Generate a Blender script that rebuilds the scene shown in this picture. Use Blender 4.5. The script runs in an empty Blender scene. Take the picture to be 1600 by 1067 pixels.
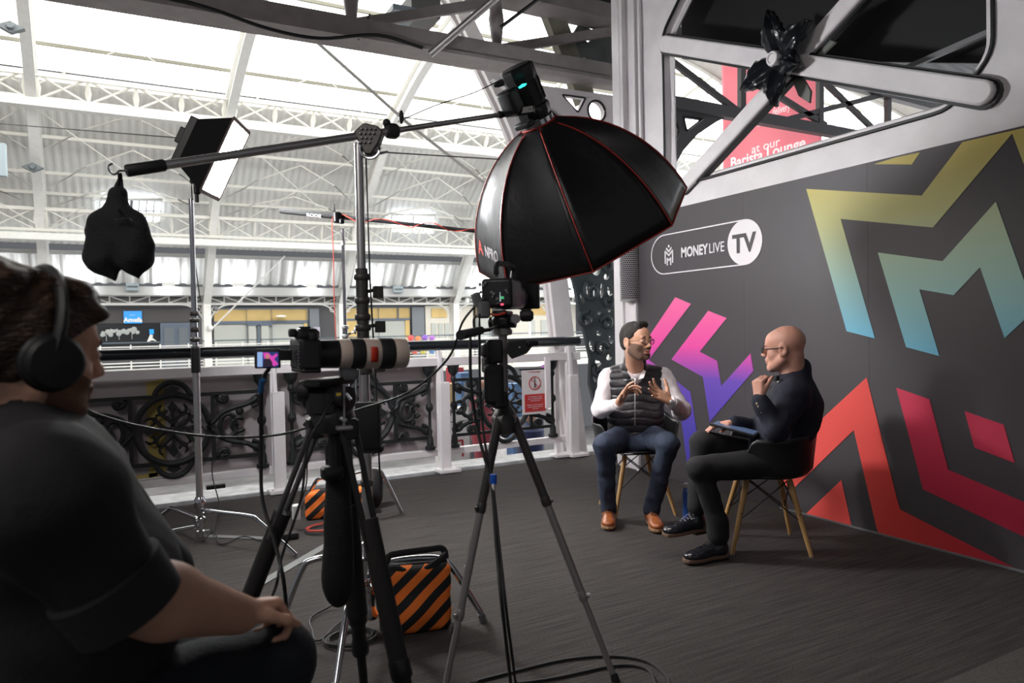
import bpy, bmesh, math, random
import numpy as np
from mathutils import Vector, Matrix
random.seed(4); RNG = np.random.default_rng(4)
scn = bpy.context.scene
COL = scn.collection
# ------------------------------------------------------------------ camera
FPX, CX, CY, EYE = 1100., 800., 533.5, 1.28
YAW, PITCH, ROLL = math.atan2(592, 1100.), -0.0178, 0.0206
_F = np.array([math.sin(YAW)*math.cos(PITCH), math.cos(YAW)*math.cos(PITCH), math.sin(PITCH)])
_R0 = np.array([math.cos(YAW), -math.sin(YAW), 0.]); _U0 = np.cross(_R0, _F)
_R = _R0*math.cos(ROLL)-_U0*math.sin(ROLL); _U = _U0*math.cos(ROLL)+_R0*math.sin(ROLL)
_C = np.array([0, 0, EYE])
cam = bpy.data.cameras.new('camera'); camo = bpy.data.objects.new('camera', cam); COL.objects.link(camo)
camo.matrix_world = Matrix(((_R[0], _U[0], -_F[0], 0), (_R[1], _U[1], -_F[1], 0), (_R[2], _U[2], -_F[2], EYE), (0, 0, 0, 1)))
cam.sensor_width = 36; cam.lens = 36*FPX/1600; cam.clip_end = 200; cam.clip_start = 0.05
cam.dof.use_dof = True; cam.dof.focus_distance = 4.4; cam.dof.aperture_fstop = 3.6
scn.camera = camo
# ------------------------------------------------------------------ world and light
W = bpy.data.worlds.new('world'); scn.world = W; W.use_nodes = True
W.node_tree.nodes['Background'].inputs[0].default_value = (0.80, 0.83, 0.90, 1)
W.node_tree.nodes['Background'].inputs[1].default_value = 0.16
SKYLIGHT = 4.4          # brightness of the daylit glazing
SOFTBOX_W, LED_E = 17, 200
def area(name, loc, target, sx, sy, power, col=(1, 1, 1)):
    l = bpy.data.lights.new(name, 'AREA'); l.shape = 'RECTANGLE'; l.size = sx; l.size_y = sy; l.energy = power; l.color = col
    o = bpy.data.objects.new(name, l); COL.objects.link(o); o.location = loc
    o.rotation_euler = (Vector(target)-Vector(loc)).to_track_quat('-Z', 'Y').to_euler(); return o
area('deck_fill_light', (-1.9, 0.6, 3.5), (0.5, 3.6, 0.5), 1.6, 1.2, 40, (1, 0.93, 0.89))  # added fill with no fitting, brightens the operator and railing boards
scn.view_settings.view_transform = 'Standard'; scn.view_settings.look = 'None'
scn.view_settings.gamma = 1; scn.view_settings.exposure = 0.0; scn.view_settings.use_curve_mapping = False

# ------------------------------------------------------------------ points on known surfaces
def ray(u, v): return _F+_R*(u-CX)/FPX-_U*(v-CY)/FPX
def D(u, v, t): return Vector(_C+ray(u, v)*t)
def P(u, v, ax, val):
    d = ray(u, v); return Vector(_C+d*((val-_C[ax])/d[ax]))
def F0(u, v, z=0.): return P(u, v, 2, z)
V = Vector
# ------------------------------------------------------------------ materials
MATS = {}
def mat(name, col=(0.5, 0.5, 0.5), rough=0.5, metal=0., emit=None, es=0., bump=0., bscale=50., var=0., vscale=8., coat=0., alpha=1., trans=0., stretch=None, sheen=0.):
    if name in MATS: return MATS[name]
    m = bpy.data.materials.new(name); m.use_nodes = True; nt = m.node_tree; b = nt.nodes['Principled BSDF']
    b.inputs['Base Color'].default_value = (*col, 1); b.inputs['Roughness'].default_value = rough; b.inputs['Metallic'].default_value = metal
    b.inputs['Coat Weight'].default_value = coat; b.inputs['Sheen Weight'].default_value = sheen
    b.inputs['Transmission Weight'].default_value = trans; b.inputs['Alpha'].default_value = alpha
    if emit: b.inputs['Emission Color'].default_value = (*emit, 1); b.inputs['Emission Strength'].default_value = es
    tc = nt.nodes.new('ShaderNodeTexCoord'); mp = nt.nodes.new('ShaderNodeMapping'); nt.links.new(tc.outputs['Object'], mp.inputs[0])
    if stretch: mp.inputs['Scale'].default_value = stretch
    n = nt.nodes.new('ShaderNodeTexNoise'); n.inputs['Scale'].default_value = vscale; n.inputs['Detail'].default_value = 4; nt.links.new(mp.outputs[0], n.inputs[0])
    if var > 0:
        mr = nt.nodes.new('ShaderNodeMapRange'); mr.inputs['From Min'].default_value = .3; mr.inputs['From Max'].default_value = .7
        mr.inputs['To Min'].default_value = 1-var; mr.inputs['To Max'].default_value = 1+var; nt.links.new(n.outputs[0], mr.inputs[0])
        mx = nt.nodes.new('ShaderNodeVectorMath'); mx.operation = 'SCALE'; mx.inputs[0].default_value = col
        nt.links.new(mr.outputs[0], mx.inputs['Scale']); nt.links.new(mx.outputs[0], b.inputs['Base Color'])
    if bump > 0:
        n2 = nt.nodes.new('ShaderNodeTexNoise'); n2.inputs['Scale'].default_value = bscale; n2.inputs['Detail'].default_value = 3; nt.links.new(mp.outputs[0], n2.inputs[0])
        bp = nt.nodes.new('ShaderNodeBump'); bp.inputs['Strength'].default_value = bump; bp.inputs['Distance'].default_value = 0.01
        nt.links.new(n2.outputs[0], bp.inputs['Height']); nt.links.new(bp.outputs[0], b.inputs['Normal'])
    MATS[name] = m; return m
def grad_mat(name, axis, stops, rough=0.55):
    """printed colour that runs along one world axis; stops = [(coordinate, colour), ...]"""
    m = bpy.data.materials.new(name); m.use_nodes = True; nt = m.node_tree; b = nt.nodes['Principled BSDF']; b.inputs['Roughness'].default_value = rough
    g = nt.nodes.new('ShaderNodeNewGeometry'); s = nt.nodes.new('ShaderNodeVectorMath'); s.operation = 'DOT_PRODUCT'; s.inputs[1].default_value = axis
    nt.links.new(g.outputs['Position'], s.inputs[0])
    mr = nt.nodes.new('ShaderNodeMapRange'); a, z = stops[0][0], stops[-1][0]; mr.inputs['From Min'].default_value = a; mr.inputs['From Max'].default_value = z
    nt.links.new(s.outputs['Value'], mr.inputs[0]); cr = nt.nodes.new('ShaderNodeValToRGB'); nt.links.new(mr.outputs[0], cr.inputs[0])
    el = cr.color_ramp.elements
    while len(el) < len(stops): el.new(0.5)
    for e, (c, col) in zip(el, stops): e.position = (c-a)/(z-a); e.color = (*col, 1)
    nt.links.new(cr.outputs[0], b.inputs['Base Color']); MATS[name] = m; return m
def s2l(r, g, b): return tuple(((c/255)/12.92 if c/255 <= .04045 else ((c/255+.055)/1.055)**2.4) for c in (r, g, b))
white_iron = mat('white_painted_iron', (0.78, 0.74, 0.75), 0.42, var=.06, vscale=5, bump=.15, bscale=25)
hall_white = mat('hall_white_paint', (0.78, 0.78, 0.75), 0.5, var=.04)
black_iron = mat('black_painted_iron', (0.006, 0.008, 0.009), 0.62, bump=.3, bscale=40)
dark_edge = mat('black_edge_paint', (0.010, 0.010, 0.012), 0.4)
chrome = mat('chrome', (0.72, 0.73, 0.76), 0.12, 1.)
steel = mat('brushed_steel', (0.58, 0.57, 0.57), 0.36, .85)
dull_steel = mat('dull_cast_steel', (0.10, 0.095, 0.09), 0.5, .6, bump=.2)
blackp = mat('black_plastic', (0.012, 0.012, 0.013), 0.38)
blackm = mat('black_matte', (0.010, 0.010, 0.011), 0.75, bump=.2, bscale=120)
blackf = mat('black_fabric', (0.012, 0.012, 0.013), 0.85, bump=.5, bscale=160)
rubber = mat('black_rubber', (0.015, 0.015, 0.016), 0.6)
redp = mat('red_cord', (0.55, 0.05, 0.03), 0.5)
redpipe = mat('red_piping', (0.42, 0.03, 0.02), 0.5)
whitep = mat('white_plastic', (0.75, 0.75, 0.73), 0.4)
greyp = mat('grey_plastic', (0.18, 0.18, 0.19), 0.5)
# ------------------------------------------------------------------ mesh builder
def frame(d, up=(0, 0, 1)):
    d = V(d).normalized(); up = V(up)
    if abs(d.dot(up.normalized())) > .98: up = V((1, 0, 0)) if abs(d.x) < .9 else V((0, 1, 0))
    x = d.cross(up).normalized(); y = x.cross(d).normalized(); return x, y, d
class MB:
    def __init__(s): s.v = []; s.f = []; s.m = []; s.cm = 0
    def add(s, vs, fs):
        o = len(s.v); s.v += [tuple(p) for p in vs]; s.f += [tuple(i+o for i in f) for f in fs]; s.m += [s.cm]*len(fs); return s
    def mi(s, i): s.cm = i; return s
    def box(s, c, size, rot=None, taper=1.):
        c = V(c); h = V(size)/2; vs = []
        for z in (-1, 1):
            k = taper if z > 0 else 1
            for x, y in ((-1, -1), (1, -1), (1, 1), (-1, 1)):
                p = V((x*h.x*k, y*h.y*k, z*h.z)); vs.append(c+(rot @ p if rot else p))
        return s.add(vs, [(3, 2, 1, 0), (4, 5, 6, 7), (0, 1, 5, 4), (1, 2, 6, 5), (2, 3, 7, 6), (3, 0, 4, 7)])
    def rbox(s, c, size, r=.01, rot=None, seg=3):
        """box with rounded vertical edges and chamfered top and bottom"""
        c = V(c); hx, hy, hz = V(size)/2; r = min(r, hx*.98, hy*.98); vs = []; n = 0; ring = []
        for k, (sx, sy) in enumerate(((1, 1), (-1, 1), (-1, -1), (1, -1))):
            for j in range(seg+1):
                a = (k+j/seg)*math.pi/2; ring.append((sx*(hx-r)+r*math.cos(a), sy*(hy-r)+r*math.sin(a)))
        n = len(ring); ch = min(r*.6, hz*.5)
        for z, q in ((-hz, 1-ch/max(hx, hy)), (-hz+ch, 1), (hz-ch, 1), (hz, 1-ch/max(hx, hy))):
            for x, y in ring:
                p = V((x*q, y*q, z)); vs.append(c+(rot @ p if rot else p))
        fs = [tuple(range(n))[::-1], tuple(range(3*n, 4*n))]
        for l in range(3): fs += [(l*n+i, l*n+(i+1) % n, (l+1)*n+(i+1) % n, (l+1)*n+i) for i in range(n)]
        return s.add(vs, fs)
    def bar(s, a, b, w, h, up=(0, 0, 1)):
        a, b = V(a), V(b); x, y, d = frame(b-a, up); vs = []
        for p in (a, b):
            for i, j in ((-1, -1), (1, -1), (1, 1), (-1, 1)): vs.append(p+x*i*w/2+y*j*h/2)
        return s.add(vs, [(3, 2, 1, 0), (4, 5, 6, 7), (0, 1, 5, 4), (1, 2, 6, 5), (2, 3, 7, 6), (3, 0, 4, 7)])
    def cyl(s, a, b, r, r2=None, n=12, cap=True):
        a, b = V(a), V(b); r2 = r if r2 is None else r2; x, y, d = frame(b-a); vs = []
        for p, q in ((a, r), (b, r2)):
            for i in range(n):
                t = 2*math.pi*i/n; vs.append(p+(x*math.cos(t)+y*math.sin(t))*q)
        fs = [(i, (i+1) % n, n+(i+1) % n, n+i) for i in range(n)]
        if cap: fs += [tuple(range(n))[::-1], tuple(range(n, 2*n))]
        return s.add(vs, fs)
    def lathe(s, a, d, prof, n=16):
        """prof: [(distance along d, radius), ...]"""
        a = V(a); x, y, d = frame(d); vs = []
        for t, r in prof:
            for i in range(n):
                q = 2*math.pi*i/n; vs.append(a+d*t+(x*math.cos(q)+y*math.sin(q))*max(r, 1e-4))
        fs = [(l*n+i, l*n+(i+1) % n, (l+1)*n+(i+1) % n, (l+1)*n+i) for l in range(len(prof)-1) for i in range(n)]
        fs += [tuple(range(n))[::-1], tuple(range((len(prof)-1)*n, len(prof)*n))]
        return s.add(vs, fs)
    def tube(s, pts, r, n=8, closed=False, w=None):
        pts = [V(p) for p in pts]; N = len(pts); vs = []; px = None
        for i, p in enumerate(pts):
            a = pts[(i-1) % N] if (closed or i > 0) else p; b = pts[(i+1) % N] if (closed or i < N-1) else p
            d = (b-a).normalized() if (b-a).length > 1e-9 else V((0, 0, 1))
            if px is None: x, y, _ = frame(d)
            else:
                x = (px-d*px.dot(d)); x = x.normalized() if x.length > 1e-6 else frame(d)[0]; y = d.cross(x)
            px = x; rr = r[i] if isinstance(r, (list, tuple)) else r
            for k in range(n):
                t = 2*math.pi*k/n; vs.append(p+(x*math.cos(t)*(w or 1)+y*math.sin(t))*rr)
        fs = []
        for l in range(N if closed else N-1):
            m = (l+1) % N; fs += [(l*n+i, l*n+(i+1) % n, m*n+(i+1) % n, m*n+i) for i in range(n)]
        if not closed: fs += [tuple(range(n))[::-1], tuple(range((N-1)*n, N*n))]
        return s.add(vs, fs)
    def sph(s, c, r, n=12, m=8, sc=(1, 1, 1), rot=None):
        c = V(c); vs = [];
        for j in range(m+1):
            ph = math.pi*j/m
            for i in range(n):
                t = 2*math.pi*i/n; p = V((math.sin(ph)*math.cos(t)*sc[0], math.sin(ph)*math.sin(t)*sc[1], math.cos(ph)*sc[2]))*r
                vs.append(c+(rot @ p if rot else p))
        fs = [(j*n+i, (j+1)*n+i, (j+1)*n+(i+1) % n, j*n+(i+1) % n) for j in range(m) for i in range(n)]
        return s.add(vs, fs)
    def prism(s, poly, th):
        """poly: 3-D points in a plane, th: thickness vector"""
        poly = [V(p) for p in poly]; th = V(th); n = len(poly); nn = V((0, 0, 0))
        for i in range(n): nn += poly[i].cross(poly[(i+1) % n])
        if nn.dot(th) > 0: poly = poly[::-1]
        vs = poly+[p+th for p in poly]
        return s.add(vs, [tuple(range(n)), tuple(range(n, 2*n))[::-1]]+[((i+1) % n, i, n+i, n+(i+1) % n) for i in range(n)])
    def plate(s, outer, holes, th):
        """flat plate with holes; loops are 3-D points in one plane"""
        bm = bmesh.new(); es = []; loops = [outer]+holes
        for lp in loops:
            vv = [bm.verts.new(V(p)) for p in lp]
            es += [bm.edges.new((vv[i], vv[(i+1) % len(vv)])) for i in range(len(vv))]
        bmesh.ops.triangle_fill(bm, edges=es, use_beauty=True)
        bm.verts.index_update(); th = V(th); n = len(bm.verts); vs = [v.co.copy() for v in bm.verts]; fs = [tuple(v.index for v in f.verts) for f in bm.faces]
        o = 0; side = []
        for lp in loops:
            k = len(lp); side += [(o+i, o+(i+1) % k, n+o+(i+1) % k, n+o+i) for i in range(k)]; o += k
        bm.free(); return s.add(vs+[v+th for v in vs], fs+[tuple(i+n for i in f[::-1]) for f in fs]+side)
    def grid(s, fn, nu, nv, closeu=False):
        vs = [fn(i/(nu if closeu else nu-1), j/(nv-1)) for j in range(nv) for i in range(nu)]; fs = []
        for j in range(nv-1):
            for i in range(nu if closeu else nu-1):
                k = (i+1) % nu; fs.append((j*nu+i, j*nu+k, (j+1)*nu+k, (j+1)*nu+i))
        return s.add(vs, fs)
    def build(s, name, m, parent=None, smooth=None, bevel=0., solid=0., subd=0):
        me = bpy.data.meshes.new(name); me.from_pydata(s.v, [], s.f); ms = m if isinstance(m, (list, tuple)) else [m]
        for q in ms: me.materials.append(q)
        if len(ms) > 1: me.polygons.foreach_set('material_index', s.m)
        bm = bmesh.new(); bm.from_mesh(me); bmesh.ops.recalc_face_normals(bm, faces=bm.faces); bm.to_mesh(me); bm.free()
        o = bpy.data.objects.new(name, me); COL.objects.link(o)
        if parent: o.parent = parent; o.matrix_parent_inverse = Matrix.Translation(-parent.location) if parent.type == 'EMPTY' else Matrix()
        if smooth != 0:
            me.shade_smooth()
            try: me.set_sharp_from_angle(angle=math.radians(smooth or 40))
            except Exception: pass
        if solid: q = o.modifiers.new('t', 'SOLIDIFY'); q.thickness = solid; q.offset = 0
        if bevel: q = o.modifiers.new('b', 'BEVEL'); q.width = bevel; q.segments = 2; q.limit_method = 'ANGLE'
        if subd: q = o.modifiers.new('s', 'SUBSURF'); q.levels = subd; q.render_levels = subd
        return o
def thing(name, label, cat, loc=(0, 0, 0), group=None):
    o = bpy.data.objects.new(name, None); COL.objects.link(o); o.location = V(loc); o.empty_display_size = .05
    o['label'] = label; o['category'] = cat
    if group: o['group'] = group
    return o
def tag(o, label, cat, group=None):
    o['label'] = label; o['category'] = cat
    if group: o['group'] = group
    return o
def struct(o): o['kind'] = 'structure'; return o
def stuff(o, label, cat): tag(o, label, cat); o['kind'] = 'stuff'; return o
def copy_tree(o, parent=None, loc=None):
    c = o.copy(); COL.objects.link(c)
    if parent: c.parent = parent
    if loc is not None: c.location = V(loc)
    for ch in list(o.children): copy_tree(ch, c)
    return c
def bez(pts, n=12):
    """smooth curve through points (Catmull-Rom)"""
    pts = [V(p) for p in pts]; q = [pts[0]*2-pts[1]]+pts+[pts[-1]*2-pts[-2]]; out = []
    for i in range(1, len(q)-2):
        for k in range(n):
            t = k/n; a, b, c, d = q[i-1], q[i], q[i+1], q[i+2]
            out.append(.5*((2*b)+(c-a)*t+(2*a-5*b+4*c-d)*t*t+(3*b-a-3*c+d)*t**3))
    return out+[pts[-1]]
def text(name, body, size, origin, ux, uy, m, parent=None, bold=0., align='LEFT', off=.001, spacing=1., ext=.0006, fit=None):
    cu = bpy.data.curves.new(name, 'FONT'); cu.body = body; cu.size = size; cu.offset = bold; cu.align_x = align; cu.extrude = ext; cu.space_character = spacing
    cu.resolution_u = 3
    t = bpy.data.objects.new(name, cu); COL.objects.link(t); dg = bpy.context.evaluated_depsgraph_get(); me = bpy.data.meshes.new_from_object(t.evaluated_get(dg))
    bpy.data.objects.remove(t); ux, uy = V(ux).normalized(), V(uy).normalized(); nz = ux.cross(uy)
    xs = [v.co.x for v in me.vertices]; sx = 1.
    if fit: sx = fit/(max(xs)-min(xs))
    for v in me.vertices: v.co = V(origin)+ux*v.co.x*sx+uy*v.co.y+nz*(v.co.z+off)
    me.materials.clear(); me.materials.append(m)
    o = bpy.data.objects.new(name, me); COL.objects.link(o)
    if parent: o.parent = parent; o.matrix_parent_inverse = Matrix.Translation(-parent.location) if parent.type == 'EMPTY' else Matrix()
    return o
def arc(c, r, a0, a1, n, ux, uy, rr=None):
    ux, uy = V(ux), V(uy); rr = r if rr is None else rr
    return [V(c)+ux*math.cos(a0+(a1-a0)*i/(n-1))*r+uy*math.sin(a0+(a1-a0)*i/(n-1))*rr for i in range(n)]
# ================================================================== THE DECK
WX, RY = 3.97, 5.98       # wall plane (x) and railing plane (y)
def wp(u, v, off=0.): p = P(u, v, 0, WX); p.x -= off; return p
def rp(u, v, y=RY): return P(u, v, 1, y)
# carpet: charcoal with fine ribs running along the railing
cm = mat('charcoal_ribbed_carpet', (0.03, 0.03, 0.03), 0.95)
nt = cm.node_tree; b = nt.nodes['Principled BSDF']
tc = nt.nodes.new('ShaderNodeTexCoord'); mp = nt.nodes.new('ShaderNodeMapping'); mp.inputs['Scale'].default_value = (1.3, 34, 1); nt.links.new(tc.outputs['Object'], mp.inputs[0])
n1 = nt.nodes.new('ShaderNodeTexNoise'); n1.inputs['Scale'].default_value = 2.2; n1.inputs['Detail'].default_value = 5; nt.links.new(mp.outputs[0], n1.inputs[0])
mp2 = nt.nodes.new('ShaderNodeMapping'); mp2.inputs['Scale'].default_value = (60, 260, 1); nt.links.new(tc.outputs['Object'], mp2.inputs[0])
n2 = nt.nodes.new('ShaderNodeTexNoise'); n2.inputs['Scale'].default_value = 1.5; nt.links.new(mp2.outputs[0], n2.inputs[0])
ad = nt.nodes.new('ShaderNodeMath'); ad.operation = 'ADD'; nt.links.new(n1.outputs[0], ad.inputs[0]); nt.links.new(n2.outputs[0], ad.inputs[1])
cr = nt.nodes.new('ShaderNodeValToRGB'); cr.color_ramp.elements[0].position = .38; cr.color_ramp.elements[0].color = (0.013, 0.0105, 0.0095, 1)
cr.color_ramp.elements[1].position = .62; cr.color_ramp.elements[1].color = (0.058, 0.049, 0.043, 1)
hf = nt.nodes.new('ShaderNodeMath'); hf.operation = 'MULTIPLY'; hf.inputs[1].default_value = .5; nt.links.new(ad.outputs[0], hf.inputs[0]); nt.links.new(hf.outputs[0], cr.inputs[0])
nt.links.new(cr.outputs[0], b.inputs['Base Color'])
bp = nt.nodes.new('ShaderNodeBump'); bp.inputs['Strength'].default_value = .6; bp.inputs['Distance'].default_value = .006; nt.links.new(hf.outputs[0], bp.inputs['Height']); nt.links.new(bp.outputs[0], b.inputs['Normal'])
m = MB(); m.box((0.3, 1.9, -.15), (8.6, 7.9, .3)); struct(m.build('floor', cm, smooth=0))
cm2 = mat('lighter_carpet', (0.075, 0.07, 0.062), 0.95, bump=.5, bscale=200, var=.25, vscale=120)
e0, e1 = F0(1497, 1057), F0(1600, 1012); dd = (e1-e0).normalized()
m = MB(); a = e0-dd*4; c = V((WX-.03, 0, 0)); c = e0+dd*((WX-.03-e0.x)/dd.x)
m.prism([(a.x, a.y, .001), (c.x, c.y, .001), (c.x, -2, .001), (a.x, -2, .001)], (0, 0, .004)); struct(m.build('trim_1', cm2, smooth=0))
# pale kerb under the railing
kerb = mat('worn_grey_kerb', (0.42, 0.43, 0.44), 0.7, var=.25, vscale=9, bump=.3)
m = MB(); m.box((0.3, RY+.14, -.02), (8.6, .34, .06)); m.box((0.3, RY+.22, -.35), (8.6, .16, .6)); struct(m.build('trim_2', kerb, smooth=0, bevel=.01))
# black ceiling over the deck
m = MB(); m.box((0.4, 1.8, 4.62), (9.6, 8.6, .12)); cl = m.build('ceiling', mat('black_ceiling', (0.003, 0.003, 0.004), 0.7, bump=.2, bscale=5), smooth=0); struct(cl)

# ------------------------------------------------------------------ white iron frame wall with X brace
NX = V((-1, 0, 0))
def wl(pts, off=0.): return [wp(u, v, off) for u, v in pts]
def roundpoly(pts, r, seg=4):
    out = []; n = len(pts)
    for i in range(n):
        a, b, c = pts[i-1], pts[i], pts[(i+1) % n]; d1 = (a-b); d2 = (c-b); q = min(r, d1.length*.45, d2.length*.45)
        s, e = b+d1.normalized()*q, b+d2.normalized()*q
        for k in range(seg+1):
            t = k/seg; out.append(s*(1-t)**2+b*2*t*(1-t)+e*t*t)
    return out
TOPZ = 4.56
def yz(y, z, off=0.): return V((WX-off, y, z))
yR = 2.04        # right side of the opening
openq = roundpoly([yz(4.60, 2.42), yz(2.26, 2.43), yz(yR, 2.66), yz(yR, TOPZ-.35), yz(4.12, 4.18), yz(4.60, 3.72)], .09)
m = MB(); outer = [yz(4.98, 2.235), yz(-2.0, 2.235), yz(-2.0, TOPZ), yz(3.0, TOPZ), yz(4.41, 3.93+.02), yz(5.28, 3.98), yz(5.28, 2.235)]
outer = [yz(5.28, 0), yz(4.93, 0), yz(4.93, 2.235), yz(-2.0, 2.235), yz(-2.0, TOPZ), yz(3.2, TOPZ), yz(5.28, TOPZ)]
m.plate(outer, [openq], (.13, 0, 0)); wr = m.build('wall_right', white_iron, smooth=30, bevel=.006); struct(wr)
# raised moulding and black painted line round the opening
m = MB(); m.tube([p+V((-.006, 0, 0)) for p in openq], .012, 6, closed=True); m.build('opening_edge', dark_edge, wr)
m = MB(); ow = [p+V((.06, 0, 0)) for p in roundpoly([yz(4.56, 2.45), yz(2.28, 2.46), yz(yR+.04, 2.68), yz(yR+.04, TOPZ-.38), yz(4.10, 4.14), yz(4.56, 3.70)], .08)]
m.tube(ow, .025, 6, closed=True); m.build('inner_lip', white_iron, wr)
# the X brace and flower boss
xb = thing('cross_brace', 'white iron X brace with black edges crossing the opening above the printed backdrop', 'brace', wp(1235, 100))
FL = wp(1232, 97)
def brace(a, b, w, nm, off, rnd=True):
    d = (b-a).normalized(); n = d.cross(NX).normalized()
    def cap(ww, ex):
        o = []
        for k in range(9):
            t = -math.pi/2+math.pi*k/8; o.append(b+d*math.cos(t)*ww*ex-n*math.sin(t)*-ww)
        for k in range(9):
            t = math.pi/2+math.pi*k/8; o.append(a+d*math.cos(t)*ww*ex-n*math.sin(t)*-ww)
        return o
    m = MB(); m.prism([p+V((-off, 0, 0)) for p in cap(w/2, 1)], (-.05, 0, 0)); m.build(nm, white_iron, xb, bevel=.012)
    m = MB(); m.prism([p+V((-off+.03, 0, 0)) for p in cap(w/2+.018, 1)], (-.045, 0, 0)); m.build(nm+'_edge', dark_edge, xb)
brace(wp(1046, 70), wp(1542, 147), .13, 'brace_bar', .02)
brace(wp(1072, 290), wp(1350, -18), .12, 'brace_bar', -.012)
m = MB()   # black iron flower
for k, ang in enumerate((92, 26, -28, -88, 208, 150)):
    if k == 5: continue
    a = math.radians(ang); dr = V((0, -math.cos(a), math.sin(a))); sd = NX.cross(dr)
    L = (.30, .30, .22, .30, .27)[k]; Wd = (.095, .10, .105, .10, .105)[k]
    def leaf(u, v, dr=dr, sd=sd, L=L, Wd=Wd):
        w = Wd*math.sin(math.pi*min(1, v**.75*.97+.03))*(1+.10*math.sin(v*34)); x = (u-.5)*2
        lift = .045+.09*math.sin(v*math.pi*.75)-.05*(abs(x))+.025*math.cos(x*9)*.4
        return FL+V((-.07, 0, 0))+dr*(.02+v*L)+sd*x*w+NX*lift
    m.grid(leaf, 11, 16)
fl = m.build('flower_petals', mat('gloss_black_iron', (0.010, 0.012, 0.015), 0.22), xb, solid=.012, smooth=60)
m = MB(); m.lathe(FL+V((-.09, 0, 0)), NX, [(0, .05), (.06, .052), (.075, .045), (.078, .034), (.070, .028), (.070, .001)], 20); m.build('boss', white_iron, xb)
m = MB()
for ang in (118, 2, -62):
    a = math.radians(ang); dr = V((0, -math.cos(a), math.sin(a))); sd = NX.cross(dr); c = FL+V((.02, 0, 0))
    m.prism([c+dr*.05+sd*.03, c+dr*.3+sd*.035, c+dr*.36-sd*.01, c+dr*.26-sd*.05, c+dr*.05-sd*.03], (-.02, 0, 0))
m.build('back_leaves', mat('worn_grey_iron', (0.16, 0.17, 0.15), .5), xb)
# black panel behind the upper part of the opening
m = MB(); m.prism([yz(4.75, 3.62, -.34), yz(1.6, 2.50, -.34), yz(1.6, TOPZ, -.34), yz(4.75, TOPZ, -.34)], (.04, 0, 0))
m.v = [(x, y, z) for x, y, z in m.v]; pn = struct(m.build('wall_back_dark', mat('black_ceiling'), smooth=0))
m = MB(); m.bar(yz(2.05, 2.86, -.2), yz(2.75, 2.80, -.2), .03, .03); struct(m.build('trim_3', greyp))
# column at the corner: white pilaster with recessed panel
m = MB(); m.box((WX-.02, 5.11, 1.1), (.06, .34, 2.2)); m.box((WX-.012, 5.22, TOPZ/2), (.04, .11, TOPZ)); m.box((WX-.055, 4.95, 1.1), (.04, .035, 2.2)); m.box((WX-.055, 5.13, 1.1), (.04, .03, 2.2))
m.box((WX-.03, 4.93, 3.4), (.05, .03, 2.3)); m.box((WX-.03, 4.87, 3.4), (.03, .03, 2.3)); m.box((WX-.045, 5.09, 3.4), (.05, .04, 2.3))
struct(m.build('wall_corner', white_iron, smooth=0, bevel=.008))
# ------------------------------------------------------------------ printed backdrop
bd = thing('printed_backdrop', 'dark grey printed backdrop wall with coloured chevrons below the white iron frame', 'backdrop', (WX, 3, 0))
bgm = mat('dark_grey_print', (0.062, 0.054, 0.060), 0.5)
ys = [4.915, 3.70, 2.72, 1.72, .7, -.3, -2.0]
m = MB()
for a, c in zip(ys, ys[1:]): m.box((WX-.035, (a+c)/2, 1.118), (.05, a-c-.0012, 2.232))
m.build('panel', bgm, bd, smooth=0)
m = MB(); m.box((WX-.064, 1.8, .008), (.006, 3.2, .012)); m.build('base_trim', mat('grey_metal_strip', (.35, .35, .36), .4, .6), bd)
def deco(name, pts, mt, off=.0625):
    mm = MB(); mm.prism([P(u, v, 0, WX-.06)+V((-.001, 0, 0)) for u, v in pts], (-.0022, 0, 0)); 
    mm.v = [(x, y, min(max(z, .004), 2.231)) for x, y, z in mm.v]; return mm.build(name, mt, bd, smooth=0)
G = grad_mat('green_blue_print', (0, 0, 1), [(1.05, s2l(88, 190, 232)), (1.5, s2l(150, 190, 185)), (1.9, s2l(190, 190, 130)), (2.25, s2l(205, 185, 95))])
G2 = grad_mat('green_blue_print_low', (0, 0, 1), [(0.93, s2l(80, 185, 230)), (1.35, s2l(150, 200, 200)), (1.75, s2l(180, 200, 165)), (1.95, s2l(185, 195, 150))])
PK = grad_mat('pink_purple_print', (0, 0, 1), [(0.45, s2l(78, 66, 175)), (0.86, s2l(110, 75, 185)), (1.12, s2l(240, 78, 165)), (1.5, s2l(252, 110, 165))])
RD = grad_mat('red_print', (0, 1, 0), [(1.9, s2l(180, 30, 60)), (2.5, s2l(215, 60, 55)), (3.2, s2l(250, 92, 85)), (4, s2l(255, 100, 90))])
CR = grad_mat('crimson_print', (0, 0, 1), [(0.2, s2l(175, 28, 60)), (1.1, s2l(225, 55, 92))])
deco('green_chevron', [(1260.2, 295.1), (1440.6, 305.6), (1504.3, 222), (1600, 200), (1700, 176), (1700, 520), (1582, 208.5), (1458.3, 355.5), (1313.9, 342), (1367.5, 528.7), (1323.3, 517.5)], G)
deco('green_chevron_tip', [(1366, 256.4), (1425, 257.2), (1438, 238), (1400, 246)], G)
deco('green_chevron_small', [(1372, 394.5), (1473.2, 408), (1556.5, 315), (1600, 437), (1617, 485), (1570, 528), (1531.7, 417.4), (1490.5, 461.2), (1436.9, 451.9), (1468, 556), (1416.2, 542.2)], G2)
deco('pink_chevron', [(1106.9, 485.6), (1135.7, 496.9), (1093.7, 549.4), (1120.7, 563.6), (1127.5, 603), (1173.2, 552), (1177.7, 579.4), (1109.5, 659.2), (1098.6, 588.8), (1049.5, 561.4)], PK)
deco('pink_chevron_outer', [(1055.5, 464.3), (1080, 474.8), (1014, 562), (1079, 612), (1090, 680), (1074, 726), (1062, 632), (1009, 600), (1009, 534)], PK)
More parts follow.
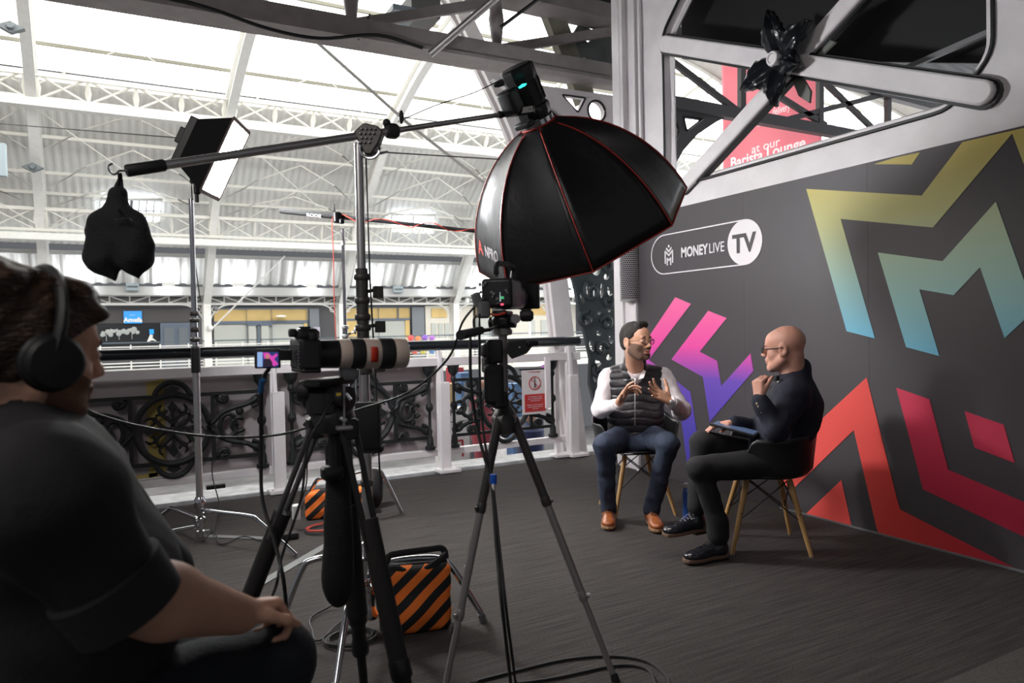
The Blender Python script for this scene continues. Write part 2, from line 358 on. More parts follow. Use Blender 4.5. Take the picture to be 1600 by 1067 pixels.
deco('red_arrow', [(1354.5, 589.5), (1402, 780), (1407, 796), (1583.6, 886), (1478, 860), (1374, 834), (1370, 824), (1334.5, 672), (1236, 767), (1224, 752), (1222, 712)], RD)
deco('red_triangle', [(1314.9, 750), (1330.7, 821), (1259.3, 803)], RD)
deco('crimson_chevron', [(1400.8, 605.6), (1452.7, 623.7), (1482, 733.7), (1640, 801), (1640, 857), (1442.9, 764.6)], CR)
deco('crimson_diamond', [(1507.6, 642.2), (1568.8, 663.6), (1586, 723.2), (1523.2, 699)], CR)
# logo: pill outline, mark, lettering, disc
lw = mat('white_print', (0.80, 0.76, 0.78), 0.5); X1 = WX-.0625
UY, UZ = V((0, -1, 0)), V((0, 0, 1))
yl, yr, zc, hr = 4.56, 3.685, 1.872, .165
pts = [V((X1, yl, zc))+UY*math.cos(t)*hr+UZ*math.sin(t)*hr for t in [math.pi/2+math.pi*k/16 for k in range(17)]]+[V((X1, yr, zc))+UY*math.cos(t)*hr+UZ*math.sin(t)*hr for t in [-math.pi/2+math.pi*k/16 for k in range(17)]]
cc_ = sum(pts, V((0, 0, 0)))/len(pts); il = [V((X1, yl, zc))+UY*math.cos(t)*(hr-.009)+UZ*math.sin(t)*(hr-.009) for t in [math.pi/2+math.pi*k/16 for k in range(17)]]+[V((X1, yr, zc))+UY*math.cos(t)*(hr-.009)+UZ*math.sin(t)*(hr-.009) for t in [-math.pi/2+math.pi*k/16 for k in range(17)]]
m = MB(); m.plate([p+V((.001, 0, 0)) for p in pts], [[p+V((.001, 0, 0)) for p in il]], (-.004, 0, 0)); m.build('logo_outline', lw, bd, smooth=0)
m = MB(); m.lathe((X1+.001, yr, zc), NX, [(0, hr), (.002, hr)], 40); m.build('logo_disc', lw, bd, smooth=0)
text('logo_text', 'TV', .185, (X1-.001, yr+.112, zc-.068), UY, UZ, bgm, bd, bold=.006, off=.003, fit=.225)
text('logo_text', 'MONEY', .108, (X1, 4.355, zc-.043), UY, UZ, lw, bd, bold=.0035, fit=.30)
text('logo_text', 'LIVE', .108, (X1, 4.045, zc-.043), UY, UZ, lw, bd, fit=.155)
m = MB(); c0 = V((X1, 4.50, zc-.005))
def mk(pl, w=.014):
    for (a, b_), (c, d_) in zip(pl, pl[1:]):
        p, q = c0+UY*a+UZ*b_, c0+UY*c+UZ*d_; dr = (q-p).normalized(); n = dr.cross(NX)*w/2
        m.prism([p-n-dr*.003, q-n+dr*.003, q+n+dr*.003, p+n-dr*.003], (-.002, 0, 0))
mk([(-.045, -.07), (-.045, .03), (0, -.008), (.045, .03), (.045, -.07)]); mk([(-.021, -.085), (-.021, -.03), (0, -.048), (.021, -.03), (.021, -.085)]); mk([(-.03, .052), (0, .024), (.03, .052)]); m.prism([c0+UZ*.055, c0+UY*.013+UZ*.068, c0+UZ*.081, c0-UY*.013+UZ*.068], (-.002, 0, 0))
m.build('logo_mark', lw, bd, smooth=0)

# ------------------------------------------------------------------ railing: cast-iron panels, white frame, black handrail
rl = thing('balcony_railing', 'white balcony railing with black cast iron scroll panels and thick black handrail', 'railing', (1, RY, 0))
POST = [-2.1, -0.52, 1.02, 2.47, 3.86]
m = MB(); m.bar((-4, RY, .995), (WX, RY, .995), .11, .075); m.build('top_rail', white_iron, rl, bevel=.006)
m = MB(); m.bar((-4, RY+.02, .165), (WX, RY+.02, .165), .06, .06); m.build('bottom_rail', white_iron, rl, bevel=.005)
m = MB(); m.cyl((-4, RY-.02, 1.145), (WX, RY-.02, 1.145), .047, n=18); m.build('handrail', mat('black_handrail', (0.012, 0.016, 0.02), .25, coat=.3), rl)
for px in POST[1:]:
    m = MB(); m.box((px, RY-.07, .41), (.095, .06, .80)); m.bar((px-.02, RY-.05, .8), (px-.03, RY-.03, 1.1), .075, .035); m.box((px, RY-.12, .02), (.20, .16, .03)); m.box((px-.03, RY-.03, .62), (.05, .04, .96))
    for q in (-.07, .07): m.cyl((px+q, RY-.17, .03), (px+q, RY-.17, .05), .012, n=6)
    m.build('post', white_iron, rl, bevel=.005)
m = MB(); m.box((3.72, RY+.02, .56), (.045, .05, 1.1)); m.box((3.72, RY-.06, .02), (.2, .16, .02)); m.box((3.55, RY-.1, .75), (.05, .035, .5)); m.build('post', white_iron, rl)
bk = mat('mauve_grey_board', (0.36, 0.32, 0.33), .6, var=.06, vscale=3)
for a, c in ((-2.0, -.6), (-.44, .95), (1.09, 2.40)):
    m = MB(); m.box(((a+c)/2, RY+.075, .575), (c-a+.1, .012, .76)); m.build('backing_board', bk, rl)
ys_ = mat('dull_yellow_sticker', (0.42, 0.33, 0.10), .7)
m = MB(); m.prism([(.08, RY+.066, .93), (.2, RY+.066, .955), (.2, RY+.066, .22), (.08, RY+.066, .2)], (0, -.002, 0)); m.prism([(-.12, RY+.066, .225), (.14, RY+.066, .235), (.14, RY+.066, .2), (-.12, RY+.066, .2)], (0, -.002, 0)); m.build('yellow_sticker', ys_, rl)
EX, EZ = V((1, 0, 0)), V((0, 0, 1))
def spiral(c, r, a0, turns, k=1, n=26, end=.25):
    return [V(c)+EX*math.cos(a0+k*turns*2*math.pi*i/n)*r*(1-(1-end)*i/n)+EZ*math.sin(a0+k*turns*2*math.pi*i/n)*r*(1-(1-end)*i/n) for i in range(n+1)]
class MBK(MB):
    def tube(s, pts, r, n=8, closed=False, w=None): return MB.tube(s, pts, [q*1.32 for q in r] if isinstance(r, list) else r*1.32, n, closed, w)
def scroll_panel(x0, x1, full=True):
    """one bay of black cast iron: baluster posts, centre rosette in a ring, scrolls both sides"""
    cx = (x0+x1)/2; zc = .565; m = MBK(); yy = RY-.01; h = .30; Wd = (x1-x0)/2
    def pt(dx, dz, dy=0): return V((cx+dx, yy+dy, zc+dz))
    for s in (-1, 1):   # balusters
        xx = x0+.035 if s < 0 else x1-.035
        m.lathe((xx, yy, .2), (0, 0, 1), [(0, .05), (.03, .05), (.035, .035), (.1, .03), (.13, .018), (.17, .026), (.19, .016), (.34, .014), (.37, .036), (.40, .036), (.43, .014), (.60, .015), (.62, .028), (.64, .028), (.66, .02), (.70, .05), (.73, .055), (.755, .06)], 8)
    m.bar(pt(-Wd+.03, .255), pt(Wd-.03, .255), .022, .028); m.bar(pt(-Wd+.03, -.255), pt(Wd-.03, -.255), .022, .028)
    ring = [pt(math.cos(t)*.255, math.sin(t)*.262) for t in [2*math.pi*k/40 for k in range(40)]]; m.tube(ring, .020, 6, closed=True)
    ring = [pt(math.cos(t)*.175, math.sin(t)*.185) for t in [2*math.pi*k/32 for k in range(32)]]
    for q in (-1, 1):
        m.tube([pt(math.cos(t)*.125, q*(.235+math.sin(t)*.125)) for t in [math.pi*k/16 for k in range(17)]], .017, 6)
        m.prism([pt(-.03, q*.27), pt(-.05, q*.31), pt(0, q*.335), pt(.05, q*.31), pt(.03, q*.27)], (0, .015, 0))
    for k in range(4):   # four petals loops of the rosette
        a = math.pi/4+k*math.pi/2; lp = []
        for i in range(18):
            t = 2*math.pi*i/18; u, w = .085+.075*math.cos(t), .035*math.sin(t); lp.append(pt(u*math.cos(a)-w*math.sin(a), u*math.sin(a)+w*math.cos(a)))
        m.tube(lp, .010, 5, closed=True)
        a = k*math.pi/2; e = .215
        for w0, w1 in ((.012, .03),):
            dx, dz = math.cos(a), math.sin(a); nx, nz = -dz, dx
            m.prism([pt(dx*.01+nx*w0, dz*.01+nz*w0), pt(dx*.12+nx*.012, dz*.12+nz*.012), pt(dx*.17+nx*.036, dz*.17+nz*.036), pt(dx*e, dz*e), pt(dx*.17-nx*.036, dz*.17-nz*.036), pt(dx*.12-nx*.012, dz*.12-nz*.012), pt(dx*.01-nx*w0, dz*.01-nz*w0)], (0, .02, 0))
        for sg in (-1, 1):
            sp = [pt(dx*.15+nx*sg*.06+math.cos(t+a)*rr, dz*.15+nz*sg*.06+math.sin(t+a)*rr) for t, rr in [(sg*(.4+i*.5), .042-.003*i) for i in range(10)]]; m.tube(sp, .009, 5)
    m.sph(pt(0, 0), .03, 10, 6, sc=(1, .6, 1))
    for s in (-1, 1):    # side scrolls
        def S(dx, dz): return pt(s*dx, dz)
        L = Wd-.06
        for q in (-1, 1):
            m.tube(bez([S(L, q*.23), S(L-.03, q*.19), S(L-.10, q*.155), S(L-.20, q*.13), S(L-.27, q*.10), S(.30, q*.05), S(.27, q*.02)], 4), [.012, .016, .02, .024, .024, .02, .018, .016, .016, .016, .016, .016, .016, .016, .016, .016, .016, .016, .016, .016, .016, .016, .016, .016, .014], 6)
            m.tube(bez([S(.31, q*.245), S(.33, q*.2), S(.375, q*.19), S(.385, q*.225), S(.35, q*.235)], 4), .016, 6)
            m.sph(S(.365, q*.21), .024, 8, 6)
            m.tube(bez([S(L-.02, q*.20), S(L-.005, q*.16), S(L-.05, q*.135)], 3), .014, 5)
            m.sph(S(L-.14, q*.105), .032, 8, 6, sc=(1, .6, 1)); m.sph(S(L-.17, q*.05), .020, 8, 6, sc=(1, .6, 1))
        m.tube([S(.395+math.cos(t)*.055*1.1, math.sin(t)*.09) for t in [2*math.pi*k/20 for k in range(20)]], .015, 6, closed=True)
        m.tube([S(.47+math.cos(t)*.05, math.sin(t)*.055) for t in [.7+4.9*k/16 for k in range(17)]], .014, 6)
        m.bar(S(.285, .25), S(.285, -.25), .018, .03)
    return m.build('iron_panel', black_iron, rl, smooth=50)
for a, c in ((-1.98, -.62), (-.43, .935), (1.10, 2.385), (2.555, 3.69)): scroll_panel(a, c)
# sign hung on the railing
sg = thing('safety_sign', 'white and red no climbing safety sign hung on the open railing bay', 'sign', rp(836, 612, RY-.075))
A_, B_ = rp(815, 579, RY-.075), rp(855.5, 645, RY-.075); sx0, sx1, sz1, sz0 = A_.x, B_.x, A_.z, B_.z
m = MB(); m.box(((sx0+sx1)/2, RY-.075, (sz0+sz1)/2), (sx1-sx0, .006, sz1-sz0)); m.build('sign_board', mat('sign_white', (.72, .68, .68), .4), sg, smooth=0)
sr = mat('sign_red', (0.5, 0.03, 0.03), .4); scx = (sx0+sx1)/2; H = sz1-sz0
m = MB(); m.box((scx, RY-.079, sz0+H*.255), ((sx1-sx0)*.82, .002, H*.40)); m.build('red_field', sr, sg, smooth=0)
m = MB(); cz = sz0+H*.70; m.tube(arc((scx, RY-.08, cz), .062, 0, 2*math.pi, 28, EX, EZ)[:-1], .005, 6, closed=True); m.bar((scx-.043, RY-.081, cz+.043), (scx+.043, RY-.081, cz-.043), .004, .009, (0, -1, 0)); m.build('prohibition_ring', sr, sg)
m = MB(); m.bar((scx, RY-.079, cz+.05), (scx-.004, RY-.079, cz-.01), .004, .012, (0, -1, 0)); m.bar((scx, RY-.079, cz), (scx+.012, RY-.079, cz-.045), .004, .008, (0, -1, 0)); m.bar((scx-.002, RY-.079, cz), (scx-.008, RY-.079, cz-.05), .004, .008, (0, -1, 0)); m.build('figure', blackp, sg)
text('sign_text', 'For your safety', .022, (scx, RY-.0785, sz1-.024), EX, EZ, sr, sg, align='CENTER', fit=.12)
for i, l in enumerate(('It is dangerous to climb', 'upon or straddle any part', 'of the balustrade')): text('sign_text', l, .0155, (scx, RY-.0805, sz0+H*.385-i*.019), EX, EZ, lw, sg, align='CENTER')
for i, l in enumerate(('Children must be kept under', 'proper control at all times', 'Thank you')): text('sign_text', l, .0155, (scx, RY-.0805, sz0+H*.20-i*.019), EX, EZ, lw, sg, align='CENTER')
m = MB(); m.bar((sx0-.02, RY-.068, sz1+.008), (sx1+.02, RY-.068, sz1+.008), .012, .016); m.build('hanging_rod', blackp, sg)
# blue strap bits on the rails
m = MB(); c = P(634, 542, 1, RY-.08); m.rbox(c, (.07, .03, .045), .006); tag(m.build('wristband_roll', mat('pale_blue_tag', (.25, .38, .62), .5)), 'pale blue tag looped round the black handrail', 'tag')
m = MB(); m.cyl(c+V((-.02, .05, 0)), c+V((.025, .05, 0)), .054, n=16); 
tag(m.build('rail_clamp', rubber), 'black rubber band wrapped round the handrail beside the blue tag', 'band')
# ------------------------------------------------------------------ lattice girder above the railing
gt = thing('lattice_girder', 'grey white lattice girder spanning above the railing under the dark ceiling', 'girder', (1, RY, 3.7))
gz = lambda x: 3.80+.012*x
gm = mat('grey_cream_paint', (0.33, 0.30, 0.29), .5, var=.1)  # darker, greyer cream than the white ironwork
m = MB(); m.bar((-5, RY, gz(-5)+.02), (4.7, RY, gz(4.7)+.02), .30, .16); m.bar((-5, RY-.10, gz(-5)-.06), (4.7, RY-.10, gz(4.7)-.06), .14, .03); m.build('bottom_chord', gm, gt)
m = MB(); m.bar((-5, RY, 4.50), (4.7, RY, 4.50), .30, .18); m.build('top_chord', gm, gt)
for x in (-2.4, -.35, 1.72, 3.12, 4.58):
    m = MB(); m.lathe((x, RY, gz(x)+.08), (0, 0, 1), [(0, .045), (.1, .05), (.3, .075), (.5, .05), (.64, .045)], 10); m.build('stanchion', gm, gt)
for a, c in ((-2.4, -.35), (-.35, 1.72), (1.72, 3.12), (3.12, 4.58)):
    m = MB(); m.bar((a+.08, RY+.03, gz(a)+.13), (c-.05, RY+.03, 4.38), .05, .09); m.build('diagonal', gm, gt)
# curved spandrel bracket in the corner with ring and triangle openings
sp = thing('spandrel_bracket', 'white curved iron bracket with ring and triangle openings between girder and column', 'bracket', (4.3, RY, 3.3))
def rq(pts, y=RY+.02): return [rp(u, v, y) for u, v in pts]
outer = rq([(770, 122), (965, 150), (973, 330)])+rq([(935, 262), (905, 222), (880, 192), (855, 170), (835, 158), (800, 142)])
ring = [rp(934, 173)+EX*math.cos(t)*.108+EZ*math.sin(t)*.108 for t in [2*math.pi*k/24 for k in range(24)]]
for p in ring: p.y = RY+.02
tri_ = roundpoly(rq([(878, 148), (915, 153), (903, 176)]), .02)
m = MB(); m.plate(outer, [ring, tri_], (0, .08, 0)); m.build('bracket_plate', white_iron, sp, bevel=.004, smooth=30)
m = MB(); m.tube(ring, .012, 6, closed=True); m.tube(tri_, .009, 6, closed=True); m.tube(bez(rq([(973, 330), (935, 262), (905, 222), (880, 192), (855, 170), (835, 158)], RY+.01), 4), .014, 6); m.build('black_edging', dark_edge, sp)
m = MB(); m.bar((4.60, RY-.06, 0), (4.60, RY-.06, 4.5), .1, .1); m.box((4.5, RY-.2, 2.2), (.05, .3, 4.4)); struct(m.build('column_corner', white_iron))
# sloping rib foot, and pierced black scrollwork between rib and column
# ================================================================== THE HALL
def ribx(X0, y): return X0-1.41*(y-6)/24
FARP = [(30, 0), (30, 2.55), (28.6, 4.4), (27.4, 6.1), (25.8, 7.2), (24.2, 8.5), (23.2, 9.0), (21.5, 9.75), (20, 10.2), (18, 10.5)]
NEARP = [(16, 10.3), (14, 9.5), (12, 8.3), (10.2, 6.9), (8.6, 5.7), (7.7, 4.5), (7.0, 3.5), (6.6, 2.64), (6.3, 1.77), (6.02, 0)]
prof = [V((0, y, z)) for y, z in FARP+NEARP]
sm = bez(prof[1:-1], 3); sm = [prof[0]]+sm+[prof[-1]]
def nrm(i):
    a = sm[max(i-1, 0)]; c = sm[min(i+1, len(sm)-1)]; d = (c-a).normalized(); return V((0, d.z, -d.y))*-1   # outwards
ribm = hall_white
def rib(X0, depth=.42, w=.34, far=True, near=True, name='roof_rib', lab='', grp='white arched ribs of the hall roof', mt=None):
    n = len(sm); mid = next(i for i, p in enumerate(sm) if p.y < 17.9); r = range(0 if far else mid, n if near else mid+1)
    t = thing(name, lab, 'roof rib', (ribx(X0, 30), 30, 0), grp)
    for nm, off, ww, th in (('inner_flange', 0, w, .05), ('web', depth/2, .05, depth), ('outer_flange', depth, w*.8, .05)):
        m = MB(); vs = []
        for i in r:
            p = sm[i]; q = nrm(i); x = ribx(X0, p.y)
            for a, b_ in ((-1, -1), (1, -1), (1, 1), (-1, 1)):
                vs.append((x+a*ww/2, p.y+q.y*(off+b_*th/2), p.z+q.z*(off+b_*th/2)))
        k = len(vs)//4; fs = [(l*4+i, l*4+(i+1) % 4, (l+1)*4+(i+1) % 4, (l+1)*4+i) for l in range(k-1) for i in range(4)]+[(0, 1, 2, 3), (4*k-4, 4*k-3, 4*k-2, 4*k-1)]
        m.add(vs, fs); m.build(nm, mt or ribm, t, smooth=30)
    return t
RX = [-6.53, -1.28, 3.97, 9.22, 14.47, 19.72, 24.97]
for x, l in zip(RX, ('', 'white arched roof rib leftmost, behind the seated camera operator', 'white arched roof rib rising behind the light stand with the square lamp', 'white arched roof rib rising behind the microphone boom and boom pivot', 'white arched roof rib passing beside the left edge of the octagonal softbox', 'white arched roof rib half hidden behind the cinema camera', 'white arched roof rib farthest right, hidden mostly by the softbox')):
    if l: rib(x, lab=l, near=(x > 9))
# nearest half arch: broad white rib foot standing on the deck edge
t = rib(3.97, depth=.14, w=.22, far=False, name='roof_rib', lab='broad white rib foot standing at the railing end beside the black scrollwork', mt=white_iron)
# small grey fixtures on the ribs
fx = mat('fixture_grey', (.12, .14, .15), .5)
for u, v, l in ((52, 263, 'lower'), (18, 46, 'upper'), (357, 98, 'upper')):
    X0 = -1.28 if u < 200 else 3.97; p = P(u, v, 0, ribx(X0, 25.5 if v > 200 else 22.5)-.1); m = MB(); m.prism([p+V((-.28, 0, 0)), p+V((0, 0, .14)), p+V((.28, 0, 0)), p+V((0, 0, -.14))], (0, -.2, 0)); m.lathe(p+V((0, -.2, 0)), (0, -1, 0), [(0, .1), (.1, .07)], 8)
    tag(m.build('spot_fixture', fx, smooth=0), '%s dark grey spot fixture on the %s roof rib' % (l, 'leftmost' if u < 200 else 'second'), 'light fixture')
# corrugated vault, open over the glazed band
corr = mat('corrugated_sheet', (0.66, 0.66, 0.64), .55, var=.03)
def corr_sheet(name, y0z0, y1z1, xa, xb, pitch=.32, amp=.045, off=.5, nsub=1, mt=corr):
    a, c = V((0, *y0z0)), V((0, *y1z1)); d = (c-a).normalized(); q = V((0, -d.z, d.y)); q = q if q.z > 0 or q.y > 0 else -q
    if q.y < 0 and y0z0[0] > 18: q = -q
    n = int((xb-xa)/(pitch/4)); vs = []; fs = []
    for i in range(n+1):
        x = xa+(xb-xa)*i/n; k = (0, 1, 1, 0)[i % 4]*amp
        vs += [V((x, 0, 0))+a+q*(off+k), V((x, 0, 0))+c+q*(off+k)]
    fs = [(2*i, 2*i+1, 2*i+3, 2*i+2) for i in range(n)]
    m = MB(); m.add(vs, fs); return struct(m.build(name, mt, smooth=0))
XA, XB = -14, 34
secs = [((29.6, 3.1), (28.86, 4.1)), ((28.75, 4.3), (28.0, 5.3)), ((28.0, 5.3), (27.1, 6.35)), ((27.1, 6.35), (25.8, 7.25)), ((25.8, 7.25), (24.35, 8.45))]
for i, (a, c) in enumerate(secs): corr_sheet('ceiling_vault', a, c, XA, XB, pitch=.40 if i == 0 else .24, amp=.08 if i == 0 else .022, off=.45 if i else .25)
# near side of the vault
for a, c in (((12.0, 8.6), (10.2, 7.3)), ((10.2, 7.3), (8.6, 6.0)), ((8.6, 6.0), (7.6, 4.9))):
    a_, c_ = V((0, *a)), V((0, *c)); m = MB(); n = 160; vs = []
    for i in range(n+1):
        x = -8+36*i/n; k = (0, .04, .04, 0)[i % 4]; vs += [(x, a[0]-.35, a[1]+.35+k), (x, c[0]-.35, c[1]+.35+k)]
    m.add(vs, [(2*i, 2*i+1, 2*i+3, 2*i+2) for i in range(n)]); struct(m.build('ceiling_vault', corr, smooth=0))
# glazed roof band: frosted daylit panes between purlins
gl = mat('daylit_frosted_glazing', (.8, .8, .8), .6, emit=(1.0, 0.985, .94), es=SKYLIGHT)
def zf(y): return float(np.interp(y, [12, 14, 16, 18, 20, 21.5, 23.2, 24.2], [8.6, 9.6, 10.4, 10.5, 10.2, 9.75, 9.0, 8.5]))
wn = 1
for a, c in ((24.35, 22.9), (22.9, 21.2), (21.2, 19.5), (19.5, 18.0), (18, 16), (16, 14), (14, 12)):
    m = MB(); m.prism([(XA, a, zf(a)+.55), (XB, a, zf(a)+.55), (XB, c, zf(c)+.55), (XA, c, zf(c)+.55)], (0, 0, .03)); struct(m.build('window_%d' % wn, gl, smooth=0)); wn += 1
# bright low windows and strip lights behind the translucent lower sheets
wb = mat('daylit_window', (.8, .8, .8), .4, emit=(.86, .92, 1.0), es=3.2)
def vaultpt(u, v, off=.42):
    d = ray(u, v)
    for t in np.arange(8, 45, .02):
        p = _C+d*t; zz = np.interp(p[1], [18, 20, 21.5, 23.2, 24.2, 25.8, 27.4, 28.6, 30], [10.5, 10.2, 9.75, 9, 8.5, 7.2, 6.1, 4.4, 2.55])+off*.6
        if p[1] > 15 and (p[2] >= zz or p[1] > 30+off*.5): return V(p)
    return V(p)
for (u0, v0, u1, v1) in ((157, 310, 250, 346), (612, 334, 676, 364)):
    a, b_, c, d_ = vaultpt(u0, v0), vaultpt(u1+3, v0+2), vaultpt(u1, v1), vaultpt(u0-2, v1-3); nn = (b_-a).cross(d_-a).normalized(); nn = nn if nn.y < 0 else -nn
    t = thing('roof_window', 'bright roof window %s' % ('behind the hanging black weight bag' if u0 < 300 else 'with glazing bars behind the microphone pole'), 'window', a)
    m = MB(); m.prism([a, b_, c, d_], nn*.03); m.build('pane', wb, t, smooth=0); m = MB(); m.tube([p+nn*.05 for p in (a, b_, c, d_)], .07, 4, closed=True); m.build('window_frame', hall_white, t)
    m = MB()
    for k in range(1, 8): m.bar(a.lerp(b_, k/8)+nn*.05, d_.lerp(c, k/8)+nn*.05, .035 if k != 4 else .10, .03)
    m.bar(a.lerp(d_, .5)+nn*.05, b_.lerp(c, .5)+nn*.05, .08, .03); m.build('glazing_bars', greyp if u0 < 300 else hall_white, t)
# purlins, crown girder, lattice girders running along the hall
def at(y, z): return lambda x: V((x, y, z))
pur = mat('purlin_white', (.70, .69, .64), .5)
k = 0
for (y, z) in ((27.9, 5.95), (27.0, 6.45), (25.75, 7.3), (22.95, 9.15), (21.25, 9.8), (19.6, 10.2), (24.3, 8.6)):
    m = MB(); pm2 = mat('shaded_purlin', (.16, .155, .12), .6) if y < 24 else pur; m.bar((XA, y, z+.15), (XB, y, z+.15), .07, .10); struct(m.build('trim_%d' % (4+k), pm2, smooth=0)); k += 1  # purlins under the glazing coloured darker, as backlit silhouettes
def lattice(y, z0, z1, tilt, lab, spans, xs, beam=None, cross=True, mt=pur, w=.09):
    t = thing('roof_girder', lab, 'girder', (5, y, z0), 'white lattice girders along the hall roof'); yo = tilt
    m = MB(); m.bar((XA, y, z0), (XB, y, z0), w*1.3, w*1.3); m.build('bottom_chord', mt, t, smooth=0); m = MB(); m.bar((XA, y+yo, z1), (XB, y+yo, z1), w*1.3, w*1.6); m.build('top_chord', mt, t, smooth=0)
    m = MB()
    for X0 in xs:
        xx0 = ribx(X0, y)+.15; L = 5.25-.3
        for s in range(spans):
            a, c = xx0+L*s/spans, xx0+L*(s+1)/spans
            m.bar((a, y, z0), (c, y+yo, z1), w*.7, w*.5)
            if cross: m.bar((a, y+yo, z1), (c, y, z0), w*.7, w*.5)
    m.build('web_bars', mt, t, smooth=0)
    for X0 in xs:
        for s in range(spans+1):
            a = ribx(X0, y)+.15+4.95*s/spans; m = MB(); m.lathe((a, y, z0), (0, yo, z1-z0), [(0, w*.5), ((z1-z0)*.2, w*.6), ((z1-z0)*.5, w*1.0), ((z1-z0)*.8, w*.6), (z1-z0, w*.5)], 6); m.build('web_post', mt, t)
    if beam: m = MB(); m.bar((XA, y-.1, beam), (XB, y-.1, beam), .35, .22); m.build('heavy_beam', hall_white, t, smooth=0)
lattice(24.2, 8.15, 8.75, -.35, 'white cross braced girder under the glazed roof band', 4, RX[:-1], beam=7.98)
lattice(27.75, 4.86, 5.5, -.3, 'white cross braced girder level with the low roof windows', 4, RX[:-1], beam=4.62, w=.07)
lattice(9.8, 7.15, 8.0, .4, 'white cross braced girder seen above the near lattice girder', 5, [-6.5, -1.28, 3.97, 9.2], beam=6.95)
# wind bracing rods
m = MB(); m2 = MB()
for X0 in RX[:-1]:
    x0, x1 = ribx(X0, 26)+.2, ribx(X0, 26)+5.05; xm = (x0+x1)/2
    for (ya, za, yb, zb) in ((27.6, 5.6, 26.9, 6.3), (26.9, 6.1, 25.7, 7.2), (25.6, 7.0, 24.6, 8.0)):
        for s in (0, 1):
            e = x0 if s == 0 else x1
            m.tube([(e, ya, za), ((e*.55+xm*.45), (ya+yb)/2, (za+zb)/2+.1), (xm, yb, zb+.05)], .028, 5)
    m2.cyl((x0, 24.5, 7.9), (x1, 27.6, 5.0), .018, n=5); m2.cyl((x1, 24.5, 7.9), (x0, 27.6, 5.0), .018, n=5); m2.cyl((x0, 24.4, 8.6), (x1, 20, 10.1), .015, n=5); m2.cyl((x1, 24.4, 8.6), (x0, 20, 10.1), .015, n=5)
tb = thing('wind_bracing', 'thin white curved struts and crossed rods between the roof ribs', 'bracing', (5, 26, 6)); m.build('struts', pur, tb); m2.build('rods', pur, tb)
m = MB()
m.cyl(rp(455, 30, 9), rp(640, 195, 9), .022, n=6); m.cyl(rp(640, 195, 9), rp(775, 300, 9), .022, n=6); tag(m.build('tie_rod', hall_white), 'long grey white tie rod slanting down behind the boom pivot', 'rod')
# gutter and beam over the far gallery
m = MB(); m.bar((XA, 29.7, 3.02), (XB, 29.7, 3.02), .5, .24); m.bar((XA, 29.45, 2.86), (XB, 29.45, 2.86), .12, .1); m.bar((XA, 28.85, 4.25), (XB, 28.85, 4.25), .14, .14); struct(m.build('trim_12', mat('gutter_grey', (.45, .45, .44), .5), smooth=0))
# lit strips: daylight battens at the foot of each bay throw light up the lower corrugated sheets
bl = mat('batten_lamp', (.9, .9, .9), .4, emit=(.93, .97, 1.0), es=230)
for X0 in RX[:-1]:
    xm = ribx(X0, 29)+2.6
    for dx in (-1.55, 1.25):
        t = thing('uplight', '%s floodlight on the gutter between the %s pair of far columns' % ('left' if dx < 0 else 'right', ('hidden leftmost', 'first visible', 'second visible', 'third visible', 'fourth visible', 'rightmost')[RX.index(X0)]), 'light', (xm+dx, 29.2, 3.2), 'floodlights on the gutter')
        m = MB(); m.box((xm+dx, 29.16, 3.22), (.42, .04, .14)); m.build('housing', hall_white, t, smooth=0)
        m = MB(); m.box((xm+dx, 29.30, 3.17), (.34, .08, .02)); m.build('lamp', bl, t, smooth=0)
lfx = thing('gutter_box', '', 'box', (0, 0, 0)); bpy.data.objects.remove(lfx)
for u, v, l in ((207, 448, 'small grey floodlight box on the gutter under the hanging bag'), (622, 452, 'small pale floodlight box on the gutter right of the boom stand column')):
    p = P(u, v, 1, 29.3); t = thing('floodlight_box', l, 'light', p); m = MB(); m.box(p, (.42, .15, .26)); m.build('case', mat('pale_blue_grey', (.35, .42, .46), .5), t, smooth=0); m = MB(); m.box(p+V((0, -.09, 0)), (.34, .03, .06)); m.build('bracket', fx, t)
# ------------------------------------------------------------------ far gallery
GY = 32.2
m = MB(); m.box((10, 31.5, -.18), (48, 3.2, .36)); struct(m.build('floor_gallery', mat('pale_gallery_floor', (.5, .5, .5), .6), smooth=0))
m = MB(); m.bar((XA, 29.85, -.09), (XB, 29.85, -.09), .1, .26); m.bar((XA, 29.9, -.42), (XB, 29.9, -.42), .1, .30); struct(m.build('trim_13', mat('cream_band', (.62, .62, .58), .5), smooth=0))
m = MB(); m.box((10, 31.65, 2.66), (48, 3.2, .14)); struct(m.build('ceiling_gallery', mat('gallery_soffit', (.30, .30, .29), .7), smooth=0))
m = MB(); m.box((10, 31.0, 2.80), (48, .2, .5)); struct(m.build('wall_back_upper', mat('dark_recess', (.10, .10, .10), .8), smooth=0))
m = MB(); m.box((10, GY+.2, 1.0), (48, .1, 3.2)); struct(m.build('wall_back', mat('far_wall_dark', (.07, .07, .08), .6), smooth=0))
# lattice fascia with verticals and diagonals
t = thing('gallery_fascia', 'white lattice fascia of single diagonals above the far gallery', 'fascia', (5, 29.9, 2.5)); m = MB()
m.bar((XA, 29.9, 2.50), (XB, 29.9, 2.50), .08, .09); m.bar((XA, 29.9, 2.82), (XB, 29.9, 2.82), .08, .06); m.build('chords', hall_white, t, smooth=0); m = MB()
for X0 in RX[:-1]:
    xc = ribx(X0, 30); n = 8
    for s in range(n+1):
        a = xc+5.25*s/n; m.bar((a, 29.9, 2.5), (a, 29.9, 2.82), .05, .05)
        if s < n:
            b_ = xc+5.25*(s+1)/n; up = s >= n/2
            m.bar((a, 29.9, 2.54 if up else 2.80), (b_, 29.9, 2.80 if up else 2.54), .04, .05)
m.build('lattice_bars', hall_white, t, smooth=0)
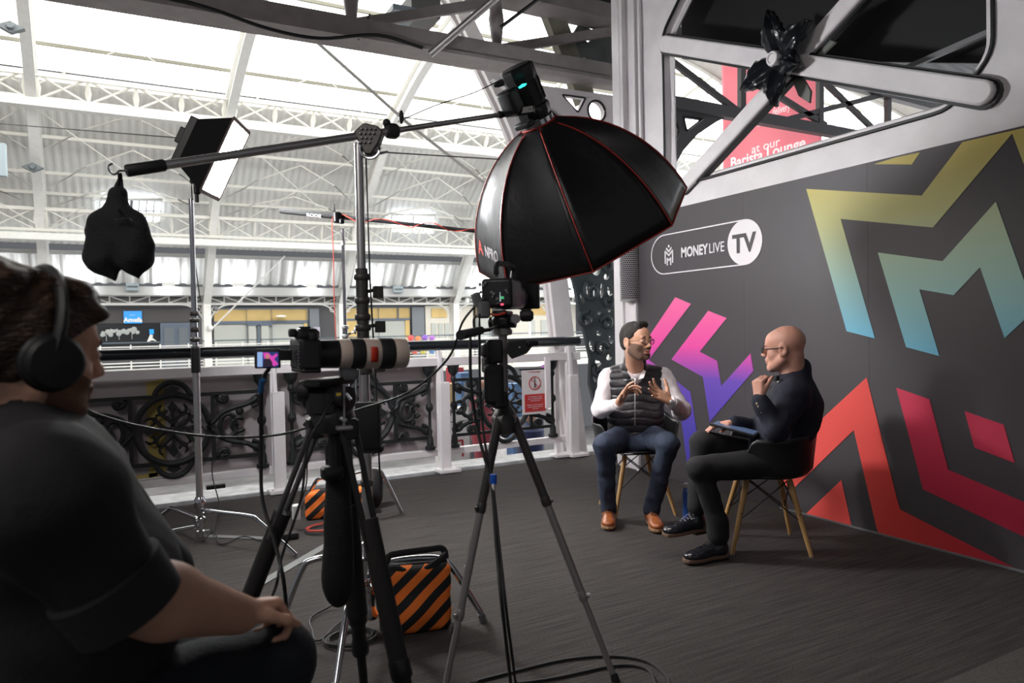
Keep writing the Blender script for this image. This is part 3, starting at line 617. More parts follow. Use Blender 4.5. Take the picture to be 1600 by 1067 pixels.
# columns with curved brackets and ring
for i, X0 in enumerate(RX[:-1]):
    xc = ribx(X0, 30); t = thing('gallery_column', ('white gallery column hidden behind the operator', 'white gallery column behind the camera operator head', 'white gallery column behind the square lamp stand', 'white gallery column behind the microphone stand', 'white gallery column left of the cinema camera', 'white gallery column right of the cinema camera')[i], 'column', (xc, 29.95, 0), 'white columns of the far gallery')
    if i == 0: t['label'] = 'white gallery column beyond the left side of the operator'
    m = MB(); m.box((xc, 29.95, .9), (.26, .2, 3.3)); m.build('shaft', hall_white, t, smooth=0)
    for s in (-1, 1):
        m = MB(); m.tube([V((xc+s*(.9-math.cos(a)*.78), 29.9, 1.72+math.sin(a)*.76)) for a in [math.pi/2*k/10 for k in range(11)]], .032, 5)
        m.tube([V((xc+s*.32+math.cos(a)*.12, 29.9, 2.28+math.sin(a)*.12)) for a in [2*math.pi*k/12 for k in range(12)]], .02, 5, closed=True); m.build('curved_bracket', hall_white, t)
# slanting braces with dark knot
for u0, v0, u1, v1, w_ in ((445, 400, 333, 512, 0), (800, 420, 735, 470, 0)):
    m = MB(); m.cyl(P(u0, v0, 1, 28.1), P(u1, v1, 1, 29.5), .03, n=6); m.sph(P(u1-5, v1, 1, 29.45), .12, 6, 4); tag(m.build('tie_rod', hall_white), 'thin white slanting tie rod ending %s' % ('beside the square lamp stand' if u0 < 500 else 'behind the cinema camera'), 'rod')
# far railings: white posts with rails, and black cable rail above
t = thing('far_railing', 'white tubular railing along the edge of the far gallery', 'railing', (5, 29.8, 0)); m = MB()
for z in (.78, .90, .30, .18): m.bar((XA, 29.8, z), (XB, 29.8, z), .05, .045 if z > .3 else .05)
m.build('rails', hall_white, t, smooth=0); m = MB(); m.bar((XA, 29.85, 1.06), (XB, 29.85, 1.06), .04, .05); m.build('top_rail', mat('blue_grey_paint', (.10, .13, .16), .5), t)
for i in range(34):
    m = MB(); x = -4+i*.98; m.bar((x, 29.8, -.0), (x, 29.8, .98), .07, .05); m.build('railing_post', hall_white, t, smooth=0)
m = MB(); m.box((9.3, 29.9, .58), (4.4, .03, .46)); m.box((1.8, 29.9, .55), (7.5, .03, .40)); m.build('infill_panel', mat('dark_infill', (.07, .075, .085), .6), t, smooth=0)
# bright flower bunting on the far railing
fc = [(.75, .12, .12), (.75, .3, .12), (.3, .15, .6), (.45, .2, .6), (.7, .15, .1), (.65, .6, .12), (.15, .3, .55)]
for i, (u, v) in enumerate(((642, 529), (653, 530), (664, 528), (675, 529), (648, 549), (661, 549), (675, 549))):
    p = P(u, v, 1, 29.76); m = MB(); m.prism([p+V((-.16, 0, .08)), p+V((0, 0, .16)), p+V((.13, 0, .07)), p+V((.05, 0, -.12)), p+V((-.1, 0, -.1))], (0, -.08, 0)); m.sph(p+V((0, -.08, 0)), .08, 6, 4)
    tag(m.build('cloth_decoration', mat('deco%d' % i, fc[i], .6)), '%s cloth decoration on the far railing, %s row' % (('red', 'orange', 'purple', 'lilac', 'scarlet', 'yellow', 'blue')[i], 'upper' if i < 4 else 'lower'), 'decoration')
# shopfronts
def shop(name, lab, u0, u1, parts):
    t = thing(name, lab, 'shopfront', P(u0, 560, 1, GY)); 
    for nm, (a, v0, b_, v1), mt, dy in parts:
        p, q = P(a, v0, 1, GY-dy), P(b_, v1, 1, GY-dy); q.z = q.z if v1 < 540 else .0; m = MB(); m.box(((p.x+q.x)/2, GY-dy, (p.z+q.z)/2), (abs(q.x-p.x), .06, abs(p.z-q.z))); m.build(nm, mt, t, smooth=0)
    return t
dk = mat('stand_charcoal', (.055, .05, .055), .6); fr_ = mat('steel_blue_frame', (.10, .13, .18), .5); gz_ = mat('frosted_shop_glass', (.42, .44, .42), .35); yw = mat('ochre_board', (.55, .40, .16), .6, var=.1, vscale=1.5); drk = mat('dark_shop_glass', (.02, .022, .025), .2)
dg_ = mat('door_glass_grey', (.13, .15, .17), .3); lg = mat('corrugated_blue_grey', (.16, .18, .21), .5)
shop('exhibition_stand', 'charcoal exhibition stand front with blue sign on the far gallery', 120, 300, [('fascia', (100, 484, 298, 504), dk, 0), ('display_window', (110, 506, 250, 545), drk, 0), ('panel', (250, 504, 298, 560), fr_, 0), ('door', (256, 512, 273, 556), dg_, .05), ('door', (279, 512, 295, 556), dg_, .05)])
p, q = P(193, 486, 1, GY-.1), P(222, 505, 1, GY-.1)
t = thing('blue_sign', 'bright blue sign on the charcoal exhibition stand fascia', 'sign', p); m = MB(); m.box(((p.x+q.x)/2, GY-.1, (p.z+q.z)/2), (q.x-p.x, .05, p.z-q.z)); m.build('sign_board', mat('sign_blue', (.02, .30, .85), .4, emit=(.02, .3, .85), es=.25), t, smooth=0)
text('sign_text', 'Amefa', .24, ((p.x+q.x)/2, GY-.13, q.z+.06), EX, EZ, whitep, t, align='CENTER', bold=.012, fit=.68)
m = MB(); m.tube(arc(((p.x+q.x)/2, GY-.135, q.z+.28), .12, .3, math.pi-.3, 8, EX, EZ, .06), .008, 4); m.build('sign_emblem', whitep, t)
wf = mat('white_tree_print', (.35, .38, .38), .6)
for i, (u, v) in enumerate(((166, 523), (186, 521), (206, 520))):
    m = MB(); p = P(u, v, 1, GY-.08)
    for k in range(9): m.sph(p+V((random.uniform(-.2, .2), 0, random.uniform(-.02, .16))), random.uniform(.06, .11), 7, 5, sc=(1, .15, 1))
    m.bar(p+V((0, 0, -.25)), p, .03, .02); tag(m.build('tree_print', wf), ('left', 'middle', 'right')[i]+' pale tree shape in the dark display window under the blue sign', 'print')
m = MB(); p = P(237, 520, 1, GY-.07); m.box(p+V((0, 0, .05)), (.16, .04, .2)); tag(m.build('blue_poster', mat('sign_blue')), 'small blue poster right of the pale tree shapes', 'poster')
m = MB(); m.prism([p+V((-.2, 0, -.4)), p+V((-.05, 0, -.05)), p+V((.05, 0, -.1)), p+V((.02, 0, -.2)), p+V((.18, 0, -.35)), p+V((.0, 0, -.3))], (0, -.05, 0)); tag(m.build('paper_decoration', whitep), 'white zigzag paper decoration under the small blue poster', 'decoration')
S2 = [('ochre_board', (334, 482, 482, 503), yw, 0), ('glass', (334, 504, 482, 556), gz_, 0)]
for u in (386, 425): S2.append(('mullion', (u-1.2, 482, u+1.2, 556), fr_, .08))
S2 += [('mullion', (480, 482, 483, 556), fr_, .08), ('transom', (334, 502, 482, 504.5), fr_, .08), ('door', (388, 509, 401, 556), gz_, .1), ('door', (408, 509, 421, 556), gz_, .1), ('door_frame', (402, 507, 407, 556), fr_, .12), ('transom', (386, 505.5, 425, 508.5), fr_, .12), ('corner_panel', (475, 504, 481, 556), yw, .05), ('transom', (334, 481, 482, 483), fr_, .08)]
shop('shopfront', 'glazed shopfront with ochre boards over it and double doors behind the DSLR', 334, 482, S2)
shop('shutter', 'blue grey corrugated shutter right of the double door shopfront', 483, 503, [('shutter_sheet', (483, 482, 500, 556), lg, 0), ('notice', (490, 511, 500, 526), mat('notice_lilac', (.40, .38, .48), .5), .08)])
S3 = [('ochre_board', (540, 480, 641, 498), yw, 0), ('glass', (540, 499, 641, 552), gz_, 0), ('corner_panel', (540, 500, 560, 552), yw, .05), ('corner_panel', (633, 500, 641, 552), yw, .05), ('transom', (540, 498, 641, 500), fr_, .08), ('transom', (540, 479, 641, 481), fr_, .08)]
for u in (592, 622, 641): S3.append(('mullion', (u-1, 480, u+1, 552 if u != 622 else 498), fr_, .08))
shop('shopfront', 'glazed shopfront with ochre boards over it right of the boom stand column', 560, 641, S3)
shop('shutter', 'blue grey corrugated shutter between boom stand column and cinema camera', 643, 664, [('shutter_sheet', (643, 480, 664, 552), lg, 0)])
cr_ = mat('cream_panel', (.60, .58, .52), .5)
shop('panelled_wall', 'cream panelled wall with round headed niches left of the cinema camera', 664, 760, [('wall_panel', (664, 478, 740, 552), cr_, 0), ('ochre_board', (674, 482, 698, 496), yw, .05), ('niche', (674, 505, 682, 528), gz_, .05), ('niche', (685, 505, 692, 528), gz_, .05), ('niche', (695, 505, 703, 528), gz_, .05)])
S4 = [('ochre_board', (743, 478, 768, 496), yw, 0), ('glass', (743, 497, 768, 550), gz_, 0), ('wall_panel', (790, 476, 900, 552), cr_, 0), ('niche', (826, 500, 836, 524), gz_, .05), ('niche', (845, 500, 856, 524), gz_, .05), ('ochre_board', (830, 476, 880, 492), yw, .05)]
for u in (746, 766): S4.append(('mullion', (u-.7, 478, u+.7, 550), fr_, .08))
shop('shopfront', 'pale shopfront and cream wall behind the cinema camera', 743, 900, S4)
m = MB(); p = P(439, 492, 1, GY-.4); m.lathe(p, (0, 0, -1), [(0, .03), (.03, .2), (.08, .24), (.1, .05)], 12); tag(m.build('ceiling_lamp', whitep), 'white round lamp under the ochre boards behind the DSLR', 'lamp')
m = MB(); p = P(337, 482, 1, 29.6); m.sph(p, .10, 10, 6); tag(m.build('dome_camera', greyp), 'small grey dome camera beside the gallery column behind the lamp stand', 'security camera')
area('gallery_soffit_fill', (6, 30.9, 2.45), (6, 31.4, 0), 30, .6, 420, (1, .97, .9))  # one long added fill under the soffit, brightens the far gallery
# ------------------------------------------------------------------ hall floor far below, exhibition stands seen through the railing
m = MB(); m.box((12, 20, -4.9), (60, 32, .2)); struct(m.build('floor_hall', mat('hall_floor', (.30, .29, .29), .6, var=.3, vscale=.8), smooth=0))
bc = [((.75, .74, .72), 'white'), ((.45, .05, .06), 'red'), ((.12, .13, .16), 'charcoal'), ((.35, .12, .42), 'purple'), ((.10, .20, .38), 'blue'), ((.55, .42, .20), 'tan')]
bx = [(690, 640, 735, 760, 0, 10), (705, 575, 725, 600, 1, 14), (720, 583, 737, 592, 4, 13.5), (735, 600, 770, 700, 2, 12), (757, 570, 790, 610, 0, 18), (800, 600, 830, 700, 4, 13), (855, 560, 885, 640, 3, 15), (840, 640, 875, 700, 0, 11), (868, 560, 895, 720, 0, 13), (820, 655, 850, 700, 2, 10.5), (700, 600, 712, 625, 5, 12)]
for i, (u0, v0, u1, v1, c, y) in enumerate(bx):
    a, b_ = rp(u0, v0, y), rp(u1, v1, y); t = thing('exhibition_booth', '%s booth panel down in the hall beyond the railing, %s' % (bc[c][1], ('tall and lowest at its left', 'small beside the post', 'small and bright', 'behind the left scrolls', 'top centre behind the tripod', 'beside the safety sign left edge', 'right of the safety sign', 'below the safety sign', 'between last posts', 'dark under the sign', 'tiny at the left')[i]), 'booth', (a.x, y, -4.8))
    m = MB(); m.box(((a.x+b_.x)/2, y+.15, (a.z-4.8)/2), (abs(b_.x-a.x), .3, a.z+4.8)); m.build('booth_wall', mat('booth_'+bc[c][1], bc[c][0], .6, var=.15, vscale=4), t, smooth=0)
    if i == 0:
        rr = mat('booth_red', bc[1][0])
        for k in range(5): m = MB(); m.box((a.x+.2+.2*(k % 3), y-.02, a.z-.5-.35*k), (.26, .02, .03)); m.box((a.x+.33+.2*(k % 3), y-.02, a.z-.62-.35*k), (.03, .02, .26)); m.build('red_line_print', rr, t, smooth=0)
        text('booth_text', 'KIM', .16, (a.x+.12, y-.02, a.z-.1), EX, EZ, blackp, t); text('booth_text', 'TMENT', .16, (a.x+.08, y-.02, a.z-.3), EX, EZ, blackp, t)
def tiny_person(u, v, y, col, lab):
    c = rp(u, v, y); t = thing('person', lab, 'person', (c.x, y, c.z-1.5)); m = MB(); m.sph(c+V((0, 0, 0)), .11, 10, 8, sc=(.85, 1, 1.15)); m.build('head', mat('skin_far', (.45, .25, .18), .5), t)
    m = MB(); m.lathe(c+V((0, 0, -.12)), (0, 0, -1), [(0, .06), (.06, .12), (.12, .21), (.35, .2), (.6, .17), (.75, .2), (.9, .16), (1.5, .1)], 12); m.build('clothes', mat('cloth_'+lab[:14], col, .8), t)
tiny_person(829, 648, 9.5, (.02, .03, .09), 'person in navy top down in the hall below the safety sign')
tiny_person(752, 604, 11, (.30, .05, .07), 'person in red top down in the hall behind the tripod')
tiny_person(878, 655, 12, (.04, .04, .05), 'person in black down in the hall between the last railing posts')
m = MB(); m.lathe(rp(829, 572, 11), (0, 0, 1), [(0, .18), (.05, .3), (.22, .34), (.26, .3), (.27, .02), (2.4, .02)], 16); tag(m.build('ring_lamp', mat('warm_shade', (.8, .75, .65), .5, emit=(1, .9, .75), es=1.2)), 'cream drum lamp hanging beyond the top of the safety sign', 'lamp')
# side wall of bright daylight beyond the white frame, with red hanging banner
t = thing('end_window', 'tall bright end window of the hall seen through the white frame', 'window', (28, 10, 0))
ew = mat('daylit_end_window', (.8, .8, .8), .5, emit=(.93, .97, 1.0), es=3.0)
m = MB(); m.box((28, 12, 4), (.1, 30, 16)); m.build('pane', ew, t, smooth=0); m = MB()
for i in range(14): m.box((27.85, -1+i*2.2, 4), (.1, .2, 16))
for z in (2.2, 4.2, 6.6): m.box((27.85, 12, z), (.12, 30, .12))
m.build('window_frame', mat('blue_white_frame', (.45, .55, .68), .5), t, smooth=0)
BX = 8.5
def bp_(u, v): return P(u, v, 0, BX)
t = thing('hanging_banner', 'red hanging banner with white lettering seen through the white frame', 'banner', bp_(1205, 200))
rb = mat('banner_red', (.80, .16, .20), .6, var=.05, vscale=1, emit=(.95, .28, .34), es=.45)  # emission added to wash the cloth towards pink; it is no lamp
tl, tr_, br = bp_(1128, 105), bp_(1281, 110), bp_(1281, 290)
def bn(u, v): return V((BX+.04*math.sin(u*7)*(.3+v), tl.y+(tr_.y-tl.y)*u, (br.z-.6)+(tl.z+.3-br.z+.6)*v))
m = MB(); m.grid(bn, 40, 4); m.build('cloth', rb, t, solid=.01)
wt = mat('banner_white', (.9, .88, .88), .6, emit=(1, 1, 1), es=.5); bd_ = V((0, -1, 0))  # lettering given a slight added glow like the cloth
def bt(s, u, v, h, fit=None, bold=.0):
    p = bp_(u, v); p.x -= .08; s_ = h*abs(ray(u, v)[0]) ; text('banner_text', s, h, p, bd_, UZ, wt, t, bold=bold, fit=fit)
def hh(u, v0, v1): return abs(bp_(u, v0).z-bp_(u, v1).z)
bt('at our', 1180, 241, hh(1180, 228, 241)*1.45, fit=(bp_(1178, 240)-bp_(1222, 230)).length)
bt('Barista Lounge', 1147, 264, hh(1150, 247, 264)*1.35, fit=(bp_(1147, 264)-bp_(1263, 250)).length, bold=.004)
bt('delivery', 1213, 182, hh(1213, 168, 182)*1.25, fit=(bp_(1213, 180)-bp_(1240, 174)).length); bt('been', 1169, 205, hh(1170, 190, 205)*1.3, fit=(bp_(1169, 204)-bp_(1198, 196)).length, bold=.01)
bt('pl', 1169, 138, hh(1170, 124, 138)*1.4, fit=(bp_(1169, 138)-bp_(1188, 136)).length)
# second lattice girder and bracket beyond the frame
g2 = thing('lattice_girder', 'dark grey lattice girder beyond the opening in front of the red banner', 'girder', (5, RY, 3.7))
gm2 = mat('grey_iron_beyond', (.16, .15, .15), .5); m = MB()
def gp(u, v, y=RY): return P(u, v, 1, y)
A, B = gp(1046, 160), gp(1400, 224); m.bar(A, B+(B-A)*.4, .1, .13, (0, 0, 1)); m.bar(A+V((0, 0, .75)), B+(B-A)*.4+V((0, 0, .62)), .1, .16); m.build('chords', gm2, g2, smooth=0)
m = MB()
for a, c in (((1045, 92), (1150, 172)), ((1216, 150), (1290, 196)), ((1290, 130), (1375, 212)), ((1232, 186), (1380, 148))): m.bar(gp(*a), gp(*c), .05, .065)
for u, v0, v1 in ((1159, 105, 180), (1281, 128, 200), (1387, 150, 215)): m.bar(gp(u, v0), gp(u, v1), .06, .08)
m.build('web_bars', gm2, g2, smooth=0)
s2 = thing('spandrel_bracket', 'dark grey curved bracket with ring opening seen through the left of the white frame', 'bracket', (5, RY, 3.2))
o_ = [gp(u, v) for u, v in ((1030, 150), (1150, 176), (1120, 190), (1090, 210), (1068, 235), (1052, 262), (1046, 290), (1030, 300))]
rg = [gp(1047, 203)+EX*math.cos(a)*.115+EZ*math.sin(a)*.13 for a in [2*math.pi*k/20 for k in range(20)]]; tr2 = roundpoly([gp(1068, 182), gp(1098, 186), gp(1073, 205)], .02)
m = MB(); m.plate(o_, [rg, tr2], (0, .06, 0)); m.build('bracket_plate', gm2, s2); m = MB(); m.tube(rg, .014, 6, closed=True); m.tube(tr2, .012, 6, closed=True); m.build('black_edging', dark_edge, s2)
# air unit on the girder and slanting steel tube
p = P(640, 20, 1, 7.5); t = thing('air_unit', 'grey box air unit hanging above the lattice girder', 'air unit', p); m = MB(); m.box(p+V((.12, 0, .02)), (.34, .4, .22)); m.build('case', mat('unit_grey', (.22, .22, .21), .6), t, smooth=0); m = MB(); m.box(p+V((-.12, -.05, -.07)), (.3, .35, .06)); m.build('grille', mat('pale_blue_grey'), t, smooth=0)
m = MB(); m.cyl(rp(672, 85, 5.7), rp(800, -25, 5.2), .032, n=12); tag(m.build('steel_pole', steel), 'shiny steel pole slanting up from the girder above the boom', 'pole')
m = MB(); m.tube(bez([rp(250, -8, 5.8), rp(330, 14, 5.78), rp(420, 45, 5.78), rp(500, 60, 5.78), rp(590, 55, 5.8), rp(660, 75, 5.8)], 6), .014, 6); tag(m.build('black_cable', rubber), 'black cable sagging along the bottom of the lattice girder', 'cable')
m = MB(); m.cyl(rp(560, 62, 5.85), rp(578, 22, 5.85), .008, n=5); tag(m.build('cable_tie', rubber), 'long black cable tie end sticking up from the girder', 'cable tie')
m = MB(); m.cyl(rp(783, 42, 5.7), rp(855, -12, 5.7), .018, n=6); tag(m.build('black_rod', rubber), 'black rod slanting up right of the steel pole', 'rod')
# second sloping rib and scroll infill above the girder
t = thing('sloping_rib', 'grey sloping iron rib behind the girder with pierced scroll panel', 'rib', rp(880, 90, 6.15)); m = MB(); m.bar(rp(862, 20, 6.15), rp(915, 160, 6.15), .22, .1, (0, 1, 0)); m.build('rib_bar', mat('aged_cream_iron', (.30, .29, .23), .6, var=.2, vscale=6), t)
def scrollfill(name, outline, holes, y, parent, mt):
    m = MB(); m.plate([rp(u, v, y) for u, v in outline], holes, (0, .05, 0)); return m.build(name, mt, parent, bevel=.006, smooth=30)
bl_ = mat('slate_black_iron', (.035, .05, .055), .45, bump=.3, bscale=30)
def hole(u, v, ru, rv, rot, y, bean=.0):
    if y < 6.125 and y > 6.11: ru, rv = ru*.7, rv*.7
    c = rp(u, v, y); s = 6.3/1100*1.35; o = []
    for k in range(12):
        a = 2*math.pi*k/12; x_, z_ = math.cos(a)*ru*s, math.sin(a)*rv*s; z_ += bean*s*ru*(math.cos(a)**2)
        o.append(c+EX*(x_*math.cos(rot)-z_*math.sin(rot))+EZ*(x_*math.sin(rot)+z_*math.cos(rot)))
    return o
scrollfill('upper_scroll_plate', [(892, 60), (905, 38), (962, 60), (962, 128), (918, 118)], [hole(920, 62, 6, 4, .5, 6.12), hole(938, 85, 9, 5, 1., 6.7, .6), hole(915, 95, 5, 8, .2, 6.12), hole(950, 108, 5, 7, -.3, 6.12), hole(932, 108, 6, 4, .4, 6.12)], 6.12, t, mat('silver_grey_iron', (.18, .20, .20), .4, .3))
sc_ = thing('scrollwork_panel', 'tall pierced black iron scrollwork panel between white rib and corner column', 'ironwork', rp(935, 620, RY+.06))
Y = RY+.08
outl = [(872, 380), (897, 380), (965, 380), (965, 600), (930, 632), (922, 600), (923, 560), (914, 520), (905, 480), (897, 440)]
hs = [hole(912, 395, 5, 4, .3, Y), hole(938, 398, 7, 4, -.4, Y, .5), hole(955, 412, 3, 6, 0, Y), hole(907, 423, 4, 6, .4, Y), hole(932, 425, 9, 5, .2, Y, .7), hole(948, 432, 5, 4, .8, Y), hole(919, 452, 3, 13, .1, Y), hole(930, 456, 3, 11, -.1, Y), hole(941, 452, 3, 12, -.15, Y), hole(953, 455, 4, 7, .2, Y), hole(910, 465, 2.5, 8, .3, Y), hole(952, 483, 4, 4, 0, Y), hole(936, 487, 3, 4, 0, Y), hole(920, 500, 7, 5, .6, Y), hole(950, 508, 7, 4, .5, Y, .6), hole(936, 520, 4, 4, 0, Y), hole(955, 530, 4, 6, .1, Y), hole(925, 540, 4, 8, .2, Y), hole(940, 545, 5, 4, 0, Y, .5), hole(952, 558, 5, 4, .5, Y), hole(935, 568, 6, 4, -.3, Y, .6), hole(930, 590, 3, 6, .1, Y), hole(948, 582, 6, 4, .3, Y)]
scrollfill('pierced_plate', outl, hs, Y, sc_, bl_)
for u, v, r_, a0, k in ((913, 418, 16, 0, 1), (948, 415, 14, 2, -1), (915, 500, 17, 1, 1), (948, 505, 15, 3, -1), (940, 545, 14, 0, 1), (925, 455, 20, 2, 1), (950, 470, 13, 1, -1), (935, 580, 13, 2, 1)):
    s = 6.3/1100; c = rp(u, v, Y-.012); m = MB(); m.tube([c+EX*math.cos(a0+k*t*.28)*r_*s*(1-t/32)+EZ*math.sin(a0+k*t*.28)*r_*s*(1-t/32) for t in range(26)], .022, 6); m.build('raised_scroll', bl_, sc_)
# mesh sided cylinder on the corner column
t = thing('mesh_cylinder', 'silver perforated mesh cylinder speaker fixed on the corner column', 'speaker', wp(988, 430, .14))
mc, rr = V((WX-.10, 4.98, 0)), .083; z0, z1 = P(990, 470, 1, 4.98).z, P(990, 330, 1, 4.98).z
m = MB(); ln = mat('perforated_metal', (.62, .58, .60), .4, .3)
nt = ln.node_tree; tc = nt.nodes.new('ShaderNodeTexCoord'); 
m.lathe(mc+V((0, 0, z0)), (0, 0, 1), [(0, rr-.012), (.01, rr-.004), (z1-z0, rr-.004)], 24); m.build('core', blackp, t)
m = MB(); nr = 26; dz = .017; rows = int((z1-z0)/dz)
for j in range(rows):
    pts = []
    for i in range(nr):
        for e, (fa, fz) in enumerate(((0, 0), (.5, .45))):
            a = 2*math.pi*(i+fa+(j % 2)*.5)/nr; pts.append(mc+V((math.cos(a)*rr, math.sin(a)*rr, z0+.012+j*dz+(fz*dz))))
    m.tube(pts, .0036, 4, closed=True)
m.build('mesh_sleeve', ln, t); m = MB(); m.lathe(mc+V((0, 0, z0-.004)), (0, 0, 1), [(0, rr), (.012, rr+.002), (.014, rr)], 24); m.build('bottom_ring', steel, t)
m = MB(); m.box(mc+V((.03, .1, z0+.25)), (.08, .06, .04)); m.box(mc+V((.03, .14, z0+.42)), (.03, .03, .05)); m.build('wall_bracket', blackp, t)
m = MB(); m.box(P(2, 250, 1, 20), (.2, .2, .75)); tag(m.build('wall_lamp', mat('pale_blue_grey')), 'pale blue grey lamp body cut by the left edge of the photo', 'lamp')
# ================================================================== smooth implicit shapes -> one continuous mesh
class SDF:
    def __init__(s, k=.02): s.ops = []; s.k = k
    def cap(s, a, b, r1, r2=None, k=None, sub=False): s.ops.append(('c', np.array(V(a)), np.array(V(b)), r1, r1 if r2 is None else r2, s.k if k is None else k, sub)); return s
    def ell(s, c, r, rot=None, k=None, sub=False):
        R_ = np.eye(3) if rot is None else np.array(rot.to_3x3() if hasattr(rot, 'to_3x3') else rot); s.ops.append(('e', np.array(V(c)), np.array(V(r)), R_, None, s.k if k is None else k, sub)); return s
    def box(s, c, h, rot=None, rnd=.01, k=None, sub=False):
        R_ = np.eye(3) if rot is None else np.array(rot); s.ops.append(('b', np.array(V(c)), np.array(V(h)), R_, rnd, s.k if k is None else k, sub)); return s
    def chain(s, pts, rs, k=None):
        for i in range(len(pts)-1): s.cap(pts[i], pts[i+1], rs[i], rs[i+1], k)
        return s
    def merge(s, o): s.ops += o.ops; return s
    def bbox(s, op):
        if op[0] == 'c': r = max(op[3], op[4]); return np.minimum(op[1], op[2])-r, np.maximum(op[1], op[2])+r
        r = float(np.linalg.norm(op[2])) if op[0] == 'b' else float(max(op[2])); return op[1]-r, op[1]+r
    def dist(s, op, p):
        if op[0] == 'c':
            _, a, b, r1, r2, k, sub = op; ba = b-a; L = ba@ba+1e-12; t = np.clip(((p-a)@ba)/L, 0, 1); return np.linalg.norm(p-a-t[..., None]*ba, axis=-1)-(r1+(r2-r1)*t)
        _, c, r, R_, e, k, sub = op; q = (p-c)@R_
        if op[0] == 'e':
            k0 = np.linalg.norm(q/r, axis=-1); k1 = np.linalg.norm(q/(r*r), axis=-1); return k0*(k0-1)/np.maximum(k1, 1e-6)
        q = np.abs(q)-(r-e); return np.linalg.norm(np.maximum(q, 0), axis=-1)+np.minimum(q.max(-1), 0)-e
    def field(s, X, Y, Z, h, extra=None):
        f = np.full((len(X), len(Y), len(Z)), .2, np.float32)
        for op in s.ops:
            lo, hi = s.bbox(op); k = op[5]; mg = k+2.5*h
            sl = [slice(max(0, int(np.searchsorted(A, lo[i]-mg)-1)), int(np.searchsorted(A, hi[i]+mg)+1)) for i, A in enumerate((X, Y, Z))]
            if any(q.stop <= q.start for q in sl): continue
            g = np.stack(np.meshgrid(X[sl[0]], Y[sl[1]], Z[sl[2]], indexing='ij'), -1); d = s.dist(op, g).astype(np.float32); o = f[sl[0], sl[1], sl[2]]
            if op[6]: hh = np.maximum(k-np.abs(-d-o), 0)/k; f[sl[0], sl[1], sl[2]] = np.maximum(o, -d)+hh*hh*k/4
            else: hh = np.maximum(k-np.abs(d-o), 0)/k; f[sl[0], sl[1], sl[2]] = np.minimum(o, d)-hh*hh*k/4
        return f
def surface(sdf, h, lo=None, hi=None, post=None):
    """surface nets over the field; post(f, P) may carve or displace it"""
    bb = [sdf.bbox(o) for o in sdf.ops if not o[6]]; l = np.min([b[0] for b in bb], 0)-3*h if lo is None else np.array(lo); u = np.max([b[1] for b in bb], 0)+3*h if hi is None else np.array(hi)
    X, Y, Z = [np.arange(l[i], u[i]+h, h) for i in range(3)]; f = sdf.field(X, Y, Z, h)
    if post is not None:
        m_ = np.abs(f) < .06; idx = np.argwhere(m_); Pp = np.stack([X[idx[:, 0]], Y[idx[:, 1]], Z[idx[:, 2]]], -1); f[m_] = post(f[m_], Pp)
    f[0] = f[-1] = .1; f[:, 0] = f[:, -1] = .1; f[:, :, 0] = f[:, :, -1] = .1
    ins = f < 0; c = np.zeros(tuple(n-1 for n in f.shape), np.int8)
    for dx in (0, 1):
        for dy in (0, 1):
            for dz in (0, 1): c += ins[dx:f.shape[0]-1+dx, dy:f.shape[1]-1+dy, dz:f.shape[2]-1+dz]
    act = (c > 0) & (c < 8); ids = np.full(act.shape, -1, np.int64); cells = np.argwhere(act); ids[act] = np.arange(len(cells))
    acc = np.zeros((len(cells), 3)); cnt = np.zeros(len(cells)); i, j, k = cells.T
    cs = [(a, b, d) for a in (0, 1) for b in (0, 1) for d in (0, 1)]
    for a in cs:
        for b in cs:
            if sum(abs(np.array(a)-b)) != 1 or a > b: continue
            fa = f[i+a[0], j+a[1], k+a[2]]; fb = f[i+b[0], j+b[1], k+b[2]]; m_ = (fa < 0) != (fb < 0); t = fa[m_]/(fa[m_]-fb[m_])
            acc[m_] += np.array(a)+t[:, None]*(np.array(b)-np.array(a)); cnt[m_] += 1
    vs = l+(cells+acc/cnt[:, None])*h; fs = []
    for ax in range(3):
        o = [0, 0, 0]; o[ax] = 1; A = ins[:-1, :-1, :-1] if 0 else None
        sl0 = [slice(1, -1)]*3; s0 = list(sl0); s1 = list(sl0); s0[ax] = slice(0, -1); s1[ax] = slice(1, None)
        a = ins[tuple(s0)]; b = ins[tuple(s1)]; e = np.argwhere(a != b); base = e+np.array([0 if q == ax else 1 for q in range(3)])
        fl = a[tuple(e.T)]; p, q = [(1, 2), (2, 0), (0, 1)][ax]; P0 = base.copy(); P1 = base.copy(); P1[:, p] -= 1; P2 = P1.copy(); P2[:, q] -= 1; P3 = base.copy(); P3[:, q] -= 1
        Q = np.stack([ids[tuple(z.T)] for z in (P0, P1, P2, P3)], -1); Q[~fl] = Q[~fl][:, ::-1]; fs.append(Q)
    Q = np.concatenate(fs); Q = Q[(Q >= 0).all(1)]; return vs, Q
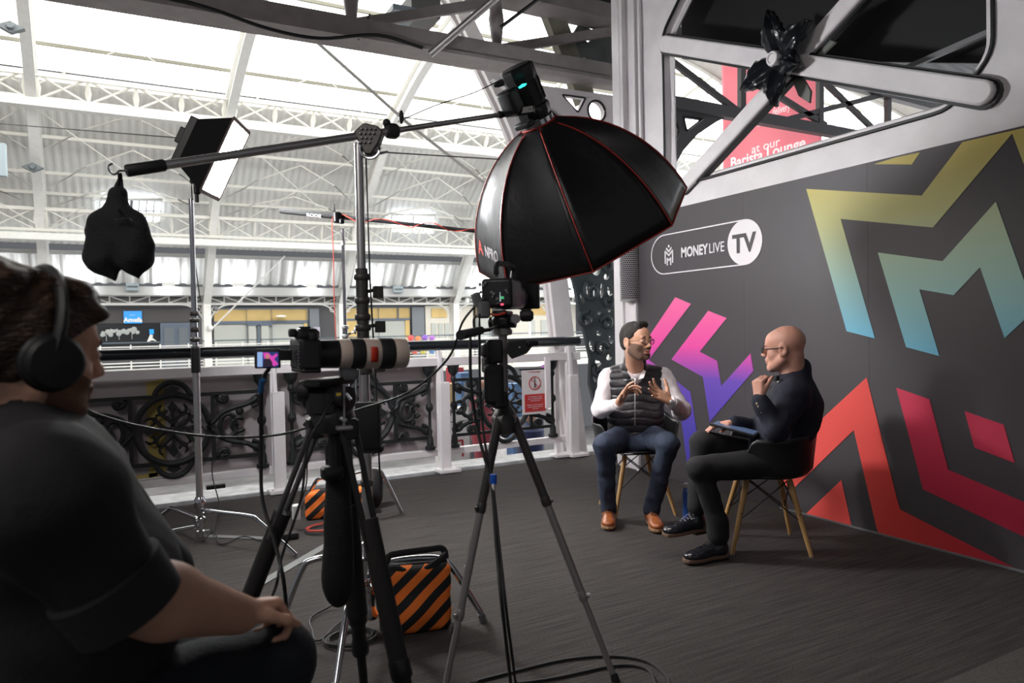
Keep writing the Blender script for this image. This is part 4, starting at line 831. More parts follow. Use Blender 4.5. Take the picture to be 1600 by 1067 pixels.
def sdf_obj(name, sdf, h, m, parent=None, post=None, smooth_it=2, lo=None, hi=None):
    vs, Q = surface(sdf, h, lo, hi, post)
    # gentle relaxation
    for _ in range(smooth_it):
        s_ = np.zeros_like(vs); n_ = np.zeros(len(vs))
        for a in range(4):
            b = (a+1) % 4; np.add.at(s_, Q[:, a], vs[Q[:, b]]); np.add.at(n_, Q[:, a], 1); np.add.at(s_, Q[:, b], vs[Q[:, a]]); np.add.at(n_, Q[:, b], 1)
        vs = vs*.5+.5*s_/np.maximum(n_, 1)[:, None]
    me = bpy.data.meshes.new(name); me.vertices.add(len(vs)); me.vertices.foreach_set('co', vs.astype(np.float32).ravel()); me.loops.add(len(Q)*4); me.loops.foreach_set('vertex_index', Q.astype(np.int32).ravel())
    me.polygons.add(len(Q)); me.polygons.foreach_set('loop_start', np.arange(0, len(Q)*4, 4, dtype=np.int32)); me.update(calc_edges=True); me.validate(); me.shade_smooth(); me.materials.append(m)
    o = bpy.data.objects.new(name, me); COL.objects.link(o)
    if parent: o.parent = parent; o.matrix_parent_inverse = Matrix.Translation(-parent.location) if parent.type == 'EMPTY' else Matrix()
    return o
def wav(P_, fx, amp, seed=0):
    """soft cloth folds: a few crossed waves"""
    r = np.random.default_rng(seed); s = 0
    for i in range(5):
        d = r.normal(size=3); d /= np.linalg.norm(d); w = fx*(.6+.5*i); ph = r.uniform(0, 6); e = r.normal(size=3); s = s+np.sin(P_@d*w+ph+1.5*np.sin(P_@e*fx*.4))/(1+.5*i)
    return s*amp/2.2
# ================================================================== FILM EQUIPMENT
def vert(c, z0, z1): return V((c[0], c[1], z0)), V((c[0], c[1], z1))
def striped_bag(name, lab, pts_top, drop, thick, parent=None):
    pass
stripe = bpy.data.materials.new('orange_black_stripes'); stripe.use_nodes = True; nt = stripe.node_tree; b = nt.nodes['Principled BSDF']; b.inputs['Roughness'].default_value = .8
g = nt.nodes.new('ShaderNodeTexCoord'); d1 = nt.nodes.new('ShaderNodeVectorMath'); d1.operation = 'DOT_PRODUCT'; d1.inputs[1].default_value = (.83, -.40, -1.0); nt.links.new(g.outputs['Object'], d1.inputs[0])
w1 = nt.nodes.new('ShaderNodeMath'); w1.operation = 'MULTIPLY'; w1.inputs[1].default_value = 10.5; nt.links.new(d1.outputs['Value'], w1.inputs[0]); w2 = nt.nodes.new('ShaderNodeMath'); w2.operation = 'FRACT'; nt.links.new(w1.outputs[0], w2.inputs[0])
w3 = nt.nodes.new('ShaderNodeMath'); w3.operation = 'GREATER_THAN'; w3.inputs[1].default_value = .5; nt.links.new(w2.outputs[0], w3.inputs[0]); mx = nt.nodes.new('ShaderNodeMix'); mx.data_type = 'RGBA'; mx.inputs['A'].default_value = (.012, .012, .013, 1); mx.inputs['B'].default_value = (1.0, .22, .03, 1)
nt.links.new(w3.outputs[0], mx.inputs['Factor']); nt.links.new(mx.outputs['Result'], b.inputs['Base Color'])
# ---------------------------------------------- heavy boom stand
BC = V((.865, 2.945, 0)); zz = lambda v, t, h0=518: EYE-(v-h0)/FPX*t
st = thing('boom_stand', 'heavy chrome and steel boom stand with bent tube legs carrying the long boom', 'light stand', BC)
m = MB(); m.cyl(*vert(BC, .10, 1.15), .023, n=18); m.build('lower_column', steel, st)
m = MB(); m.cyl(*vert(BC, 1.1, 1.55), .026, n=18); m.build('middle_column', dull_steel, st)
m = MB(); m.cyl(*vert(BC, 1.5, 2.08), .0185, n=18); m.build('upper_column', steel, st)
for z, r_ in ((1.50, .034), (1.40, .032), (1.33, .034), (1.285, .034), (1.15, .035), (1.10, .035), (.62, .028)):
    m = MB(); m.lathe(BC+V((0, 0, z)), (0, 0, 1), [(0, r_*.85), (.006, r_), (.022, r_), (.028, r_*.85)], 18); m.build('collar', dull_steel, st)
for z, a in ((1.45, .3), (1.30, -.1), (1.13, .3)):
    m = MB(); d = V((math.cos(a), math.sin(a)*.3, .15)); p = BC+V((0, 0, z)); m.cyl(p+d*.02, p+d*.055, .009, n=8); m.box(p+d*.075+V((0, 0, -.01)), (.045, .018, .05)); m.build('locking_knob', dull_steel, st, bevel=.006)
m = MB(); m.lathe(BC+V((0, 0, .05)), (0, 0, 1), [(0, .03), (.02, .035), (.05, .024), (.12, .024), (.13, .036), (.15, .036), (.16, .024), (.22, .024), (.23, .038), (.26, .038), (.27, .026), (.33, .03), (.34, .02)], 16)
for a in range(6): m.cyl(BC+V((0, 0, .18+.03*(a % 3)))+V((math.cos(a), math.sin(a), 0))*.02, BC+V((0, 0, .18+.03*(a % 3)))+V((math.cos(a), math.sin(a), 0))*.048, .008, n=8)
m.build('hub', chrome, st)
for ft, zh in (((1.32, 2.77), .27), ((.50, 3.06), .30), ((.60, 2.49), .22)):
    f = V((ft[0], ft[1], 0)); d = (f-BC).normalized(); L = (f-BC).length; p0 = BC+V((0, 0, zh)); q = BC+d*L*.62+V((0, 0, zh+.02)); m = MB()
    m.tube(bez([p0, BC+d*L*.3+V((0, 0, zh+.025)), q, BC+d*L*.74+V((0, 0, zh-.03)), f+V((0, 0, .02))], 5), .0135, 12); lg_ = m.build('leg', chrome, st); m = MB(); m.cyl(f+V((0, 0, 0)), f+d*-.01+V((0, 0, .035)), .0165, n=12); m.build('foot_tip', greyp, lg_)
m = MB(); c = D(575.5, 664, 2.9); m.rbox(c, (.10, .05, .19), .008, Matrix.Rotation(-.5, 3, 'Z')); m.rbox(c+V((.01, .01, -.10)), (.105, .055, .03), .01, Matrix.Rotation(-.5, 3, 'Z')); tag(m.build('battery_box', blackm), 'tall matt black power box hanging on the boom stand column', 'power box')
m = MB(); m.cyl(D(556, 560, 2.95), D(556, 640, 2.95), .004, n=6); m.cyl(D(562, 560, 2.95), D(562, 640, 2.95), .003, n=6); m.build('grip_rod', chrome, st)
# boom
t = thing('counterweight_boom', 'long steel boom with black foam grip reaching from weight bag to studio lamp', 'boom', D(575, 212, 3.))
L0, R1_ = D(197, 267, 2.42), D(800, 176.5, 3.50); bp0 = lambda u: L0.lerp(R1_, (lambda x: x)(((1/2.42)-(1/2.42+(1/3.5-1/2.42)*(u-197)/603))/((1/2.42)-(1/3.5))*(1)))
def bpt(u):
    s = (u-197)/603; iz = (1-s)/2.42+s/3.50; return L0.lerp(R1_, (1/iz-2.42)/(3.50-2.42))
m = MB(); m.cyl(bpt(245), bpt(622), .0165, n=16); m.build('outer_tube', steel, t); m = MB(); m.cyl(bpt(600), bpt(785), .0125, n=16); m.build('inner_tube', steel, t)
m = MB(); m.lathe(bpt(197), bpt(250)-bpt(197), [(0, .019), (.005, .0215), (.125, .0215), (.13, .018)], 16); m.build('foam_grip', rubber, t)
m = MB(); m.tube(bez([bpt(197), bpt(197)+V((-.02, .01, -.0)), bpt(197)+V((-.035, .018, -.012)), bpt(197)+V((-.05, .025, 0)), bpt(197)+V((-.052, .027, .018)), bpt(197)+V((-.04, .02, .026))], 5), .0035, 6); m.build('hook', chrome, t)
pv = bpt(577); ax = (R1_-L0).normalized(); m = MB()
pl = [D(552, 205, 2.95), D(568, 191, 2.95), D(590, 196, 2.95), D(598, 205, 2.95), D(592, 222, 2.95), D(580, 241, 2.95), D(570, 241, 2.95), D(560, 222, 2.95)]; m.prism(pl, _F*.055); m.build('pivot_plate', dull_steel, t, bevel=.006)
m = MB()
for i in range(4):
    for j in range(4-i//2): m.sph(D(565+j*7-(i % 2)*2, 201+i*7, 2.945), .006, 8, 5)
m.build('dimples', steel, t); m = MB(); m.tube(arc(D(578, 232, 2.97), .042, 0, 2*math.pi, 24, V(_R), V(_U))[:-1], .006, 8, closed=True); m.build('ring_handle', chrome, t)
m = MB(); m.rbox(bpt(612), (.07, .05, .06), .02); m.sph(D(604, 192, 3.05), .018, 10, 6); m.build('sleeve', rubber, t); m = MB(); m.sph(D(627, 183, 3.05), .022, 10, 6, sc=(.5, .6, 1.4)); m.build('lever', rubber, t)
m = MB(); m.lathe(bpt(778), ax, [(0, .014), (.01, .018), (.02, .018), (.03, .015), (.09, .015), (.095, .02), (.13, .02)], 12); m.build('spigot', blackp, t)
m = MB(); m.cyl(D(572, 244, 2.97), D(606, 237, 3.0), .008, .005, n=8); m.build('safety_lever', steel, t); m = MB(); m.cyl(D(600, 238, 3.), D(780, 249, 3.6), .003, n=5); tag(m.build('steel_wire', greyp), 'thin steel wire from the boom pivot towards the softbox', 'wire')
m = MB(); m.tube(bez([D(622, 190, 3.1), D(680, 165, 3.2), D(740, 145, 3.35), D(782, 125, 3.5)], 8), .0028, 5); tag(m.build('power_cable', rubber), 'thin dark cable hanging above the boom between lever and lamp', 'cable')
m = MB(); m.tube([BC+V((.024, -.02, 2.1)), BC+V((.028, -.024, 1.5)), BC+V((.04, -.03, 1.1)), BC+V((.05, -.03, .6))], .004, 6); tag(m.build('power_cable', rubber), 'black cable running straight down the boom stand column', 'cable')
# weight bag
wbg = thing('weight_bag', 'black fabric weight bag with two hanging lobes hooked on the boom end', 'bag', D(185, 300, 2.4)); T = 2.36
s = SDF(.03); s.cap(D(183, 305, T), D(181, 322, T), .03, .035); s.ell(D(168, 365, T), (.06, .05, .085)); s.ell(D(205, 368, T), (.055, .05, .085)); s.ell(D(157, 393, T), (.052, .045, .06)); s.ell(D(214, 398, T), (.05, .045, .06)); s.ell(D(185, 345, T), (.05, .05, .055))
s.cap(D(165, 410, T), D(180, 439, T), .05, .006); s.cap(D(207, 410, T), D(218, 438, T), .045, .006); s.cap(D(150, 355, T), D(142, 362, T), .02, .015); s.cap(D(222, 365, T), D(230, 380, T), .025, .015)
sdf_obj('bag_body', s, .006, blackf, wbg, post=lambda f, p: f+wav(p, 45, .006, 3))
m = MB(); m.tube([D(186, 271, T), D(184, 290, T), D(182, 312, T)], [.006, .010, .018], 8, w=1.2); m.tube([D(188, 271, T+.01), D(190, 290, T), D(190, 312, T)], [.005, .006, .008], 6); m.build('strap', blackf, wbg)
m = MB(); m.tube([D(180, 345, T-.07), D(181, 342, T-.07), D(200, 340, T-.07), D(206, 342, T-.07), D(207, 346, T-.07)], .0025, 5); m.tube([D(186, 328, T-.05), D(193, 341, T-.07)], .004, 5); m.build('buckle', chrome, wbg)
# ---------------------------------------------- studio lamp and octagonal softbox
ON = V((.52, .18, -.83)).normalized()
OC = V((2.18, 3.23, 1.81))
# values from the fit of the rim corners
th_, ph_, rot_ = -5.05, -.98, 2.49
ON = V((math.sin(th_)*math.cos(ph_), math.cos(th_)*math.cos(ph_), math.sin(ph_))); e1 = ON.cross(V((0, 0, 1))).normalized(); e2 = ON.cross(e1)
OR, OL = .605, .62; AP = OC-ON*OL
sb = thing('octagonal_softbox', 'large black octagonal softbox with red piping angled down over the two seated men', 'softbox', AP)
def octp(k, t, bulge=0.):
    a = rot_+k*math.pi/4; r_ = .085+(OR-.085)*math.sin(t*math.pi/2)**.78; return AP+ON*(OL*(1-math.cos(t*math.pi/2)*1.0) if 1 else 0)+(e1*math.cos(a)+e2*math.sin(a))*r_
def prof_t(t): return .085+(OR-.085)*(.68*math.sin(t*math.pi/2)+.32*t), OL*(.35*t+.65*(1-math.cos(t*math.pi/2)))
def op(k, t, r_add=0):
    a = rot_+k*math.pi/4; r_, z = prof_t(t); return AP+ON*z+(e1*math.cos(a)+e2*math.sin(a))*(r_+r_add)
bf = mat('softbox_black_nylon', (.010, .010, .011), .38, bump=.55, bscale=9, coat=.0)
mm = MB(); NS = 12; NT = 16
for k in range(8):
    def fn(u, v, k=k):
        p = op(k, v).lerp(op(k+1, v), u); sag = math.sin(u*math.pi)*.018*math.sin(v*math.pi); return p-(p-(AP+ON*(p-AP).dot(ON))).normalized()*sag
    mm.grid(fn, NS, NT)
mm.build('fabric_shell', bf, sb, solid=.003, smooth=30)
for k in range(8): m = MB(); m.tube([op(k, i/14, .003) for i in range(15)], .0035, 6); m.build('red_seam', redpipe, sb)
m = MB(); m.tube([op(k, 1, .002) for k in range(8)], .004, 6, closed=True); m.tube([op(k/4, 0, .004) for k in range(32)], .005, 6, closed=True); m.build('rim_piping', redpipe, sb)
m = MB(); m.lathe(AP-ON*.04, ON, [(0, .078), (.01, .088), (.045, .088), (.05, .08)], 24); m.build('speed_ring', chrome, sb)
dif = mat('glowing_softbox_diffuser', (.9, .9, .9), .6, emit=(1, .93, .90), es=SOFTBOX_W/3.5)
m = MB(); m.prism([OC-ON*.02+(op(k, 1)-OC)*.985 for k in range(8)], ON*.002); m.build('diffuser', dif, sb, smooth=0)
# panel print on the leftmost panel
k0 = 0; ca, cb = op(0, .93), op(7, .93)
pm = (op(0, .84).lerp(op(7, .84), .22)); ux_ = (op(7, .84)-op(0, .84)).normalized(); uu = (op(0, .7).lerp(op(7, .7), .5)-op(0, .95).lerp(op(7, .95), .5)).normalized()
for s_, fb in (('', 1),):
    nrm_ = ux_.cross(uu)
    if nrm_.dot(V(_C)-pm) < 0: ux_ = -ux_; pm = op(0, .84).lerp(op(7, .84), .85)
text('print_text', 'NPRO', .085, pm+ux_*.12, ux_, uu, mat('faded_white_print', (.6, .56, .57), .6), sb, off=.022, fit=.19)
text('print_text', 'A', .10, pm+ux_*.01, ux_, uu, redp, sb, off=.020, bold=.004, fit=.08)
# lamp head
lh = thing('studio_lamp', 'black studio lamp head with glowing cyan display clamped at the boom end', 'lamp', AP-ON*.2)
yk = ON.cross(V((0, 0, 1))).normalized(); m = MB(); base = AP-ON*.04
m.lathe(base, -ON, [(0, .085), (.02, .092), (.05, .092), (.06, .082), (.19, .082), (.20, .088), (.25, .088), (.26, .075)], 10); m.build('lamp_body', blackp, lh, smooth=30)
m = MB()
for k in range(10):
    a = 2*math.pi*k/10; x, y, _ = frame(ON); d = x*math.cos(a)+y*math.sin(a); m.bar(base-ON*.07+d*.083, base-ON*.18+d*.083, .006, .012, d)
m.build('cooling_fins', blackm, lh)
m = MB(); c = D(798, 160, 3.42); m.rbox(c, (.09, .08, .12), .015, frame_rot := Matrix((e1, e2, ON)).transposed()); m.build('fan_housing', blackp, lh, bevel=.004)
m = MB(); m.tube(bez([D(802, 133, 3.5), D(800, 120, 3.5), D(812, 113, 3.5), D(834, 112, 3.5), D(838, 126, 3.5)], 5), .008, 6, w=1.5); m.build('carry_handle', rubber, lh)
m = MB(); m.prism([D(810, 136, 3.35), D(816, 131, 3.35), D(823, 130, 3.35), D(821, 133, 3.35), D(812, 137.5, 3.35)], _F*.01); m.build('display', mat('cyan_display', (0, .5, .4), .4, emit=(.05, .9, .72), es=1.6), lh, smooth=0)
m = MB(); m.lathe(D(786, 128, 3.5), V(_R)*-.6+V(_U)*-.3, [(0, .018), (.03, .016), (.05, .006)], 8); m.cyl(D(786, 128, 3.5), D(800, 140, 3.5), .008, n=6); m.build('plug', rubber, lh)
m = MB(); m.bar(D(795, 177, 3.45), D(835, 171, 3.42), .03, .035); m.rbox(D(820, 195, 3.5), (.1, .06, .03), .01, Matrix((e1, e2, ON)).transposed()); m.build('yoke', blackp, lh, bevel=.004)
text('lamp_print', 'amaran', .02, D(826, 172, 3.33), V(_R)*.98-V(_U)*.0, V(_U), mat('faded_grey_print', (.06, .06, .06), .6), lh, fit=.06)
# ---------------------------------------------- square LED lamp on chrome stand
LB = F0(314, 846); tl_ = 4.387; ls = thing('lamp_stand', 'tall chrome light stand with turtle base holding the square lamp', 'light stand', LB)
m = MB(); m.cyl(*vert(LB, .2, 1.12), .021, n=16); m.build('lower_column', steel, ls); m = MB(); m.cyl(*vert(LB, 1.1, 1.60), .0175, n=16); m.build('middle_column', chrome, ls); m = MB(); m.cyl(*vert(LB, 1.35, 2.12), .0155, n=16); m.build('upper_column', chrome, ls)
for z in (1.40, 1.36, 1.30, 1.24, 1.18): m = MB(); m.lathe(LB+V((0, 0, z)), (0, 0, 1), [(0, .022), (.008, .031 if z in (1.36, 1.24) else .026), (.02, .031 if z in (1.36, 1.24) else .026), (.03, .022)], 16); m.build('collar', dull_steel, ls)
m = MB(); m.cyl(*vert(LB, 1.05, 1.20), .027, n=16); m.build('rubber_sleeve', rubber, ls)
m = MB(); m.lathe(LB+V((0, 0, .02)), (0, 0, 1), [(0, .02), (.01, .03), (.05, .03), (.055, .018), (.09, .018), (.10, .032), (.13, .032), (.14, .02), (.18, .022), (.2, .034), (.24, .034), (.26, .024)], 14)
for a in range(5): m.cyl(LB+V((0, 0, .06+.04*a)), LB+V((0, 0, .06+.04*a))+V((math.cos(a*2), math.sin(a*2), 0))*.05, .009, n=8)
m.build('hub', chrome, ls)
for ft, zh, mid in (((.79, 4.13), .20, .55), ((-.30, 4.60), .10, .6), ((.10, 5.45), .14, .6)):
    f = V((ft[0], ft[1], 0)); d = (f-LB); m = MB(); m.tube(bez([LB+V((0, 0, zh)), LB+d*.25+V((0, 0, zh)), LB+d*mid+V((0, 0, zh)), LB+d*(mid+.1)+V((0, 0, zh-.03)), f+V((0, 0, .012))], 5), .0125, 12); m.build('leg', chrome, ls)
t = thing('square_lamp', 'bright square lamp panel in a black hood facing right on the chrome stand', 'lamp', D(312, 290, 4.4))
n_ = V((.82, -.30, -.42)).normalized(); a1 = V(_R)*.40+V(_U)*.91; a1 = (a1-n_*a1.dot(n_)).normalized(); a2 = n_.cross(a1).normalized(); c = D(353, 251, 4.34)
lh1, lh2 = .235, .19
def qd(cc, s1, s2): return [cc+a1*i*s1+a2*j*s2 for i, j in ((1, 1), (1, -1), (-1, -1), (-1, 1))]
led = mat('glowing_square_panel', (1, 1, 1), .5, emit=(.97, .98, 1.0), es=LED_E)
m = MB(); m.prism(qd(c-n_*.012, lh1*.93, lh2*.93), -n_*.004); m.build('glowing_front', led, t, smooth=0)
fr, bk_ = qd(c, lh1, lh2), qd(c-n_*.20, lh1*.62, lh2*.62); m = MB(); m.add(fr+bk_, [(0, 1, 5, 4), (1, 2, 6, 5), (2, 3, 7, 6), (3, 0, 4, 7)]); m.build('fabric_hood', blackf, t, smooth=0, solid=.006)
m = MB()
for i in range(4): m.bar(fr[i], fr[(i+1) % 4], .022, .008, n_)
m.build('hood_lip', mat('brown_grey_velcro', (.16, .12, .11), .8), t)
m = MB(); m.prism(qd(c-n_*.20, .15, .12), -n_*.05); m.prism(qd(c-n_*.25+a1*.02, .05, .06), -n_*.05); m.build('panel_back', blackp, t, bevel=.006); m = MB(); m.bar(D(302, 218, 4.5), D(313, 196, 4.5), .012, .006); m.build('edge_light', chrome, t)
m = MB(); m.tube([D(282, 207, 4.5), D(300, 228, 4.45)], .006, 6); m.tube(bez([D(300, 222, 4.5), D(286, 222, 4.5), D(284, 232, 4.5), D(290, 238, 4.5)], 4), .004, 5); m.build('antenna', rubber, t)
m = MB(); m.cyl(D(308, 316, 4.4), D(307, 285, 4.4), .012, n=8); m.rbox(D(308, 296, 4.4), (.04, .04, .06), .01); m.rbox(D(303, 272, 4.45), (.05, .05, .12), .01); m.cyl(D(296, 262, 4.42), D(312, 300, 4.4), .012, n=6); m.build('tilt_bracket', blackp, t)
m = MB(); m.tube(bez([D(299, 285, 4.42), D(301, 330, 4.4), D(304, 400, 4.37), D(313, 470, 4.35)], 6), .0035, 5); tag(m.build('power_cable', rubber), 'black cable hanging beside the square lamp stand column', 'cable')
m = MB(); m.cyl(D(-40, 190, 7), D(300, 217, 4.5), .004, n=5); tag(m.build('overhead_wire', rubber), 'long thin black wire from the left edge of the photo to the square lamp', 'wire')
# ---------------------------------------------- microphone boom on small stand
MC = F0(547, 818); tm = 4.62; ms = thing('microphone_stand', 'thin chrome stand with bent legs holding the microphone boom pole', 'stand', MC)
m = MB(); m.cyl(*vert(MC, .15, .95), .014, n=12); m.cyl(*vert(MC, .9, 1.30), .019, n=12); m.build('lower_column', chrome, ms); m = MB(); m.cyl(*vert(MC, 1.25, 1.97), .0115, n=12); m.build('upper_column', chrome, ms)
for z in (1.30, 1.24, 1.06, .98, 1.86): m = MB(); m.lathe(MC+V((0, 0, z)), (0, 0, 1), [(0, .016), (.006, .024 if z < 1.8 else .015), (.022, .024 if z < 1.8 else .015), (.028, .016)], 12); m.build('collar', steel, ms)
for z in (1.26, 1.02): m = MB(); m.cyl(MC+V((0, 0, z)), MC+V((.05, -.02, z+.02)), .008, n=6); m.sph(MC+V((.06, -.025, z+.03)), .02, 8, 6, sc=(.5, .7, 1.2)); m.build('locking_knob', steel, ms)
for ft, zh in (((1.63, 4.72), .33), ((.98, 5.05), .28), ((1.2, 4.45), .2)):
    f = V((ft[0], ft[1], 0)); d = f-MC; m = MB(); m.tube(bez([MC+V((0, 0, zh)), MC+d*.3+V((0, 0, zh+.01)), MC+d*.55+V((0, 0, zh)), MC+d*.68+V((0, 0, zh-.06)), f+V((0, 0, .01))], 5), .0125, 10); m.build('leg', chrome, ms)
t = thing('boom_pole', 'black microphone boom pole with white lettering at its thick left end and red cable', 'boom pole', D(527, 338, 4.6))
A, B = D(437, 329, 4.68), D(524, 338, 4.6); m = MB(); m.lathe(A, B-A, [(0, .008), (.008, .018), (.05, .0185), ((B-A).length, .0185), ((B-A).length+.12, .014)], 12); m.build('grip', mat('matte_black_grip', (.005, .005, .005), .95), t)
m = MB(); m.cyl(B, D(760, 363, 4.35), .0125, .011, n=10); m.build('pole', mat('carbon_black', (.02, .02, .022), .3), t)
text('grip_text', 'RODE', .026, D(479, 337.5, 4.62), (B-A), V(_U), lw, t, off=.002, fit=.10)
m = MB(); m.rbox(D(527, 340, 4.57), (.05, .05, .07), .012); m.cyl(D(523, 342, 4.55), D(522, 318, 4.55), .008, .005, n=6); m.rbox(D(534, 346, 4.55), (.03, .03, .03), .008); m.build('cradle', blackp, t)
m = MB(); pts = []
for i in range(60):
    u = 528+(755-528)*i/59; a = i*.33; base_ = D(u, 338.5+(u-524)*.106, 4.6-(u-527)*.00108); pts.append(base_+V(_U)*(.022*math.cos(a)*(.6 if i % 30 > 15 else 1))+V(_F)*-.018*abs(math.sin(a))-V(_F)*.012)
m.tube(pts, .0032, 5); m.tube(bez([D(525, 338, 4.55), D(519, 345, 4.55), D(521, 400, 4.55), D(522, 460, 4.55), D(526, 540, 4.5), D(536, 600, 4.5), D(537, 700, 4.5), F0(545, 770, .35)], 6), .0032, 5); tag(m.build('microphone_cable', redp), 'thin red cable wound along the boom pole and hanging down its stand', 'cable')
# striped sandbags
def sandbag(lab, c, ux, w, h_, d, handle, tilt=0.):
    t = thing('sandbag', lab, 'sandbag', c); ux = V(ux).normalized(); uy = V((-ux.y, ux.x, 0)); Rm = np.array(Matrix((ux, uy, V((0, 0, 1)))).transposed())
    s = SDF(.03); s.box(c+V((0, 0, h_/2)), (w/2, d/2, h_/2), Rm, .028); s.ell(c+V((0, 0, h_*.32)), (w*.45, d*.72, h_*.34), Rm)
    sdf_obj('bag_body', s, .008, stripe, t, post=lambda f, p: np.maximum(f+wav(p, 28, .004, 5), -(p[:, 2]-.004)))
    if handle:
        m = MB(); top = c+V((0, 0, h_))
        m.tube(bez([top-ux*w*.42+V((0, 0, -.02)), top-ux*w*.36+V((0, 0, .035)), top-ux*w*.2+V((0, 0, .045)), top+ux*w*.2+V((0, 0, .05)), top+ux*w*.42+V((0, 0, .045)), top+ux*w*.46+V((0, 0, -.03))], 5), .014, 8, w=.5)
        m.tube(bez([top-ux*w*.42-uy*.04+V((0, 0, -.03)), top-ux*w*.3-uy*.05+V((0, 0, .0)), top-uy*.055+V((0, 0, -.035)), top+ux*w*.3-uy*.05+V((0, 0, .01)), top+ux*w*.45-uy*.03+V((0, 0, .03))], 5), .016, 8, w=.6); m.bar(top-ux*w*.46+V((0, 0, -.005)), top+ux*w*.46+V((0, 0, -.005)), .05, .02); m.build('handle', blackf, t)
    return t
sandbag('orange and black striped sandbag with black handle beside the boom stand', V((1.04, 2.86, 0)), (.95, -.25, 0), .30, .285, .13, True)
sandbag('orange and black striped sandbag at the foot of the microphone stand', V((1.24, 4.90, 0)), (.98, -.18, 0), .46, .19, .12, False)
m = MB(); 
s = SDF(.03); c = F0(584, 792); s.ell(c+V((0, 0, .11)), (.07, .08, .12)); s.ell(c+V((.02, 0, .2)), (.05, .05, .07)); tag(sdf_obj('black_pouch', s, .01, blackf, post=lambda f, p: f+wav(p, 30, .008, 8)), 'black fabric pouch leaning by the striped sandbag at the microphone stand', 'pouch')
def coil(lab, c, r, n, mt, cat='cable', rr=.0035, nm='cable_coil'):
    m = MB(); rg_ = np.random.default_rng(int(c.x*1000)); pts = []
    for i in range(n*18): a = 2*math.pi*i/18; q = r*(1+.10*math.sin(i*.21)+.05*math.sin(i*.47)); pts.append(c+V((math.cos(a)*q, math.sin(a)*q*.8, .006+.0018*(i/18)+.004*abs(math.sin(i*.3)))))
    m.tube(pts, rr, 5); return tag(m.build(nm, mt), lab, cat)
coil('coil of red cable lying on the carpet before the microphone stand', F0(508, 826), .115, 4, redp); coil('coil of black cable under the red coil on the carpet', F0(508, 829), .125, 3, rubber)
coil('tangle of black cable on the carpet left of the nearer sandbag', F0(548, 1000), .10, 6, rubber)
# carpet tape, adaptors
tp = mat('grey_gaffer_tape', (.16, .165, .16), .6, var=.1)
m = MB(); a, b_ = F0(398, 918), F0(545, 832); d = (b_-a).normalized(); n_ = V((-d.y, d.x, 0))*.028
m.prism([a-n_, b_-n_, b_+n_, a+n_], (0, 0, .003)); m.v = [(x, y, z+.002) for x, y, z in m.v]; tag(m.build('floor_tape', tp, smooth=0), 'long strip of grey tape crossing the carpet behind the black tripod', 'tape')
m = MB(); a, b_ = F0(322, 838), F0(455, 843); d = (b_-a).normalized(); n_ = V((-d.y, d.x, 0))*.026; m.prism([a-n_, b_-n_, b_+n_, a+n_], (0, 0, .003)); m.v = [(x, y, z+.002) for x, y, z in m.v]; tag(m.build('floor_tape', tp, smooth=0), 'short strip of grey tape at the base of the square lamp stand', 'tape')
m = MB(); m.rbox(F0(445, 843)+V((0, 0, .02)), (.16, .08, .04), .01); tag(m.build('power_adaptor', blackp), 'black power adaptor on the carpet behind the black tripod leg', 'adaptor')
m = MB(); m.rbox(rp(337, 756, RY-.04)+V((0, 0, -.02)), (.14, .05, .03), .006); tag(m.build('extension_block', blackp), 'small black socket block hanging at the bottom rail of the balcony railing', 'socket')
m = MB(); m.tube(bez([rp(332, 720, RY-.03), rp(332, 745, RY-.05), F0(343, 790, .1), F0(337, 815, .03), F0(334, 838, .006)], 6), .004, 5); tag(m.build('power_cable', rubber), 'thin black cable dropping from the iron panel to the carpet', 'cable')
m = MB(); m.rbox(F0(463, 800, .12), (.05, .05, .10), .01); tag(m.build('white_plug', whitep), 'white plug adaptor hanging on the microphone stand left leg', 'plug'); m = MB(); m.tube(bez([F0(480, 700, .7), F0(478, 760, .3), F0(463, 800, .1), F0(456, 835, .02)], 6), .004, 5); tag(m.build('plug_cable', rubber), 'black cable through the white plug adaptor', 'cable')
m = MB(); m.tube(bez([F0(316, 845, .01), F0(335, 830, .01), F0(345, 850, .01), F0(380, 838, .008), F0(410, 845, .008), F0(440, 842, .01)], 6), .004, 5); tag(m.build('floor_cable', rubber), 'thin black cable wriggling along the floor by the lamp stand base', 'cable')
# ---------------------------------------------- tripod with cinema camera
def tripod(t, ap, feet, sects, mats, names=('upper_leg', 'lower_leg', 'foot'), r0=.02, spread=.03, double=False):
    for f in feet:
        d = f-ap; hd = V((d.x, d.y, 0)).normalized(); a = ap+hd*spread; L = (f-a); prev = None
        for i, (s0, s1, r_) in enumerate(sects):
            m = MB()
            if double and i == 0:
                sd = hd.cross(V((0, 0, 1)))*.022
                for q in (-1, 1): m.cyl(a+L*s0+sd*q, a+L*s1+sd*q*.7, r_*.5, n=10)
                m.box(a+L*s1, (.05, .05, .05))
            else: m.cyl(a+L*s0, a+L*s1, r_, n=14)
            o = m.build(names[min(i, len(names)-1)], mats[i], t)
ta = V((1.2, 2.30, .95)); tg = thing('camera_tripod', 'tall tripod with silver grey lower legs in the middle of the deck', 'tripod', (1.2, 2.3, 0))
silver = mat('grey_silver_tube', (.30, .28, .27), .38, .35); lch = mat('dark_bronze_tube', (.045, .04, .038), .4)
FT = [V((1.503, 2.056, 0)), F0(711, 988), V((.86, 2.16, 0))]
tripod(tg, ta, FT, [(0, .33, .0165), (.31, .68, .0145), (.66, 1.0, .0115)], [lch, silver, silver], ('upper_leg', 'middle_leg', 'lower_leg'), spread=.035)
